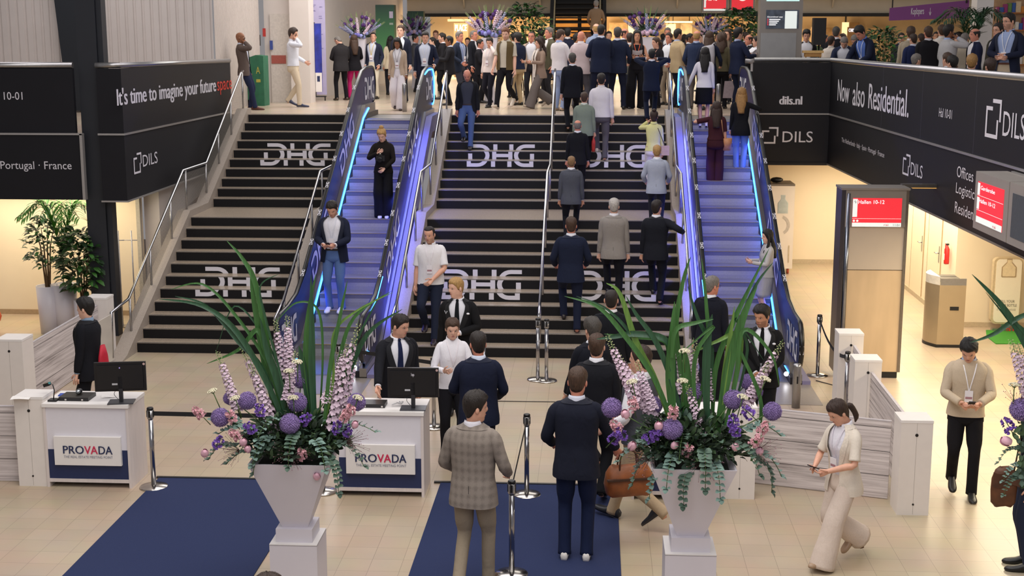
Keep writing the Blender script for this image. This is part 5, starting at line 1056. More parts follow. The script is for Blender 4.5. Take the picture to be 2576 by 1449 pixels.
    for sd, hipp, kn, an, aa, fz in leg_info:
        b = MB(); base = an-V((0, 0, .085)); rows = []; piv = V((0, .17, 0)) if aa > 0 else V((0, -.06, 0)); ca, sa = math.cos(aa), math.sin(aa); bz_ = V((an.x, an.y, fz))
        prof_ = [(-.075, .012, .030, .05), (-.068, .030, .004, .075), (-.04, .036, 0, .098), (.0, .037, 0, .105), (.05, .039, 0, .085), (.10, .045, 0, .062), (.15, .047, 0, .052), (.19, .040, 0, .044), (.212, .024, .003, .034), (.222, .008, .010, .024)]
        k = .9 if F else 1
        for y, hw, zl, zh in prof_:
            row = []
            for j in range(10):
                t = 2*PI*j/10+PI/10; x = hw*k*sp(math.sin(t), .7); z = (zl+zh)/2+(zh-zl)/2*sp(-math.cos(t), .6); p = V((x, y*k, z))-piv; p = V((p.x, p.y*ca+p.z*sa, -p.y*sa+p.z*ca))+piv; row.append(bz_+p)
            rows.append(row)
        n0 = len(b.f); b.grid(rows, True, 0, True, True, flip=True)
        for fi in range(n0, len(b.f)):
            if len(b.f[fi]) == 4 and (fi-n0) % 10 in (0, 9, 8): b.m[fi] = 1
        b.build('shoe', [MSO, MSL], root)
        if extra and 'heels' in extra:
            h = MB(); h.box((an.x-.022, an.y-.085, fz), (an.x+.022, an.y-.035, fz+.05)); h.build('shoe_heel', MSL, root)
    # lanyard and badge
    if lanyard:
        off = .022 if top in ('suit', 'coat', 'vest') else .012; b = MB(); zb_ = 1.14 if top != 'suit' else 1.12
        for sd in (-1, 1):
            rr = []
            for i in range(9):
                z = 1.50-(1.50-zb_-.06)*i/8; x = sd*(.070*(1-i/8)**1.1+.004); th = math.asin(max(-1, min(1, x/tr(z)[0]))); y = tp(z, th, off-(.014 if top == 'suit' else 0), 0).y+.004; rr.append([T((x-.006, y, z)), T((x+.006, y, z))])
            b.grid(rr, False, 0)
        la = b.build('lanyard', M(lanyard, .6), root)
        if badge:
            y = tp(zb_, 0, off, 0).y+.010; b = MB(); q = [T((x, y+d, z)) for d in (0, .004) for x, z in ((-.042, zb_-.065), (.042, zb_-.065), (.042, zb_+.062), (-.042, zb_+.062))]; b.v += q
            for f in ((0, 1, 2, 3), (7, 6, 5, 4), (0, 4, 5, 1), (1, 5, 6, 2), (2, 6, 7, 3), (3, 7, 4, 0)): b.f.append(f); b.m.append(0); b.sm.append(False)
            bg = b.build('badge', M('#e9e6ea', .4, 0, .02), la); b = MB(); b.poly([T((x, y+.0055, z)) for x, z in ((-.035, zb_-.03), (.035, zb_-.03), (.035, zb_-.005), (-.035, zb_-.005))]); b.build('badge_print', M('#a77d86', .5), bg)
    if pins:
        b = MB(); p = tp(1.345, -.62, .026, 0); b.ball(T(p), (.022, .008, .014), 8, 5); b.build('white_pin', M('#e9e9ee', .4, 0, .0), root)
        b = MB(); p = tp(1.355, .60, .024, 0); b.tube([T(p+V((-.016, .004, .022))), T(p+V((0, .004, -.016))), T(p+V((.020, .000, .028)))], .004, 5); b.build('silver_pin', M('#cfcfd2', .3, .6), root)
    if glasses:
        b = MB()
        for sd in (-1, 1):
            b.tube([TH((sd*.033+.022*math.cos(t), .098, CHIN+.119+.017*math.sin(t))) for t in [2*PI*i/10 for i in range(11)]], .0018, 4); b.tube([TH((sd*.055, .096, CHIN+.122)), TH((sd*.078, .0, CHIN+.118))], .0018, 4)
        b.tube([TH((-.011, .099, CHIN+.121)), TH((.011, .099, CHIN+.121))], .0018, 4); b.build('glasses', BLACKPL, root)
    mw = Matrix.Translation((X, Y, Z)) @ Matrix.Rotation(math.radians(hd), 4, 'Z') @ Matrix.Scale(s, 4)
    info = dict(root=root, R=mw @ tg[1], L=mw @ tg[-1], mw=mw, T=T, TH=TH, tp=tp, hd=math.radians(hd), s=s)
    if key: PEOPLE[key] = info
    return info
# a person by what is seen: the head top at pixel (u, v), standing at depth Y on a floor at height Z; the size follows
def at_y(label, u, v, Y, Z, hd, du=0, hmin=1.50, hmax=2.02, **k):
    p = by(u, v, Y); H = min(hmax, max(hmin, (p.z-Z)/1.0)); return person(label, p.x+du, Y, Z, hd, H, **k)
def at_h(label, u, v, H, Z, hd, **k):
    p = bz(u, v, Z+H); return person(label, p.x, p.y, Z, hd, H, **k)
def on_step(label, u, v, k_, hd, dy=.16, **k): return at_y(label, u, v, YK(k_)+dy, k_*R_, hd, **k)
def phone(label, p, hd=0, pitch=.6, size=(.07, .145, .009), col='#17181c'):
    t = thing('phone', label, 'phone', p, hd); b = MB(); M4 = Matrix.Rotation(pitch, 4, 'X'); b.box((-size[0]/2, -size[1]/2, 0), (size[0]/2, size[1]/2, size[2]), 0, M4); b.build('case', M(col, .3), t)
    b = MB(); b.box((-size[0]/2+.004, -size[1]/2+.006, size[2]), (size[0]/2-.004, size[1]/2-.006, size[2]+.001), 0, M4); b.build('display', M('#2c3848', .1), t)
# ------------------------------------------------------------------ the people: heading 0 walks away from the camera, 180 faces it, 90 faces left, -90 right
NV, BK, CH, GY, LG, BG = '#1d2233', '#17171b', '#2a2a2e', '#55575f', '#a39e97', '#b3a18a'
# --- on the ground floor
at_h('man in brown checked blazer and beige trousers seen from behind at the front', 1190, 990, 1.86, 0, -12, near=2, skin='light', hair='thick', hc='dark', top='suit', c1=mat_check('checked_wool'), shirt='#d8d6de', pants='#9a8c78', shoes='#5a4634', arms=('bent', 'bent'), rh=None, look=(-52, 6), legs='stepR', key='check')
at_h('man in dark navy blazer and jeans holding the brown leather bag seen from behind', 1452, 928, 1.90, 0, -4, near=2, skin='red', hair='short', hc='mid', top='suit', c1='#1c1f2d', shirt='#c9ccda', pants='#1a2340', shoes='#e6e1da', sole='#efeae4', arms=('down', 'bent'), rh=bz(1560, 1150, .93), look=(-6, 10), legs='stand', glasses=True, recede=.0, key='bag')
at_h('man in navy suit with back turned talking to the woman in white shirt', 1203, 838, 1.83, 0, 12, near=2, skin='red', hair='short', hc='dark', top='suit', c1='#1a1f33', shirt='#c9d2e4', pants='#15182a', arms=('bent', 'belly'), look=(4, 6), legs='stand', fat=1.12)
at_h('woman in white shirt and black trousers facing the camera at the queue', 1137, 800, 1.70, 0, 192, near=2, sex='f', skin='pale', hair='tied', hc='mid', top='blouse', c1='#e6e4ea', pants='#1a1a20', arms=('hold', 'hold'), look=(0, 16), lanyard='#e3dde2', badge=False, legs='stand')
at_h('man in black suit and navy tie resting his hand on the second desk', 995, 787, 1.83, 0, 205, near=2, skin='light', hair='short', hc='dark', top='suit', c1='#191a20', shirt='#e6e6ee', tie='#1c2444', pants='#15161c', arms=('down', 'down'), rh=bz(948, 1000, .99), look=(38, 12), legs='stand', lean=6, fat=1.08)
at_h('blond man in black suit and black tie standing at the stair foot', 1152, 700, 1.84, 0, 178, near=2, skin='pale', hair='short', hc='fair', top='suit', c1='#151517', shirt='#e3e3ea', tie='#14181c', pants='#131316', arms=('down', 'belly'), look=(-48, 8), legs='stand', pins=True)
on_step('man in white polo shirt walking down the central stairs', 1082, 540, 2, 180, near=2, skin='light', hair='thin', hc='dark', top='polo', c1='#e4e2e4', pants='#1e2436', shoes='#2b2026', sole='#d9d0cc', arms=('down', 'clasp'), look=(-14, 14), lanyard='#e6e2e6', legs=((.09, -.02, .0, 8), (-.08, .28, -.14, 0)), beard='#8a7060', fat=1.08)
at_h('man in black suit with white collar just ahead of the leather bag man', 1502, 843, 1.84, 0, -10, near=2, skin='light', hair='short', hc='mid', top='suit', c1='#1a1b21', shirt='#e3e3ea', pants='#15161b', arms=('down', 'bent'), legs='stepL')
at_h('grey haired man in black coat turning left ahead of the queue', 1490, 795, 1.83, 0, 28, near=1, skin='light', hair='thick', hc='darkgrey', top='suit', c1='#161821', shirt='#dfe2ea', pants='#14151c', arms=('down', 'fwd'), legs='walkR')
at_h('man in black suit with short dark hair waiting below the first step', 1538, 730, 1.84, 0, -4, near=1, skin='light', hair='crop', hc='dark', top='suit', c1='#17191f', shirt='#e6e6ea', pants='#14161b', arms=('down', 'down'), legs='stand')
at_y('man in white shirt and grey waistcoat with beige trousers behind the right vase', 1612, 862, -7.35, 0, 62, near=1, skin='light', hair='short', hc='brown', top='vest', c1='#4a4d55', shirt='#e2e2e8', pants='#b7a184', shoes='#23242a', sole='#e2dcd2', arms=('bent', 'bent'), legs='walkR')
at_h('man in black coat with red bag walking left behind the far left desk', 214, 745, 1.78, 0, 82, near=2, skin='pale', hair='thick', hc='black', top='coat', c1='#16171d', shirt='#7f95ad', pants='#14151b', shoes='#16161a', arms=('fwd', 'down'), legs='walkR', look=(0, 4), key='left')
at_h('woman in cream short sleeved suit looking at her phone while walking left', 2132, 990, 1.68, 0, 124, near=2, sex='f', skin='light', hair='tied', hc='brown', top='suit', sleeve=.55, c1='#ddd3c5', shirt='#e6e4ec', open_=.22, pants='#d8c8bb', bottom='wide', shoes='#a58a70', sole='#6a4a30', arms=('phone', 'phone'), legs='walkL', look=(-14, 30), lanyard='#d9d2dc', key='cream', extra=('heels',), lean=3)
at_h('man in beige half zip sweater and black trousers looking at his phone', 2442, 843, 1.80, 0, 172, near=2, skin='light', hair='thick', hc='black', top='knit', c1='#bfae97', shirt='#a9b2c6', pants='#17161a', shoes='#1b1a1c', sole='#e6e0d6', arms=('phone', 'phone'), look=(-12, 36), lanyard='#e9e5e6', legs='stepL', key='knit')
at_h('bearded young guard in black suit beside the right escalator foot', 1922, 768, 1.80, 0, 168, near=2, skin='tan', hair='thick', hc='black', beard='#4a3428', top='suit', c1='#151517', shirt='#e6e6ee', tie='#121214', pants='#131316', arms=('clasp', 'clasp'), look=(-26, 14), legs='stand', pins=True)
at_h('grey haired man in black suit with glasses stepping onto the right escalator', 1790, 697, 1.80, 0, -28, near=1, skin='red', hair='short', hc='grey', top='suit', c1='#191b26', shirt='#e3e6ee', pants='#15161d', glasses=True, look=(-30, 4), legs='stepR')
at_y('woman in pale patterned dress with dark hair leaning at the right escalator rail', 1930, 637, .72, .46, 96, near=1, sex='f', skin='pale', hair='long', hc='black', top='blouse', c1='#b9b6b6', pants='#aaa7ad', bottom='dress', shoes='#22222a', arms=('hold', 'hold'), lanyard='#3f5aa8', look=(10, 6), legs='stand')
person('dark haired visitor at the bottom edge of whom only the hair shows', .66, -12.95, 0, 170, 1.70, near=2, skin='light', hair='thick', hc='brown', top='suit', c1=NV, pants=BK)
pE = bz(2598, 1440); person('person in jeans carrying a brown bag cut off by the right edge', pE.x-.02, pE.y+.1, 0, 80, 1.78, near=2, skin='light', hair='short', hc='dark', top='suit', c1='#1e212b', pants='#262c40', shoes='#141416', sole='#1a1a1c', arms=('down', 'down'), legs='stand')
# --- on the stairs
on_step('man in dark navy suit climbing beside the middle stair rail', 1437, 548, 2, 2, near=2, skin='red', hair='short', hc='mid', top='suit', c1='#1c2338', shirt='#dfe2ea', pants='#191f33', shoes='#2c2320', arms=('bent', 'bent'), legs=((.10, -.10, -.05, 30), (-.10, .22, .16, 0)))
on_step('white haired man in light grey blazer climbing the central stairs', 1545, 501, 4, -2, near=2, skin='pale', hair='short', hc='white', top='suit', c1='#8f8983', shirt='#e3e3e8', pants='#16161c', shoes='#17151a', arms=('down', 'down'), legs=((.09, -.02, .0, 0), (-.09, .24, .16, 0)))
on_step('man in black suit reaching for the right stair handrail', 1652, 505, 4, -8, near=2, skin='light', hair='short', hc='dark', top='suit', c1='#1b1d25', shirt='#e3e3ea', pants='#17191f', arms=('down', 'down'), rh=by(1728, 590, 1.15), legs=((.09, -.06, .0, 25), (-.05, .22, .16, 0)), look=(-22, 0))
on_step('bald headed man in grey jacket climbing beside the middle rail', 1437, 440, 9, 0, near=2, skin='tan', hair='crop', hc='#8a6a48', top='suit', c1='#4f525c', shirt='#e0e0e6', pants='#17181e', arms=('down', 'down'), legs='upR')
on_step('fair haired man in pale blue grey blazer climbing near the right rail', 1652, 422, 10, -4, near=2, skin='pale', hair='short', hc='fair', top='suit', c1='#a6adbd', shirt='#e3e6ee', pants='#23252d', arms=('bent', 'bent'), legs='upL')
on_step('man in black suit with thinning grey hair and white soled shoes on the upper flight', 1453, 336, 12, 0, dy=.25, near=1, skin='red', hair='ring', hc='grey', top='suit', c1='#17181d', shirt='#d9dbe2', pants='#15161a', shoes='#1d1d20', sole='#e6e3e0', arms=('down', 'down'), legs=((.10, -.14, .02, 34), (-.10, .20, .16, 0)))
on_step('woman in pale yellow top and white trousers with a hair bun', 1645, 305, 13, -3, near=1, sex='f', skin='light', hair='bun', hc='brown', top='blouse', c1='#d6d393', pants='#dcd6d8', shoes='#c9b9a0', arms=('down', 'ear'), legs='upR', belt='#b9a08a', key='yellow')
on_step('man in sage green blazer climbing the upper flight', 1470, 243, 15, -4, near=1, skin='light', hair='short', hc='mid', top='suit', c1='#7d897b', shirt='#c9cfc6', pants='#17181c', arms=('down', 'down'), legs='upL', fat=1.1, key='sage')
on_step('man in white sweater and grey trousers climbing the upper flight', 1513, 186, 16, -2, near=1, skin='light', hair='short', hc='dark', top='knit', c1='#dcd9de', shirt='#d9d6d8', pants='#5a5760', shoes='#d9cfc4', sole='#e6e0d6', arms=('down', 'down'), legs=((.09, -.10, -.05, 30), (-.08, .25, .16, 0)))
on_step('man in black suit with brown grey hair nearing the top of the stairs', 1440, 135, 19, 4, near=1, skin='light', hair='short', hc='darkgrey', top='suit', c1='#17181f', shirt='#d6d6dc', pants='#14151a', arms=('fwd', 'down'), legs='upR')
on_step('bald man in black blazer and blue jeans coming down the upper flight', 1176, 150, 18, 178, near=1, skin='red', hair=None, hc='dark', top='suit', open_=.42, c1='#1a1b20', shirt='#3a3d48', pants='#4a5e8a', shoes='#241c1a', arms=('down', 'down'), look=(0, 34), legs=((.09, -.02, .0, 8), (-.09, .28, -.16, 0)), belt='#2a1a14', beard='#8a6a58')
on_step('man in navy suit raising both hands to his head at the top step', 1640, 125, 20, 0, dy=.2, near=1, skin='tan', hair='short', hc='black', top='suit', c1='#1b2236', shirt='#e3e3ea', pants='#181e30', arms=('ears', 'ears'), legs='upR')
# --- on the escalators
zE = lambda y: esc_z(y)
at_y('blond woman in black clothes holding a camera on the left escalator', 963, 335, 3.05, zE(3.1)+.04, 180, near=2, sex='f', skin='pale', hair='bun', hc='fair', top='knit', c1='#1a1614', shirt='#1a1614', pants='#121216', bottom='wide', shoes='#e2dfe2', sole='#e9e6e6', arms=('camera', 'clasp'), look=(-8, 30), legs='close', key='photog', hmin=1.6)
at_y('man in navy blazer and jeans with a phone riding the left escalator', 838, 500, .75, zE(.75)+.08, 176, near=2, skin='light', hair='short', hc='dark', beard='#6a5040', top='suit', open_=.34, c1='#1c2133', shirt='#e6e6ee', pants='#5a74a8', shoes='#d9d9e2', sole='#e6e6ee', arms=('phone', 'phone'), look=(0, 34), legs='stand', belt='#241a16', lanyard='#d9dce6', key='escman', fat=1.06)
at_y('woman in white blouse and black skirt with long black hair on the right escalator', 1772, 198, 5.75, zE(5.75)+.05, -4, near=1, sex='f', skin='light', hair='long', hc='black', top='blouse', c1='#dcdae2', pants='#15151a', bottom='skirt', shoes='#d9d0d6', arms=('down', 'down'), lh=(4.43, 5.9, 3.36+.6), legs='close')
at_y('woman in black jacket and jeans with long blond hair on the right escalator', 1866, 228, 4.45, zE(4.45)+.05, -6, near=1, sex='f', skin='light', hair='long', hc='blond', top='coat', c1='#15161a', shirt='#d9d6d8', pants='#6f8ab8', bottom='trousers', shoes='#d9d6da', arms=('down', 'down'), rh=(5.63, 4.75, 3.66), legs='close')
at_y('woman in burgundy jumpsuit with a tan bag on the right escalator', 1803, 265, 4.05, zE(4.05)+.03, -2, near=1, sex='f', skin='light', hair='long', hc='brown', top='tee', c1='#3d1c22', pants='#3a1a20', bottom='jumpsuit', shoes='#2a1a1a', arms=('down', 'down'), lh=(4.44, 4.35, 3.42), legs='close', key='burg', fat=1.1)
# --- the crowd on the upper floor, left to right
def up(label, u, v, Y, hd, **k): k.setdefault('near', 1 if Y < 13 else 0); return at_y(label, u, v, Y, ZU, hd, **k)
up('bald man in brown blazer leaning on the ribbed wall with a phone', 612, 80, 9.2, -86, skin='brown', hair=None, top='suit', open_=.3, c1='#5b4f4a', shirt='#c9cfe0', pants='#232a44', shoes='#5a2f22', arms=('ear', 'down'), legs=((.06, .22, 0, 0), (-.08, .10, 0, 0)), lean=-6, key='wallman')
up('man in white shirt and cream trousers on the phone', 735, 72, 10.5, -88, skin='light', hair='thick', hc='brown', top='shirt', c1='#d9dce6', pants='#cfc0a8', shoes='#2c3350', sole='#e6e3e6', arms=('ear', 'bent'), legs='stepR', look=(0, 8), key='whiteshirt')
up('man in charcoal jacket looking down with his back turned by the trolley screen', 856, 88, 13.8, 30, skin='light', hair='thin', hc='grey', top='suit', c1='#2c2a2c', shirt='#2c2a2c', pants='#17161a', shoes='#4a3a2c', arms=('phone', 'phone'), look=(30, 38), legs='wide', fat=1.12)
up('woman in black jacket and magenta trousers with long brown hair', 890, 89, 14.2, 24, sex='f', skin='light', hair='long', hc='mid', top='suit', c1='#17151a', shirt='#17151a', pants='#b51e62', shoes='#6a1a30', arms=('phone', 'phone'), legs='wide')
up('man with yellow lanyard in navy blazer and cream trousers', 938, 82, 14.6, 165, skin='light', hair='crop', hc='dark', top='suit', open_=.3, c1='#23273a', shirt='#c9cede', pants='#d9cfb9', lanyard='#d9b92a', arms=('pocket', 'pocket'), look=(20, -6))
up('woman in beige blazer and white wide trousers with long dark hair', 1000, 95, 9.3, 178, sex='f', skin='brown', hair='long', hc='black', top='suit', open_=.25, c1='#b39f8c', shirt='#e3e0e3', pants='#dcd6dc', bottom='wide', shoes='#3a2a2a', arms=('down', 'down'), look=(0, 22), lanyard='#8a8590', legs='stepL')
up('tall fair man in dark suit behind the woman in beige', 1008, 65, 12.6, 170, skin='pale', hair='short', hc='mid', top='suit', open_=.2, c1='#1d2030', shirt='#e3e6ee', pants='#191c28')
up('man in navy suit with lanyard just behind the left escalator top', 1069, 80, 9.6, 180, skin='light', hair='short', hc='dark', top='suit', open_=.34, c1='#1b2034', shirt='#cfd6e6', pants='#171b2c', lanyard='#dcdce2', arms=('down', 'bent'), look=(10, 14), legs='stepR')
up('man in black suit with beard facing left behind the escalator top', 1112, 84, 14.5, 100, skin='light', hair='short', hc='dark', beard='#3a2a22', top='suit', c1='#1c1b1f', shirt='#dcdce2', pants='#17171b', arms=('hold', 'bent'))
up('man with glasses in black suit gesturing to the left', 1130, 92, 11.5, 95, skin='brown', hair='short', hc='black', glasses=True, top='suit', c1='#1d1c20', shirt='#cfd6e6', pants='#17171b', arms=('gest', 'gest'))
up('grey haired man in navy blazer with lanyard facing right', 1156, 80, 12.2, -120, skin='red', hair='short', hc='grey', top='suit', open_=.3, c1='#232a3a', shirt='#8f9cc0', pants='#3a3a44', lanyard='#dcdce2', arms=('bent', 'down'))
up('man in dark suit and open white shirt left of the second vase', 1192, 77, 14.0, -110, skin='red', hair='thin', hc='grey', top='suit', open_=.3, c1='#1b1c24', shirt='#e3dfe6', pants='#17171e')
up('short man in black jacket and pink shirt left of the second vase', 1208, 100, 12.6, -100, skin='red', hair='short', hc='dark', top='suit', open_=.3, c1='#1c1b20', shirt='#dcc6cc', pants='#191a20', arms=('hold', 'bent'))
up('woman in fluffy white jacket with dark tied hair', 1232, 95, 10.6, 150, sex='f', skin='light', hair='tied', hc='dark', top='knit', c1='#ddd0cb', shirt='#1c1c22', pants='#1a1a24', arms=('down', 'ear'), look=(20, 14), lanyard='#d9d6dc', legs='stepL')
up('tall ginger bearded man in olive waistcoat walking left', 1273, 65, 10.0, 155, skin='pale', hair='short', hc='ginger', beard='#8a5a3a', top='vest', c1='#5c4d33', shirt='#bfb6a6', sleeve=.8, pants='#17161a', shoes='#cfc0ae', sole='#e3dbd0', arms=('fwd', 'down'), legs='walkR', look=(14, 18), key='vest', fat=1.05)
up('man in navy shirt and beige trousers behind the olive waistcoat man', 1302, 84, 11.6, 40, skin='light', hair='thick', hc='black', top='knit', c1='#20263c', shirt='#20263c', pants='#b09a78', shoes='#1c1a1a', arms=('hold', 'bent'))
up('smiling man with glasses in beige jacket', 1337, 80, 12.2, 172, skin='red', hair='thin', hc='brown', glasses=True, top='suit', open_=.3, c1='#b09c8a', shirt='#dcdce2', pants='#2a2a30', arms=('gest', 'bent'))
up('woman with curly brown hair and long white scarf walking left', 1358, 93, 10.2, 118, sex='f', skin='light', hair='curly', hc='brown', top='suit', c1='#8f7a6c', shirt='#cfc0b0', pants='#6f6763', bottom='wide', shoes='#b9a690', arms=('gest', 'gest'), legs='walkL', look=(0, 6), key='scarf')
up('dark haired bearded man far behind the scarf woman', 1360, 72, 15.5, 30, skin='tan', hair='crop', hc='black', top='suit', c1='#3a3730', shirt='#c9c6c0', pants='#26252a')
up('grey haired man in olive jacket behind the scarf woman', 1381, 70, 12.6, 120, skin='red', hair='short', hc='grey', top='suit', open_=.2, c1='#5a5746', shirt='#e3e0e0', pants='#2c2b30')
up('man in white sweater and light blue jeans by the middle rail', 1408, 75, 9.3, -40, skin='light', hair='short', hc='mid', top='knit', c1='#dcd6d6', shirt='#9fb0dc', pants='#8d9cbc', shoes='#b9a08a', arms=('hold', 'hold'), look=(-10, 10), legs='stand')
up('man in cream jacket with dark hair facing right behind the rail', 1452, 86, 13.0, -70, skin='tan', hair='thick', hc='black', top='suit', c1='#cfc4b0', shirt='#e3e3e6', pants='#3a3a40', arms=('hold', 'bent'))
up('dark haired man in navy suit far behind the white sweater man', 1428, 71, 15.6, 0, skin='light', hair='short', hc='black', top='suit', c1='#23263a', pants='#1c1d26')
up('bald man in pale pinkish blazer seen from behind', 1462, 79, 10.4, -12, skin='red', hair=None, top='suit', c1='#c3b3b6', shirt='#d9d6da', pants='#55535a', shoes='#2a2422', arms=('bent', 'bent'), fat=1.15, legs='wide')
up('bald man in light blue shirt behind two navy suits', 1500, 60, 13.6, 8, skin='pale', hair='ring', hc='fair', top='shirt', c1='#8f9cb9', pants='#2a2c38')
up('dark haired man in navy suit with back turned at the top of the stairs', 1512, 62, 9.5, 14, skin='tan', hair='crop', hc='black', top='suit', c1='#1c2338', shirt='#c9cede', pants='#191e30', arms=('belly', 'belly'), fat=1.15, legs='wide', look=(-30, 0))
up('second man in navy suit with back turned at the top of the stairs', 1554, 70, 9.9, -6, skin='light', hair='short', hc='darkgrey', top='suit', c1='#1d2439', shirt='#c9cede', pants='#191e30', arms=('bent', 'bent'), fat=1.1, legs='wide')
up('man in grey green jacket and jeans half hidden by a navy suit', 1585, 84, 11.0, -10, skin='light', hair='short', hc='brown', top='suit', c1='#6a6a62', pants='#4a5570', shoes='#b9a68c', arms=('bent', 'bent'), legs='stepL')
up('bald man in black suit facing right beside the smiling woman', 1572, 72, 13.2, -95, skin='red', hair='ring', hc='brown', top='suit', c1='#1c1c24', shirt='#dcdce4', pants='#191920')
up('smiling woman in black dress with orange lanyard and long dark hair', 1603, 78, 10.3, 180, sex='f', skin='tan', hair='long', hc='black', top='none', c1='#17151a', pants='#151418', bottom='wide', shoes='#17151a', lanyard='#d9552a', arms=('hold', 'hold'), legs='wide', key='smile')
up('woman in black with pink lanyard and light brown hair', 1652, 95, 10.6, 140, sex='f', skin='light', hair='tied', hc='mid', top='tee', c1='#1c1a1f', pants='#191920', lanyard='#d9a090', arms=('hold', 'hold'), look=(-30, 6), key='pinklan')
up('man in navy suit and white shirt facing left by the third vase', 1683, 84, 12.0, 140, skin='red', hair='short', hc='brown', top='suit', open_=.3, c1='#23294a', shirt='#e3e6ee', pants='#8f8272', arms=('hold', 'bent'))
up('grey haired man far behind the navy suit at the third vase', 1680, 71, 15.8, 170, skin='red', hair='short', hc='grey', top='suit', c1='#2c2c34', pants='#26262c')
up('man in beige blazer with dark hair in profile to the right', 1706, 74, 10.8, -60, skin='tan', hair='short', hc='dark', top='suit', c1='#bfa884', shirt='#a9b4cf', pants='#262a3c', arms=('bent', 'bent'))
up('man with dark skin and short hair behind the blue blazer man', 1736, 84, 13.0, -100, skin='brown', hair='crop', hc='black', top='suit', c1='#2a2d3c', pants='#23242c')
up('bald man in blue blazer and grey trousers seen from behind', 1753, 78, 10.2, -10, skin='red', hair='ring', hc='fair', top='suit', c1='#2c3650', shirt='#a9b4cf', pants='#6a625c', shoes='#3a2f28', arms=('bent', 'bent'), fat=1.15, legs='stand')
up('woman in navy dress wearing a light grey backpack on one shoulder', 1785, 80, 9.7, -14, sex='f', skin='tan', hair='long', hc='mid', top='knit', c1='#1c2236', shirt='#1c2236', pants='#191e30', bottom='dress', shoes='#2a2a30', arms=('bent', 'bent'), legs='stand', key='backpack')
up('woman with curly brown hair in olive top carrying a cloth bag', 1817, 87, 10.4, -20, sex='f', skin='tan', hair='curly', hc='mid', top='knit', c1='#5a5440', shirt='#5a5440', pants='#17171b', arms=('down', 'bent'), key='curly')
up('brown haired woman facing the camera behind the curly haired woman', 1830, 75, 12.6, 160, sex='f', skin='light', hair='long', hc='brown', top='blouse', c1='#6a5f50', pants='#2a2a30')
up('tall man in navy suit with dark hair handing out a flyer', 1858, 72, 9.6, -58, skin='light', hair='thick', hc='black', top='suit', c1='#1d243c', shirt='#9fa8c6', pants='#191f33', arms=('gest', 'gest'), key='flyer')
up('bald man in black jacket facing left behind the information column', 1884, 88, 11.2, 110, skin='red', hair='ring', hc='brown', top='suit', c1='#23242a', shirt='#e3e3ea', pants='#23242a', arms=('hold', 'bent'))
up('man in white shirt partly hidden by the grey information column', 1904, 92, 10.0, 80, skin='light', hair='short', hc='dark', top='shirt', c1='#dcd9dc', pants='#2c2c34', arms=('gest', 'gest'))
up('young man with dark hair in black blazer right of the information column', 2029, 76, 11.0, 176, skin='light', hair='thick', hc='black', top='suit', open_=.4, c1='#1d1d22', shirt='#e6e6ee', pants='#1d1d22', look=(0, 14))
up('man in green top far behind beside the loudspeaker', 2050, 90, 14.0, 180, skin='tan', hair='crop', hc='black', top='knit', c1='#5a6a48', pants='#26262c')
up('person in white jacket behind the loudspeaker', 2092, 92, 10.4, -40, skin='light', hair='short', hc='brown', top='knit', c1='#d9d0c8', shirt='#d9d0c8', pants='#3a3a40')
up('man with glasses in black suit seen from behind right of the loudspeaker', 2104, 69, 12.6, -20, skin='red', hair='short', hc='darkgrey', glasses=True, top='suit', c1='#1c1d24', shirt='#e3e3ea', pants='#1c1d24')
up('grey bearded man in navy blazer leaning on the balcony rail looking down', 2126, 80, 8.35, 168, skin='light', hair='crop', hc='grey', beard='#9a948e', top='suit', open_=.36, c1='#232b42', shirt='#dcdfe8', pants='#23252f', arms=('rail', 'rail'), lean=24, look=(0, 26), hmax=1.95)
up('man in taupe shirt leaning his arms on the balcony rail', 2162, 78, 9.1, 150, skin='light', hair='crop', hc='grey', top='shirt', c1='#7a6d60', pants='#2c2c30', arms=('rail', 'rail'), lean=22, look=(10, 20))
up('dark haired man in navy suit bending over the balcony rail', 2190, 58, 7.85, 125, skin='red', hair='thick', hc='black', top='suit', open_=.3, c1='#1d2338', shirt='#5a78c0', pants='#191f30', arms=('rail', 'rail'), lean=20, look=(0, 18), lanyard='#dcdfe8')
up('man in cream jacket seen from behind beside the green planter', 2292, 70, 9.6, -10, skin='tan', hair='thick', hc='mid', top='suit', c1='#a89c88', pants='#4a463e')
up('man in bright navy suit seen from behind among the right crowd', 2298, 85, 8.6, 20, skin='light', hair='crop', hc='brown', top='suit', c1='#232c52', shirt='#c9cede', pants='#1d2442')
up('man in black suit seen from behind among the right crowd', 2336, 68, 8.2, 4, skin='red', hair='short', hc='mid', top='suit', c1='#1c1b20', shirt='#c9c6cc', pants='#1a191e', fat=1.1)
up('short haired man far behind the black suit at right', 2356, 80, 12.6, 170, skin='tan', hair='crop', hc='black', top='knit', c1='#4a4a52', pants='#2a2a2e')
up('man in white shirt behind the phoning man in grey suit', 2370, 64, 10.8, 0, skin='light', hair='short', hc='mid', top='shirt', c1='#dcd6d0', pants='#3a3a40')
up('man in light grey suit with curly black hair talking on the phone', 2388, 65, 7.4, -70, skin='brown', hair='thick', hc='black', top='suit', c1='#b7b6b8', shirt='#9fb4dc', pants='#a9a8aa', arms=('ear', 'bent'), key='greyphone')
up('man in pale tweed jacket behind the balding man at right', 2428, 85, 8.6, -30, skin='light', hair='short', hc='grey', top='suit', c1='#b0a594', pants='#4a463e')
up('balding man in navy blazer and white shirt facing left at right', 2455, 72, 7.0, 95, skin='red', hair='ring', hc='dark', top='suit', open_=.4, c1='#232842', shirt='#e6e3e6', pants='#23252f', look=(0, 6))
up('man with glasses in olive blazer behind the lanyard man at far right', 2512, 60, 6.2, 120, skin='light', hair='short', hc='dark', glasses=True, top='suit', c1='#3a382c', pants='#2a2a2a')
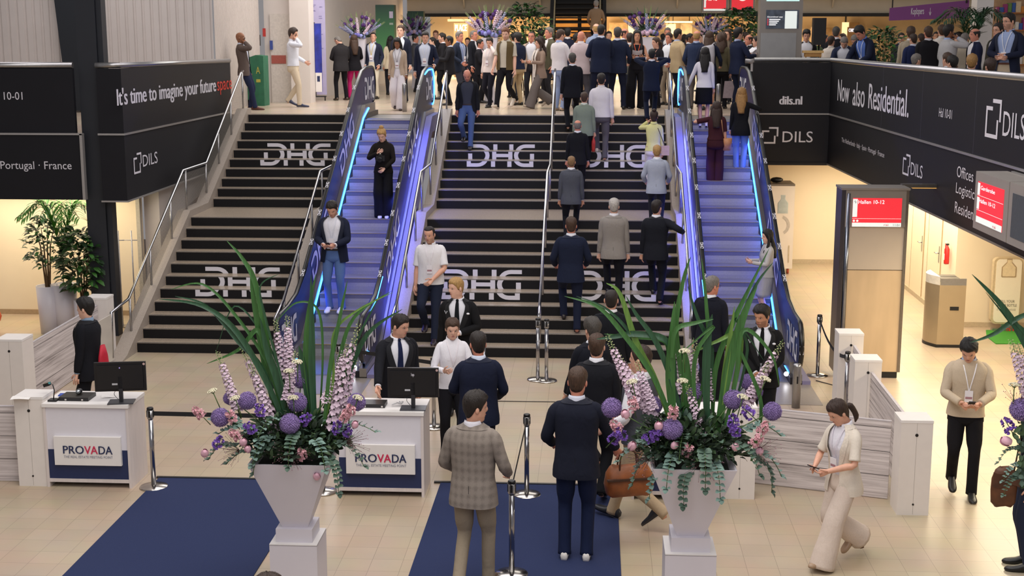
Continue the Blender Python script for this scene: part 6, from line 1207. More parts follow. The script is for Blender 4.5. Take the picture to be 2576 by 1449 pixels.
up('tall man in navy blazer and light blue shirt with lanyard at far right', 2542, 28, 4.6, 140, near=2, skin='light', hair='short', hc='black', beard='#5a4436', glasses=True, top='suit', open_=.36, c1='#1d2236', shirt='#9fb0d6', pants='#b9a890', lanyard='#e3e6ee', arms=('belly', 'belly'), look=(-26, 6), belt='#6a3a22')
# people sitting behind the right balcony front
def seated(label, u, v, Y, **k):
    p = by(u, v, Y); H = 1.74; zs = p.z-ZU; person(label, p.x, Y, ZU, 0 if 'hd' not in k else k.pop('hd'), max(1.5, min(2.0, zs/(1-.44/1.78))), near=0, legs='sit', **k)
    st = thing('stool', 'low stool under the '+label, 'stool', (p.x, Y, ZU)); b = MB(); b.lathe([(.17, .42), (.18, .44), (.17, .46)], 14); b.build('seat', M('#5a4a3c', .6), st)
    for i in range(3): a = i*2.1; b = MB(); b.tube([V((.15*math.cos(a), .15*math.sin(a), 0)), V((.1*math.cos(a), .1*math.sin(a), .42))], .012, 5); b.build('leg', BLACKPL, st)
seated('grey haired seated person whose head shows over the right boards', 2306, 137, 5.4, hd=-60, skin='light', hair='short', hc='grey', top='suit', c1='#3a3a44')
seated('brown haired seated person whose head shows below the grey suit man', 2384, 134, 4.4, hd=30, skin='light', hair='short', hc='mid', top='suit', c1='#4a3a30')
seated('black haired seated person whose head shows below the grey suit man', 2396, 143, 3.4, hd=30, skin='light', hair='thick', hc='black', top='suit', c1='#26262e')
seated('blond seated person whose head shows over the right boards', 2446, 140, 2.6, hd=-20, skin='light', hair='thick', hc='blond', top='suit', c1='#3a3a44')
seated('auburn haired seated person whose head just shows at far right', 2492, 150, 1.6, hd=10, skin='light', hair='thick', hc='brown', top='suit', c1='#3a3a44')
# far figures between the others
pS = by(1500, 0, 27.2); person('white haired man in beige jacket climbing the dark back staircase', pS.x, 27.2, pS.z-1.80, 0, 1.78, near=0, skin='light', hair='short', hc='white', top='suit', c1='#b89a7c', pants='#1a1a1e', arms=('bent', 'bent'))
fill = [(1096, 78, 20, 'orange haired person in dark clothes far left of the second vase', 'ginger', '#2a2a30', 'm'), (982, 92, 17, 'dark haired woman in cream top behind the green banner', 'black', '#d9cbb0', 'f'), (1045, 88, 19, 'dark haired person in grey far behind the escalator top', 'black', '#4a4a50', 'm'), (1088, 95, 15.5, 'man in charcoal suit glimpsed behind the lanyard man', 'dark', '#2a2a2e', 'm'), (1176, 96, 19, 'far person in black beside the lit shop sign', 'dark', '#1d1d22', 'm'), (1318, 95, 19, 'far woman in brown before the airy tree', 'brown', '#5a4a3a', 'f'),
        (1400, 88, 20, 'far man in grey below the dark staircase', 'brown', '#6a6660', 'm'), (1478, 84, 19, 'far person with ginger hair below the dark staircase', 'ginger', '#8a7a6a', 'f'), (1532, 80, 18, 'far man in dark suit under the back stair', 'dark', '#23242c', 'm'), (1668, 86, 20, 'far man in black by the bright counter', 'black', '#1d1d22', 'm'), (1722, 88, 19, 'far woman in dark red by the bright counter', 'dark', '#4a2a2c', 'f'), (1768, 86, 20, 'far man in dark blue near the right flowers', 'black', '#23283a', 'm'), (1806, 84, 18, 'far man in grey near the bamboo like tree', 'grey', '#5a5a60', 'm'), (1876, 82, 17, 'far person in brown by the bamboo like tree', 'brown', '#5a4a40', 'm'),
        (2075, 88, 16, 'far person in black behind the loudspeaker', 'black', '#1d1d22', 'm'), (2120, 86, 17, 'far person in white left of the leaning men', 'brown', '#cfc6bc', 'f'), (2268, 84, 15, 'far dark haired person under the purple banner', 'black', '#2a2a38', 'm'), (2318, 86, 13.5, 'far man in grey under the purple banner', 'brown', '#7a756e', 'm'), (2345, 90, 15, 'far woman in dark green under the purple banner', 'dark', '#2c382c', 'f'), (2412, 82, 11.5, 'far man in dark suit near the tall palm', 'dark', '#24242a', 'm'), (1222, 92, 18.5, 'far man in dark suit directly behind the second vase', 'dark', '#24242a', 'm'), (1292, 84, 15.6, 'far man in black behind the olive waistcoat man', 'black', '#1c1c20', 'm')]
for i, (u, v, Y, lab, hc, c1, sx) in enumerate(fill): at_y(lab, u, v, Y, ZU, (180, 20, -90, 100)[i % 4], near=0, sex=sx, skin=('light', 'tan', 'red', 'pale')[i % 4], hair='long' if sx == 'f' else 'short', hc=hc, top='suit' if i % 3 else 'knit', c1=c1, shirt='#cfcfd6', pants='#23232a')
# ------------------------------------------------------------------ things people hold
P = PEOPLE
mid = lambda k: (P[k]['L']+P[k]['R'])/2
phone('phone in the hands of the woman in the cream suit', mid('cream')+V((-.02, 0, .02)), P['cream']['hd'], .4); phone('phone in the hands of the man in beige sweater', mid('knit')+V((0, -.01, .02)), P['knit']['hd'], .5); phone('phone in the hands of the man on the left escalator', mid('escman')+V((0, -.01, .02)), P['escman']['hd'], .5)
for k, lab in (('wallman', 'phone at the ear of the bald man at the wall'), ('whiteshirt', 'phone at the ear of the man in white shirt'), ('greyphone', 'phone at the ear of the man in light grey suit')): phone(lab, P[k]['R'], P[k]['hd'], 1.2)
q = mid('photog'); t = thing('camera', 'black camera held by the blond woman on the escalator', 'camera', q+V((0, -.04, .05)), 0); bxo((-.075, -.03, -.045), (.075, .03, .05), 'camera_body', M('#131315', .4), t); b = MB(); b.tube([V((0, -.03, 0)), V((0, -.12, -.02))], [.036, .040], 14); b.build('lens', M('#1a1a1e', .25), t); bxo((-.03, -.03, .05), (.03, .03, .075), 'viewfinder', BLACKPL, t); b = MB(); b.ball((.0, -.035, .085), .012, 6, 4); b.build('flash_lamp', M('#e6e0c9', .3), t)
# brown leather bag
h = P['bag']['R']; t = thing('leather_bag', 'brown leather travel bag carried by the man in jeans', 'bag', (h.x+.13, h.y+.02, h.z-.42), math.radians(14)); b = MB(); rows = []
for z, x, y in ((0, .20, .085), (.03, .235, .105), (.12, .25, .115), (.22, .235, .09), (.28, .20, .045), (.30, .18, .02)): rows.append([V((x*sp(math.cos(a), .6), y*sp(math.sin(a), .7), z+.012*math.sin(3*a+z*20))) for a in [2*PI*i/22 for i in range(22)]])
b.grid(rows, True, 0, True, True); b.build('bag_body', M('#8a4c22', .5, 0, .3, 9, .4), t)
for y in (-.05, .05): b = MB(); b.tube([V((-.11, y, .24)), V((-.09, y*.6, .40)), V((0, y*.2, .45)), V((.07, y*.6, .40)), V((.09, y, .24))], .009, 6, sub=5); b.build('bag_handle', M('#4a2714', .5), t)
bxo((-.245, -.118, .17), (.245, -.085, .19), 'trim_strap', M('#3f2414', .5), t)
# second brown bag at the right edge
q = bz(2520, 1275, .75); q = by(2518, 1215, pE.y-.05); t = thing('leather_bag', 'small brown leather bag hanging at the right picture edge', 'bag', (q.x+.03, q.y, q.z-.22)); t.scale = (.82, .82, .82); b = MB(); rows = []
for z, x, y in ((0, .10, .05), (.05, .14, .07), (.2, .15, .07), (.32, .145, .06), (.42, .11, .04), (.46, .06, .02)): rows.append([V((x*math.cos(a), y*math.sin(a), z+.012*math.sin(3*a+z*12))) for a in [2*PI*i/18 for i in range(18)]])
b.grid(rows, True, 0, True, True); b.build('bag_body', M('#5e3820', .5, 0, .3, 9, .4), t); b = MB(); b.grid([[V((-.15+.30*i/8, -.075-.01*math.sin(i), .42-.17*j/3-.02*math.sin(i*.8))) for i in range(9)] for j in range(4)], False); b.build('bag_flap', M('#4a2b19', .5, 0, .3, 9), t); b = MB(); b.tube([V((.1, 0, .4)), V((.16, .05, .75)), V((.2, .1, 1.0))], .01, 5); b.build('bag_strap', M('#3a2214', .5), t)
# red bag of the left man
i_ = P['left']; q = i_['mw'] @ V((.0, -.17, .92)); t = thing('red_bag', 'bright red bag hanging behind the man in black coat', 'bag', q, i_['hd']); b = MB(); rows = []
for z, x, y in ((-.22, .10, .055), (-.12, .12, .06), (.1, .10, .04), (.24, .05, .02)): rows.append([V((x*math.cos(a), y*math.sin(a)-.03, z)) for a in [2*PI*k/14 for k in range(14)]])
b.grid(rows, True, 0, True, True); b.build('bag_body', M('#b5122e', .6, 0, .15, 10), t)
# tan bags, backpack, papers
i_ = P['burg']; q = i_['mw'] @ V((.24, .0, .90)); t = thing('shoulder_bag', 'tan bucket bag at the hip of the woman in burgundy', 'bag', q); b = MB(); b.lathe([(.075, -.12), (.085, 0), (.095, .10)], 16); b.build('bag_body', M('#b97f55', .5, 0, .08), t); sh_ = i_['mw'] @ i_['T']((.10, -.13, 1.42))-q; b = MB(); b.tube([V((-.06, 0, .09)), V((sh_.x, sh_.y-.03, sh_.z))], .009, 6); b.build('bag_strap', M('#a87850', .5), t)
i_ = P['yellow']; q = i_['mw'] @ V((.26, -.02, .92)); t = thing('shoulder_bag', 'beige bag at the side of the woman in the yellow top', 'bag', q); b = MB(); b.box((-.07, -.04, -.10), (.08, .04, .08)); b.build('bag_body', M('#b79a74', .5, 0, .08), t); sh_ = i_['mw'] @ i_['T']((.09, -.13, 1.42))-q; b = MB(); b.tube([V((0, 0, .07)), V((sh_.x, sh_.y-.04, sh_.z))], .007, 6); b.build('bag_strap', M('#2a221c', .5), t)
i_ = P['backpack']; q = i_['mw'] @ V((.0, -.235, 1.22)); t = thing('backpack', 'light grey cloth backpack on the woman in navy dress', 'bag', q, i_['hd']+.0); b = MB(); rows = []
for z, x, y in ((-.24, .13, .06), (-.20, .16, .085), (0, .165, .09), (.18, .15, .07), (.24, .12, .04)): rows.append([V((x*sp(math.cos(a), .6), y*sp(math.sin(a), .7), z+x*math.cos(a)*.3)) for a in [2*PI*k/18 for k in range(18)]])
b.grid(rows, True, 0, True, True); b.build('bag_body', M('#a9a6ad', .7, 0, .08, 8, .3), t); b = MB(); b.tube([V((.05, .05, .22)), V((.12, .16, .30)), V((.14, .22, .22))], .014, 6); b.build('bag_strap', M('#b9b6bc', .7), t)
i_ = P['curly']; q = i_['R']; t = thing('cloth_bag', 'pale cloth tote bag held by the curly haired woman', 'bag', q+V((0, -.03, -.28))); b = MB(); b.prism([(-.14, -.03, -.22), (.14, -.03, -.22), (.11, -.03, .16), (-.11, -.03, .16)], (0, .06, 0)); b.build('bag_body', M('#a99aa0', .7, 0, .08), t); b = MB(); b.tube([V((-.06, 0, .15)), V((0, 0, .30)), V((.06, 0, .15))], .008, 5, sub=4); b.build('bag_handle', M('#a99aa0', .7), t)
i_ = P['sage']; t = thing('red_bottle', 'red and clear bottle carried by the man in sage blazer', 'bottle', i_['R']+V((0, 0, -.26))); b = MB(); b.lathe([(.035, -.05), (.038, .15), (.02, .2), (.015, .26)], 12); b.build('bottle_body', M('#c0392f', .3, 0, .2, 12), t)
i_ = P['vest']; t = thing('rolled_paper', 'rolled dark paper in the hand of the man in the waistcoat', 'paper', i_['L']); b = MB(); b.tube([V((0, 0, .03)), V((-.05, 0, -.24))], .014, 8); b.build('roll', M('#4a4a52', .5), t)
for k, lab in (('smile', 'white folded sheet held by the smiling woman'), ('pinklan', 'grey folder held by the woman with the pink lanyard'), ('flyer', 'white flyer handed out by the man in navy suit')):
    q = mid(k); t = thing('paper', lab, 'paper', q+V((0, -.02, .03)), P[k]['hd']); b = MB(); b.grid([[V((-.11+.055*x, -.08+.08*y, .05*y+.012*abs(x-2))) for x in range(5)] for y in range(3)], False); b.build('sheet', M('#e3e3ea' if k != 'pinklan' else '#8f94a6', .6), t)
# long white scarf
i_ = P['scarf']; t = thing('scarf', 'long fringed white scarf on the curly haired woman', 'scarf', (0, 0, 0)); t.matrix_world = i_['mw']; b = MB()
for sd, zl in ((-1, .82), (1, .62)):
    rr = []
    for j in range(12): z = 1.49-(1.49-zl)*j/11; x = sd*(.055+.02*math.sin(j*.5)); y = i_['tp'](max(.8, z), .3, .035, 0).y+.01+(.05*(1-z) if z < 1 else 0); rr.append([i_['T']((x-.045, y, z)), i_['T']((x, y+.014, z)), i_['T']((x+.045, y, z))])
    b.grid(rr, False)
b.grid([[i_['T']((.085*math.sin(t_), -.01-.09*math.cos(t_), z)) for t_ in [2*PI*k/14 for k in range(14)]] for z in (1.45, 1.49, 1.53)], True); b.build('scarf_cloth', M('#dcd3cb', .85, 0, .08, 30, .3), t)
# ------------------------------------------------------------------ flowers and plants
LEAFA = M('#3f6d35', .42, 0, .25, 7, stretch=(9, 9, .6)); LEAFB = M('#2c5236', .42, 0, .25, 7, stretch=(9, 9, .6)); LEAFC = M('#668a3e', .42, 0, .2, 7, stretch=(9, 9, .6))
DEL = M('#d3bccb', .7, 0, .12, 30); DELB = M('#9a9cc0', .7, 0, .15, 30); DELC = M('#d9bfd0', .7, 0, .1, 30); BUD = M('#a9b07c', .6, 0, .15, 30); STEM = M('#4d6a34', .6, 0, .15)
ALLI = M('#917ab0', .7, 0, .2, 60); ALLD = M('#5f4490', .8, 0, .2, 40); ALLP = M('#5a2c66', .7, 0, .25, 60); UMB = M('#d6d0b4', .7, 0, .12, 60); PEO = M('#e2b2c2', .6, 0, .15, 14); STK = M('#dcaab2', .7, 0, .15, 40); STA = M('#7a55b0', .7, 0, .2, 40)
EUC = M('#6f8a80', .65, 0, .15, 12); EUCD = M('#51695a', .65, 0, .2, 12); FOL = M('#3c5434', .6, 0, .3, 10); FOLD = M('#20301f', .7, 0, .3, 10); DRY = M('#5f4440', .7, 0, .2)
rf = random.Random(21)
def disc_leaf(b, c, d, n, L, W, mat=0, k=5):
    """a cupped pointed leaf from point c along d with normal n"""
    d = d.normalized(); n = (n-d*n.dot(d)); n = n.normalized() if n.length > 1e-5 else d.orthogonal().normalized(); s = d.cross(n); rows = []
    for i in range(k):
        f = i/(k-1); w_ = W*math.sin(PI*min(.97, .06+f*.9))**.8; p = c+d*(L*f)+n*(L*.12*math.sin(PI*f)); rows.append([p-s*w_+n*w_*.25, p, p+s*w_+n*w_*.25])
    b.grid(rows, False, mat)
def delph_mesh(seed, m1, m2, H=1.0, full=True):
    r = random.Random(seed); b = MB(); b.tube([V((0, 0, -.12)), V((0, 0, H*.5)), V((.01, 0, H))], [.006, .005, .002], 5, 1)
    n = 96 if full else 26
    for i in range(n):
        f = i/n; z = H*(.0+.97*f); a = i*2.4+r.random()*.5; R = .046*(1-f*.62)+.004; sz = .027*(1-f*.55); d = V((math.cos(a), math.sin(a), .35)); c = V((0, 0, z))+d*R*.8
        if f > .80:
            b.ball(c, sz*.55, 5, 3, 2); continue
        d.normalize(); u = d.orthogonal().normalized(); v = d.cross(u)
        for p in range(5):
            t = 2*PI*p/5+a; e = u*math.cos(t)+v*math.sin(t); q = e.cross(d); b.poly([c, c+e*sz*.55+q*sz*.55+d*sz*.22, c+e*sz*1.05+q*sz*.40+d*sz*.30, c+e*sz*1.25+d*sz*.22, c+e*sz*1.05-q*sz*.40+d*sz*.30, c+e*sz*.55-q*sz*.55+d*sz*.22], 0, True)
    return b.mesh('delphinium', [m1, STEM, m2])
def allium_mesh(m1, m2, r0=.058, n=300):
    r = random.Random(5); b = MB(); b.ball((0, 0, 0), r0*.78, 12, 8, 1); ga = PI*(3-math.sqrt(5))
    for i in range(n):
        z = 1-2*(i+.5)/n; rr = math.sqrt(1-z*z); d = V((rr*math.cos(ga*i), rr*math.sin(ga*i), z)); c = d*r0*(.92+r.random()*.12); u = d.orthogonal().normalized(); v = d.cross(u); a0 = r.random()*3
        for p in range(5):
            t = 2*PI*p/5+a0; e = u*math.cos(t)+v*math.sin(t); q = e.cross(d)*.0035; b.poly([c-d*.006-q, c-d*.006+q, c+e*.0115+d*.004], 0)
    return b.mesh('allium', [m1, m2])
def umbel_mesh():
    b = MB(); b.tube([V((0, 0, -.16)), V((0, 0, 0))], .004, 5, 1); r = random.Random(6)
    for i in range(46):
        rr = math.sqrt(r.random())*.040; a = r.random()*6.3; b.ball((rr*math.cos(a), rr*math.sin(a), .018-rr*rr*9), .0068, 5, 3)
    for k in range(8): a = k*.8; b.tube([V((0, 0, -.02)), V((.03*math.cos(a), .03*math.sin(a), .008))], .0015, 3, 1)
    return b.mesh('umbel', [UMB, STEM])
def peony_mesh():
    b = MB(); b.ball((0, 0, 0), (.030, .030, .034), 10, 7); r = random.Random(8)
    for k in range(7):
        a = k*2.4; d = V((math.cos(a), math.sin(a), 0)); rows = []
        for i in range(5):
            z = -.034+.07*i/4; R = .034*math.sqrt(max(.05, 1-(z/.045)**2))+.002; rows.append([V((R*math.cos(a+t), R*math.sin(a+t), z)) for t in (-.55, -.2, .2, .55)])
        b.grid(rows, False, 0)
    return b.mesh('peony', [PEO])
def cluster_mesh(m, seed, L=.13, R=.03, n=30):
    b = MB(); r = random.Random(seed); b.tube([V((0, 0, -.1)), V((0, 0, L))], .004, 5, 1)
    for i in range(n):
        f = r.random(); a = r.random()*6.3; c = V((R*math.cos(a)*(1-f*.4), R*math.sin(a)*(1-f*.4), L*f))
        for q in range(4): disc_leaf(b, c, V((math.cos(a+q*1.6)+math.cos(a), math.sin(a+q*1.6)+math.sin(a), r.uniform(-.4, .9))), V((math.cos(a), math.sin(a), .5)), .024, .011, 0, 4)
    return b.mesh('cluster', [m, STEM])
def euc_mesh(seed, L=.40):
    r = random.Random(seed); b = MB(); P = [V((L*.95*f, 0, .10*math.sin(f*2.2)-.30*L*f*f*2)) for f in [i/9 for i in range(10)]]; b.tube(P, [.004]*10, 4, 1)
    for i in range(1, 10):
        for sd in (-1, 1): disc_leaf(b, P[i], V((.35, sd, r.uniform(-.3, .4))), V((0, .2*sd, 1)), .075*(1.15-.05*i), .036*(1.15-.05*i), 0)
    disc_leaf(b, P[9], V((1, 0, -.4)), V((0, 0, 1)), .06, .03, 0)
    return b.mesh('eucalyptus', [EUC if seed % 2 else EUCD, STEM])
def spray_mesh(seed):
    r = random.Random(seed); b = MB()
    for k in range(22):
        a = r.uniform(-1.1, 1.1); e = r.uniform(-.8, .8); L = r.uniform(.10, .22); d = V((math.cos(a)*math.cos(e), math.sin(a), math.sin(e))).normalized(); b.tube([V((0, 0, 0)), d*L], .0011, 3); b.ball(d*L, .0042, 4, 3, 1)
    return b.mesh('seed_spray', [DRY, M('#a97f8f', .7)])
DM = [delph_mesh(1, DEL, BUD), delph_mesh(2, DELC, BUD), delph_mesh(3, DELB, BUD)]; AM = allium_mesh(ALLI, ALLD); AMP = allium_mesh(ALLP, ALLD, n=120); UM = umbel_mesh(); PM = peony_mesh(); SM = [cluster_mesh(STK, 3), cluster_mesh(STA, 4, .10, .034, 26)]; EM = [euc_mesh(i) for i in range(4)]; SPM = [spray_mesh(1), spray_mesh(2)]
def put(name, me, parent, loc, axis=(0, 0, 1), scale=1.0, roll=0.0):
    o = bpy.data.objects.new(name, me); C.objects.link(o); o.parent = parent; o.location = loc; a = V(axis).normalized(); q = V((0, 0, 1)).rotation_difference(a); o.rotation_euler = (q.to_matrix() @ Matrix.Rotation(roll, 3, 'Z')).to_euler(); o.scale = (scale,)*3 if not isinstance(scale, tuple) else scale; return o
def blade(parent, pts, w, mat, fold=.35):
    """a long strap leaf through the given points"""
    P, R = catmull([V(p) for p in pts], [(0, 0)]*len(pts), 6); n = len(P); rows = []
    for i, p in enumerate(P):
        f = i/(n-1); d = (P[min(i+1, n-1)]-P[max(i-1, 0)]).normalized(); s = d.cross(V((0, -1, .25))); s = s.normalized() if s.length > .05 else V((1, 0, 0)); nn = s.cross(d); ww = w*(.55+.45*min(1, f*3))*(1-max(0, (f-.45)/.55)**1.6)+.0012; rows.append([p-s*ww+nn*ww*fold, p+s*0, p+s*ww+nn*ww*fold])
    b = MB(); b.grid(rows, False, 0); return b.build('strap_leaf', mat, parent)
def vase_block(label, u, v, Y, hgt=None):
    """plinth whose top front edge is centred at the pixel; returns the centre of its top"""
    p = by(u, v, Y); w_ = .43; t = thing('vase_plinth', label, 'plinth', (p.x, Y+w_/2, 0)); bxo((-w_/2, -w_/2, 0), (w_/2, w_/2, p.z-.012), 'body', M('#d8d3da', .45, 0, .015, 4), t); bxo((-w_/2, -w_/2, p.z-.010), (w_/2, w_/2, p.z), 'top', WHITEB, t); bxo((-w_/2-.001, -w_/2-.001, p.z-.014), (w_/2+.001, w_/2+.001, p.z-.009), 'joint', M('#8f8a90', .5), t)
    return V((p.x, Y+w_/2, p.z))
VASEM = M('#d9d4dc', .4, 0, .015, 3)
def vase(t, H=.66, top=.70, bot=.23, base=.33, bh=.125, hollow=True):
    bxo((-base/2, -base/2, 0), (base/2, base/2, bh), 'vase_foot', VASEM, t); b = MB(); rows = []
    for z, w_ in ((bh, bot), (bh+H, top), (bh+H, top-.03), (bh+H-.06, top-.09)): h = w_/2; rows.append([V((-h, -h, z)), V((h, -h, z)), V((h, h, z)), V((-h, h, z))])
    b.grid(rows, True, 0, True, False, smooth=False); b.build('vase_body', VASEM, t); h = top/2-.05; bxo((-h, -h, bh+H-.09), (h, h, bh+H-.05), 'soil', M('#1d2119', .9, 0, .3), t); return bh+H
def arrangement(label, top, Y, uv0, ppm, leaves, delph, alli, umb, peo, stock, stat, euc, seed, dz=0):
    t = thing('flower_arrangement', label, 'flower arrangement', top); zr = vase(t); r = random.Random(seed)
    def L(u, v, y=0.0): return by(u, v, top.y+y)-top                     # a point of the arrangement at depth y from the vase axis
    # dark filling foliage, one mass of leaves
    b = MB()
    for i in range(1500):
        a = r.random()*6.3; e = r.random()**.6*1.35; R = .08+.33*r.random()**.5; d = V((math.cos(a)*math.sin(e), math.sin(a)*math.sin(e)*.9, math.cos(e))); c = V((0, 0, zr-.05))+V((d.x*R*1.25, d.y*R*1.05, d.z*R*1.0+.02)); disc_leaf(b, c, d+V((r.uniform(-.8, .8), r.uniform(-.8, .8), r.uniform(-.8, .5))), V((r.uniform(-1, 1), r.uniform(-1, 1), 1)), r.uniform(.05, .10), r.uniform(.014, .026), r.choice((0, 0, 1, 1, 2)), 4)
    tag(b.build('foliage', [FOL, FOLD, EUCD], t), kind='stuff')
    for p in leaves:
        y = r.uniform(-.06, .12); blade(t, [L(q[0], q[1], y+(q[2] if len(q) > 2 else 0)) for q in p[0]], p[1]*.85, p[2])
    for i, (u0, v0, u1, v1) in enumerate(delph):
        y = r.uniform(-.12, .12); a_, c_ = L(u1, v1, y), L(u0, v0, y+.03); d = c_-a_; put('delphinium', DM[r.choice((0, 0, 1))], t, a_, d, (d.length*.0+1.05, d.length*.0+1.05, d.length), r.random()*6)
    for u, v, y, s in alli:
        p = L(u, v, y); o = put('allium', AM, t, p, (0, 0, 1), s, r.random()*6); b = MB(); e = V((0, 0, zr-.02)); b.tube([e, e.lerp(p, .5)+V((0, 0, .03)), p], .0055, 5, 0); b.build('allium_stem', STEM, t)
    for u, v in umb: p = L(u, v, -.22); put('white_umbel', UM, t, p, p-V((p.x*.4, 0, zr-.6)), 1.15); 
    for u, v in peo: p = L(u, v, r.uniform(-.36, -.30)); put('peony', PM, t, p, (r.uniform(-.5, .5), -.5, .8), r.uniform(.85, 1.05), r.random()*6)
    for u, v, k in stock: p = L(u, v, r.uniform(-.32, -.24)); put('stock_flower', SM[0], t, p, (k, -.4, .8), 1.0, r.random()*6)
    for u, v in stat: p = L(u, v, r.uniform(-.32, -.20)); put('statice', SM[1], t, p, (r.uniform(-.7, .7), -.4, .6), 1.0, r.random()*6)
    for i, (u, v, ang, el) in enumerate(euc):
        p = L(u, v, r.uniform(-.30, -.18)); o = bpy.data.objects.new('eucalyptus_sprig', EM[i % 4]); C.objects.link(o); o.parent = t; o.location = p; o.rotation_euler = (0, math.radians(-el), math.radians(ang)); o.scale = (.82,)*3
    for u, v, ang in ((uv0[0]-120, uv0[1]-40, 200), (uv0[0]+150, uv0[1]-60, -20), (uv0[0]+10, uv0[1]-30, -90)):
        for k in range(2): o = bpy.data.objects.new('seed_spray', SPM[k]); C.objects.link(o); o.parent = t; o.location = L(u, v, -.28); o.rotation_euler = (0, .4*k, math.radians(ang+25*k))
    return t
top = vase_block('white plinth under the left flower arrangement', 737, 1370, -9.4)
A_, B_, C_ = LEAFA, LEAFB, LEAFC
arrangement('tall lilac flower arrangement in a white tapered vase at left front', top, -9.4, (722, 1172), 290,
  [([(735, 1130), (690, 1000), (600, 840), (510, 770), (400, 752)], .030, B_), ([(735, 1120), (680, 930), (590, 790), (510, 715), (430, 728)], .016, A_), ([(725, 1110), (680, 900), (645, 720), (610, 650), (570, 605)], .028, A_), ([(710, 1110), (668, 920), (640, 760), (630, 690)], .034, A_), ([(700, 1000), (672, 900), (648, 830), (600, 880), (520, 915)], .026, A_), ([(722, 1110), (668, 940), (600, 860), (520, 770), (440, 745)], .022, B_),
   ([(760, 1120), (715, 960), (660, 840), (590, 770), (545, 880)], .010, B_), ([(795, 1110), (786, 950), (785, 820), (782, 690)], .036, B_), ([(800, 1110), (772, 930), (775, 800), (795, 688)], .030, A_), ([(790, 1110), (765, 930), (752, 870)], .034, B_), ([(812, 1110), (830, 930), (855, 800), (874, 705)], .022, A_), ([(812, 1110), (850, 920), (890, 800), (985, 732)], .020, A_), ([(815, 1110), (860, 950), (905, 840), (960, 735)], .016, B_), ([(820, 1110), (870, 960), (925, 840), (1012, 778)], .028, B_), ([(800, 1100), (812, 900), (800, 780), (745, 762), (690, 815)], .012, A_), ([(806, 1110), (838, 960), (840, 840), (900, 780), (990, 735)], .014, C_),
   ([(740, 1120), (705, 940), (668, 800), (655, 720), (700, 690)], .012, B_), ([(742, 1120), (700, 960), (672, 880), (655, 800)], .040, B_)],
  [(545, 880, 600, 1035), (600, 855, 700, 1085), (628, 905, 690, 1090), (692, 800, 715, 960), (722, 790, 728, 935), (905, 805, 830, 1085), (880, 870, 820, 1010), (898, 880, 852, 1080), (745, 880, 722, 1010), (868, 850, 850, 960)],
  [(555, 1050, -.22, 1.42), (622, 1008, -.1, 1.36), (578, 1002, .05, 1.0), (748, 1012, -.1, 1.45), (729, 1066, -.30, 1.50), (897, 1012, -.12, 1.35), (757, 955, .15, 1.35), (850, 955, .15, 1.0), (690, 960, .18, 1.1)],
  [(535, 985), (592, 1003), (738, 1002), (727, 935), (900, 1002), (748, 912)], [(515, 1140), (623, 1130), (797, 1198), (893, 1068), (612, 1112)], [(605, 1105, -.6), (590, 1060, -.3), (865, 1060, .3), (760, 1155, .1), (880, 1045, .2), (512, 1050, -.5)], [(637, 1085), (545, 1120), (868, 1090), (850, 1085), (760, 1062), (655, 1040)],
  [(660, 1150, 180, 10), (640, 1100, 175, 25), (700, 1120, 200, -25), (690, 1100, 240, -10), (745, 1090, 265, -20), (790, 1110, 300, -10), (840, 1120, 340, -5), (850, 1090, 0, 25), (600, 1130, 165, 0), (700, 1060, 250, 10), (820, 1150, 315, -35), (610, 1080, 160, 30)], 3)
top = vase_block('white plinth under the right flower arrangement', 1738, 1395, -9.9)
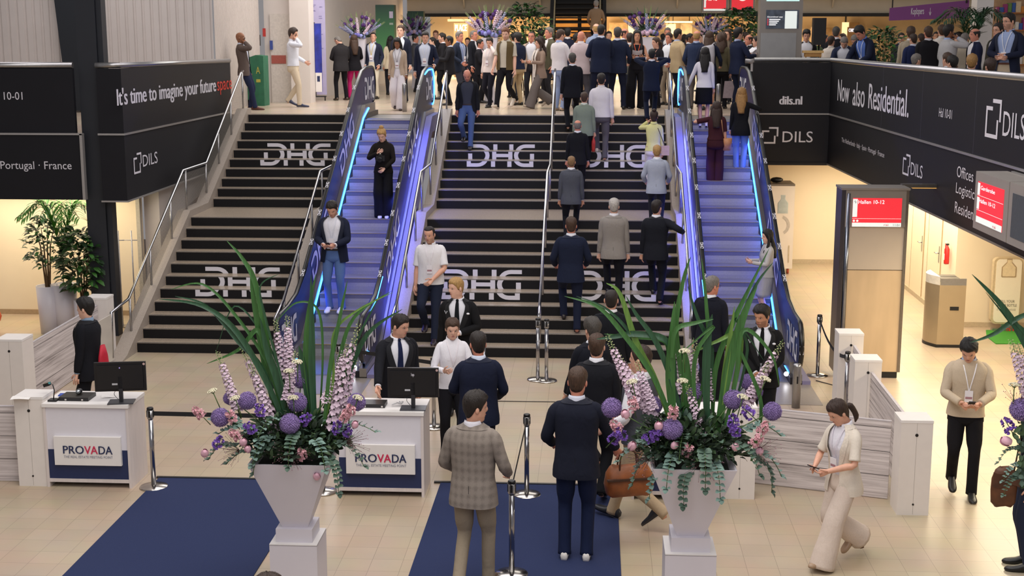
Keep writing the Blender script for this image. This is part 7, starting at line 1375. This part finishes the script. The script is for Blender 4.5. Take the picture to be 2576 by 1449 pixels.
arrangement('tall lilac flower arrangement in a white tapered vase at right front', top, -9.9, (1752, 1196), 304,
  [([(1720, 1140), (1650, 960), (1560, 830), (1500, 770), (1420, 745)], .024, A_), ([(1720, 1130), (1655, 980), (1600, 860), (1530, 780), (1450, 745)], .018, B_), ([(1700, 1100), (1650, 960), (1600, 860), (1560, 740), (1525, 712)], .030, C_), ([(1740, 1130), (1690, 960), (1650, 860), (1600, 790), (1575, 745)], .026, B_), ([(1700, 1120), (1686, 960), (1690, 860), (1697, 758)], .046, A_), ([(1725, 1110), (1712, 930), (1700, 820), (1720, 700), (1738, 645)], .026, A_), ([(1735, 1110), (1780, 900), (1776, 760), (1765, 650)], .020, A_), ([(1690, 1000), (1685, 900), (1670, 856), (1600, 848), (1520, 840)], .026, A_), ([(1700, 960), (1680, 860), (1600, 840), (1540, 848), (1500, 853)], .030, B_),
   ([(1690, 900), (1700, 830), (1750, 812), (1795, 803)], .022, A_), ([(1790, 1120), (1800, 930), (1840, 820), (1880, 735), (1935, 625)], .026, A_), ([(1795, 1120), (1830, 930), (1855, 830), (1900, 720), (1945, 660)], .022, B_), ([(1800, 1120), (1830, 940), (1868, 800), (1905, 720)], .046, A_), ([(1800, 1120), (1822, 950), (1835, 860), (1848, 770)], .028, C_), ([(1812, 1120), (1845, 980), (1862, 845), (1800, 860), (1730, 895)], .024, C_), ([(1812, 1120), (1850, 960), (1870, 830), (1940, 890), (1960, 970)], .020, A_), ([(1780, 1000), (1790, 880), (1755, 800), (1730, 720)], .022, B_), ([(1760, 1120), (1745, 960), (1755, 880), (1795, 820), (1700, 900)], .020, A_), ([(1840, 1050), (1880, 880), (1850, 800), (1920, 905)], .014, B_), ([(1890, 1160), (1915, 1020), (1870, 900), (1862, 880)], .018, A_), ([(1780, 1110), (1776, 940), (1782, 840), (1792, 790)], .040, B_), ([(1740, 1110), (1728, 940), (1720, 870)], .040, A_)],
  [(1525, 840, 1600, 1010), (1545, 875, 1640, 1050), (1605, 960, 1660, 1075), (1700, 830, 1705, 990), (1748, 850, 1742, 1000), (1972, 855, 1880, 1010), (1935, 910, 1870, 1030), (1728, 965, 1772, 1112), (1785, 900, 1778, 1010), (1600, 905, 1640, 1030)],
  [(1539, 1026, -.15, 1.42), (1644, 1020, .1, 1.3), (1691, 1080, -.30, 1.45), (1744, 985, .12, 1.5), (1845, 1005, -.05, 1.40), (1943, 1035, -.1, 1.32), (1880, 960, .15, 1.1), (1720, 1000, .15, 1.2), (1900, 985, .12, 1.1)],
  [(1717, 960), (1590, 962), (1868, 1000), (1925, 955), (1722, 885)], [(1590, 1122), (1697, 1120), (1850, 1124), (1911, 1135), (1657, 1072), (1573, 1042)], [(1725, 1145, .2), (1893, 1120, .5), (1560, 1085, -.5), (1595, 1030, -.2), (1910, 1090, .5), (1693, 1050, 0)], [(1625, 1108), (1570, 1100), (1540, 1110), (1890, 1045), (1850, 1090), (1640, 1100), (1845, 1070)],
  [(1660, 1150, 185, -25), (1690, 1170, 205, -30), (1640, 1070, 250, 30), (1700, 1140, 250, -20), (1770, 1130, 272, -35), (1790, 1160, 285, -25), (1840, 1120, 325, -15), (1880, 1140, 350, -10), (1890, 1150, 340, -35), (1650, 1120, 190, 0), (1720, 1100, 260, 5), (1870, 1090, 15, 15), (1740, 1170, 240, -45)], 5)
# arrangement cut by the right picture edge
pR = by(2775, 1330, -10.6)
t = thing('flower_arrangement', 'lilac flower arrangement cut off by the right picture edge', 'flower arrangement', (pR.x, -10.4, pR.z-.66)); zr = vase(t)
pl = thing('vase_plinth', 'plinth under the vase at the right picture edge', 'plinth', (pR.x, -10.4, 0)); bxo((-.215, -.215, 0), (.215, .215, pR.z-.66), 'body', WHITE, pl)
def LR_(u, v, y=0): q = by(u, v, -10.55+y); return q-V(t.location)
for pts, w_, m_ in (([(2640, 1000), (2576, 860), (2520, 770), (2445, 690)], .030, LEAFB), ([(2640, 960), (2570, 850), (2480, 735)], .010, LEAFB), ([(2640, 770), (2560, 800), (2500, 840), (2440, 862)], .020, LEAFB), ([(2640, 940), (2590, 850), (2545, 805)], .022, LEAFB)): blade(t, [LR_(*p) for p in pts], w_*.9, m_)
for u0, v0, u1, v1 in ((2540, 850, 2590, 1010), (2555, 860, 2610, 1000)): a_, c_ = LR_(u1, v1), LR_(u0, v0); put('delphinium', DM[0], t, a_, c_-a_, (1, 1, (c_-a_).length))
put('allium', AM, t, LR_(2570, 1030), (0, 0, 1), 1.5); put('white_umbel', UM, t, LR_(2552, 970), (0, 0, 1), 1.1); put('peony', PM, t, LR_(2531, 1110), (-1, 0, .3), 1.1); put('statice', SM[1], t, LR_(2545, 1085), (-.5, 0, .8)); put('seed_spray', SPM[0], t, LR_(2560, 1022), (-1, 0, 0))
b = MB()
for i in range(160): q = LR_(2575+rf.uniform(-18, 60), rf.uniform(1060, 1220), rf.uniform(-.1, .1)); disc_leaf(b, q, V((rf.uniform(-1, 1), rf.uniform(-1, 1), rf.uniform(-1, 1))), V((0, -1, .4)), rf.uniform(.04, .07), .018, rf.choice((0, 1)), 4)
tag(b.build('foliage', [EUCD, FOL], t), kind='stuff')
for k, (u, v) in enumerate(((2570, 1130), (2575, 1170), (2565, 1200))): o = bpy.data.objects.new('eucalyptus_sprig', EM[k]); C.objects.link(o); o.parent = t; o.location = LR_(u, v); o.rotation_euler = (0, .2, PI+.3*k); o.scale = (.5,)*3
# smaller arrangements in the upper hall
def far_arr(label, u, v, Y, k=1.0, seed=1):
    q = by(u, v, Y); r = random.Random(seed); t = thing('flower_arrangement', label, 'flower arrangement', (q.x, Y, ZU)); zt = q.z-ZU; b = MB(); rows = []
    for z, w_ in ((0, .34), (zt*.35, .26), (zt, .50)): h = w_/2*k; rows.append([V((-h, -h, z)), V((h, -h, z)), V((h, h, z)), V((-h, h, z))])
    b.grid(rows, True, 0, True, True, smooth=False); b.build('vase_body', VASEM, t)
    for i in range(12):
        a = -1.15+2.3*i/11+r.uniform(-.1, .1); L_ = r.uniform(.55, .95)*k; d = V((math.sin(a)*.75, r.uniform(-.2, .2), math.cos(a)*1.0)); put('delphinium', DM[r.choice((0, 1, 2, 2))], t, V((d.x*.25, d.y, zt+.12)), d, (1.3*k, 1.3*k, L_))
    for i in range(13):
        a = r.uniform(-1.1, 1.1); R = r.uniform(.35, .8)*k; put('allium', AMP, t, (math.sin(a)*R, -.1, zt+.1+math.cos(a)*R*.9), (0, 0, 1), 1.35*k)
    for i in range(7):
        x = -.3+.6*i/6; b = MB(); b.ball((0, 0, 0), .085*k, 9, 6); o = b.build('hydrangea', M(r.choice(['#8f93c9', '#a9a2d6', '#6f68b0', '#c9a9c0']), .8, 0, .3, 40, .6), t); o.location = (x*k, -.22+abs(x)*.3, zt+.06+r.uniform(-.03, .08))
    b = MB()
    for i in range(150): d = V((r.uniform(-1, 1), r.uniform(-1, 1), r.uniform(-.1, 1))); disc_leaf(b, V((0, 0, zt+.05))+d*.26*k, d, V((0, -1, .5)), .11, .022, r.choice((0, 1)), 4)
    tag(b.build('foliage', [FOLD, FOL], t), kind='stuff')
    for i in range(8):
        a = -.8+1.6*i/7; e = V((math.sin(a), 0, math.cos(a))); blade(t, [V((0, 0, zt)), V((0, 0, zt))+e*.5*k, V((0, 0, zt))+e*1.05*k], .022*k, r.choice((LEAFA, LEAFB, LEAFC)))
far_arr('flower arrangement in a white vase in front of the green banner', 905, 97, 14.5, .66, 3); far_arr('smaller far flower arrangement before the second green banner', 1045, 90, 22, .72, 4); far_arr('flower arrangement in a white vase behind the man in the olive waistcoat', 1232, 95, 12.9, .78, 5); far_arr('flower arrangement in a white vase behind the smiling woman in black', 1628, 93, 13.5, .74, 6); far_arr('far flower arrangement beside the bushy tree at right', 1782, 88, 18, .62, 7)
# shrubs, palms and potted plants
def bush(name, label, cat, x, y, z, h0, h1, rad, n, mats, seed, leaf=(.06, .10), trunk=True, pot=None):
    r = random.Random(seed); t = thing(name, label, cat, (x, y, z)); b = MB()
    if pot: q = MB(); q.lathe([(pot[0], 0), (pot[1], pot[2]), (pot[1]-.02, pot[2]), (pot[1]-.03, pot[2]-.05)], 20); q.build('pot', VASEM, t); q = MB(); q.lathe([(pot[1]-.03, pot[2]-.06), (.01, pot[2]-.04)], 16); q.build('moss', M('#3f5a25', .9, 0, .3, 60), t)
    if trunk:
        q = MB()
        for k in range(4): a = k*1.6; q.tube([V((.03*math.cos(a), .03*math.sin(a), pot[2]-.05 if pot else 0)), V((rad*.25*math.cos(a), rad*.25*math.sin(a), h0+(h1-h0)*.4)), V((rad*.5*math.cos(a), rad*.5*math.sin(a), h0+(h1-h0)*.8))], [.018, .012, .005], 5)
        q.build('trunk', M('#6a5238', .8, 0, .2), t)
    for i in range(n):
        f = r.random(); z_ = h0+(h1-h0)*f; R = rad*math.sin(PI*min(.96, .18+f*.75))**.8*math.sqrt(r.random()); a = r.random()*6.3; c = V((R*math.cos(a), R*math.sin(a), z_)); disc_leaf(b, c, V((math.cos(a), math.sin(a), r.uniform(-.7, .6))), V((r.uniform(-.4, .4), r.uniform(-.6, .1), 1)), r.uniform(*leaf), r.uniform(*leaf)*.26, r.randrange(len(mats)), 4)
    tag(b.build('foliage', mats, t), kind='stuff'); return t
def palm(label, x, y, z, n, L, h, seed, pot=None, leafw=.016, mats=(LEAFA, LEAFB)):
    r = random.Random(seed); t = thing('potted_palm', label, 'plant', (x, y, z))
    if pot: q = MB(); q.lathe([(pot[0], 0), (pot[1], pot[2]), (pot[1]-.02, pot[2]), (pot[1]-.03, pot[2]-.05)], 20); q.build('pot', VASEM, t); q = MB(); q.lathe([(pot[1]-.03, pot[2]-.06), (.01, pot[2]-.04)], 16); q.build('moss', M('#3f5a25', .9, 0, .3, 60), t)
    z0 = pot[2]-.05 if pot else 0
    for k in range(n):
        a = k*2.4+r.random()*.5; up = r.uniform(.55, 1.0); d = V((math.cos(a), math.sin(a)*.8, 0)); P = [V((0, 0, z0)), V((0, 0, z0+h*.6))+d*.05, V((0, 0, z0+h))+d*L*.35+V((0, 0, L*.25*up)), V((0, 0, z0+h))+d*L*.8+V((0, 0, L*.15*up-.1))]; Q, _ = catmull(P, [(0, 0)]*4, 6); b = MB(); b.tube(Q, .005, 4, 1); m = len(Q)
        for i in range(7, m):
            tn = (Q[min(i+1, m-1)]-Q[i-1]).normalized(); s = tn.cross(V((0, 0, 1))).normalized(); f = (i-7)/(m-7)
            for sd in (-1, 1): disc_leaf(b, Q[i], s*sd+tn*.9+V((0, 0, -.25)), V((0, 0, 1)), L*.42*(1-f*.5), leafw, 0, 5)
        b.build('frond', [mats[k % 2], STEM], t)
    return t
GL = (M('#27481f', .45, 0, .3, 8), M('#3c6a2c', .45, 0, .3, 8), M('#1d351b', .5, 0, .3, 8))
q = bz(118, 838); bush('potted_plant', 'tall broad leaved plant in the left white pot', 'plant', q.x+.05, q.y+.05, 0, 1.15, 2.02, .34, 300, GL, 4, (.09, .14), True, (.16, .20, .82))
q = bz(165, 842); palm('bright green palm in the middle white pot at left', q.x-.06, q.y+.20, 0, 13, .82, 1.25, 5, (.16, .22, .84), .017, (M('#4a8a2c', .45, 0, .2), LEAFA))
q = bz(205, 850); bush('potted_plant', 'dense drooping leaf plant in the low white pot at left', 'plant', q.x, q.y+.2, 0, .78, 1.78, .36, 420, GL, 6, (.13, .20), True, (.15, .17, .62))
for lab, u, v0, v1, Y, rad, n, lf, sd in (('tall airy tree behind the olive waistcoat man', 1322, 10, 130, 17, .75, 520, (.12, .2), 8), ('low flowering shrub behind the man with glasses', 1345, 55, 170, 15.5, .55, 300, (.09, .15), 9), ('bushy bamboo like tree right of the third vase', 1862, 22, 130, 20.5, 1.05, 620, (.14, .24), 10), ('green leafy planter by the man leaning on the right rail', 2222, 72, 200, 10.5, .62, 520, (.10, .17), 12), ('far green tree left of the grey information column', 1905, 40, 120, 24, .7, 260, (.14, .22), 14)):
    a_, c_ = by(u, v0, Y), by(u, v1, Y); bush('planter_tree', lab, 'tree', a_.x, Y, ZU, max(.2, c_.z-ZU), a_.z-ZU, rad, n, GL, sd, lf)
q = by(2425, 60, 12.2); palm('dark palm with long fronds beside the white column at top right', q.x, 11.6, ZU, 16, 1.0, 1.5, 13, (.2, .26, .5), .02, (LEAFB, LEAFB))
b = MB(); q = bz(-6, 842); t = thing('seat', 'orange rounded seat edge at the left picture border', 'seat', (q.x-.25, q.y, 0)); b.ball((0, 0, .30), (.32, .3, .20), 14, 8); b.build('cushion', M('#c9481f', .5), t); q = MB(); q.lathe([(.12, 0), (.05, .1), (.05, .2)], 12); q.build('foot', STEEL, t)
# ------------------------------------------------------------------ repeats share a group
_cnt = {}
for o in C.objects:
    if o.parent is None and 'category' in o: _cnt.setdefault(o['category'], []).append(o)
_nm = {'queue post': 'chrome queue posts', 'belt': 'black queue belts', 'pillar': 'white display pillars', 'fence': 'wood print fences', 'desk': 'white reception desks', 'carpet': 'blue carpets', 'handrail': 'chrome stair handrails', 'escalator': 'escalators beside the stairs', 'stairs': 'dark staircases', 'board': 'dark balcony boards', 'flower arrangement': 'flower arrangements in white vases', 'plinth': 'white vase plinths', 'phone': 'phones in hands', 'monitor': 'black desk monitors', 'laptop': 'laptops on the desks', 'rail': 'balcony top rails', 'tree': 'green planter trees', 'stool': 'stools behind the balcony boards', 'light': 'shop lights at the back', 'information sign': 'information columns', 'banner': 'upper hall banners', 'paper': 'loose papers', 'bag': 'bags people carry', 'screen': 'hanging screens', 'column': 'steel columns', 'floor plate': 'escalator floor plates'}
for c_, l_ in _cnt.items():
    if len(l_) < 2: continue
    for o in l_:
        if c_ == 'person': o['group'] = 'people on the upper floor' if o.location.z > ZU-.1 else ('people on the stairs and escalators' if o.location.z > .1 else 'people in the entrance hall')
        elif c_ in _nm: o['group'] = _nm[c_]
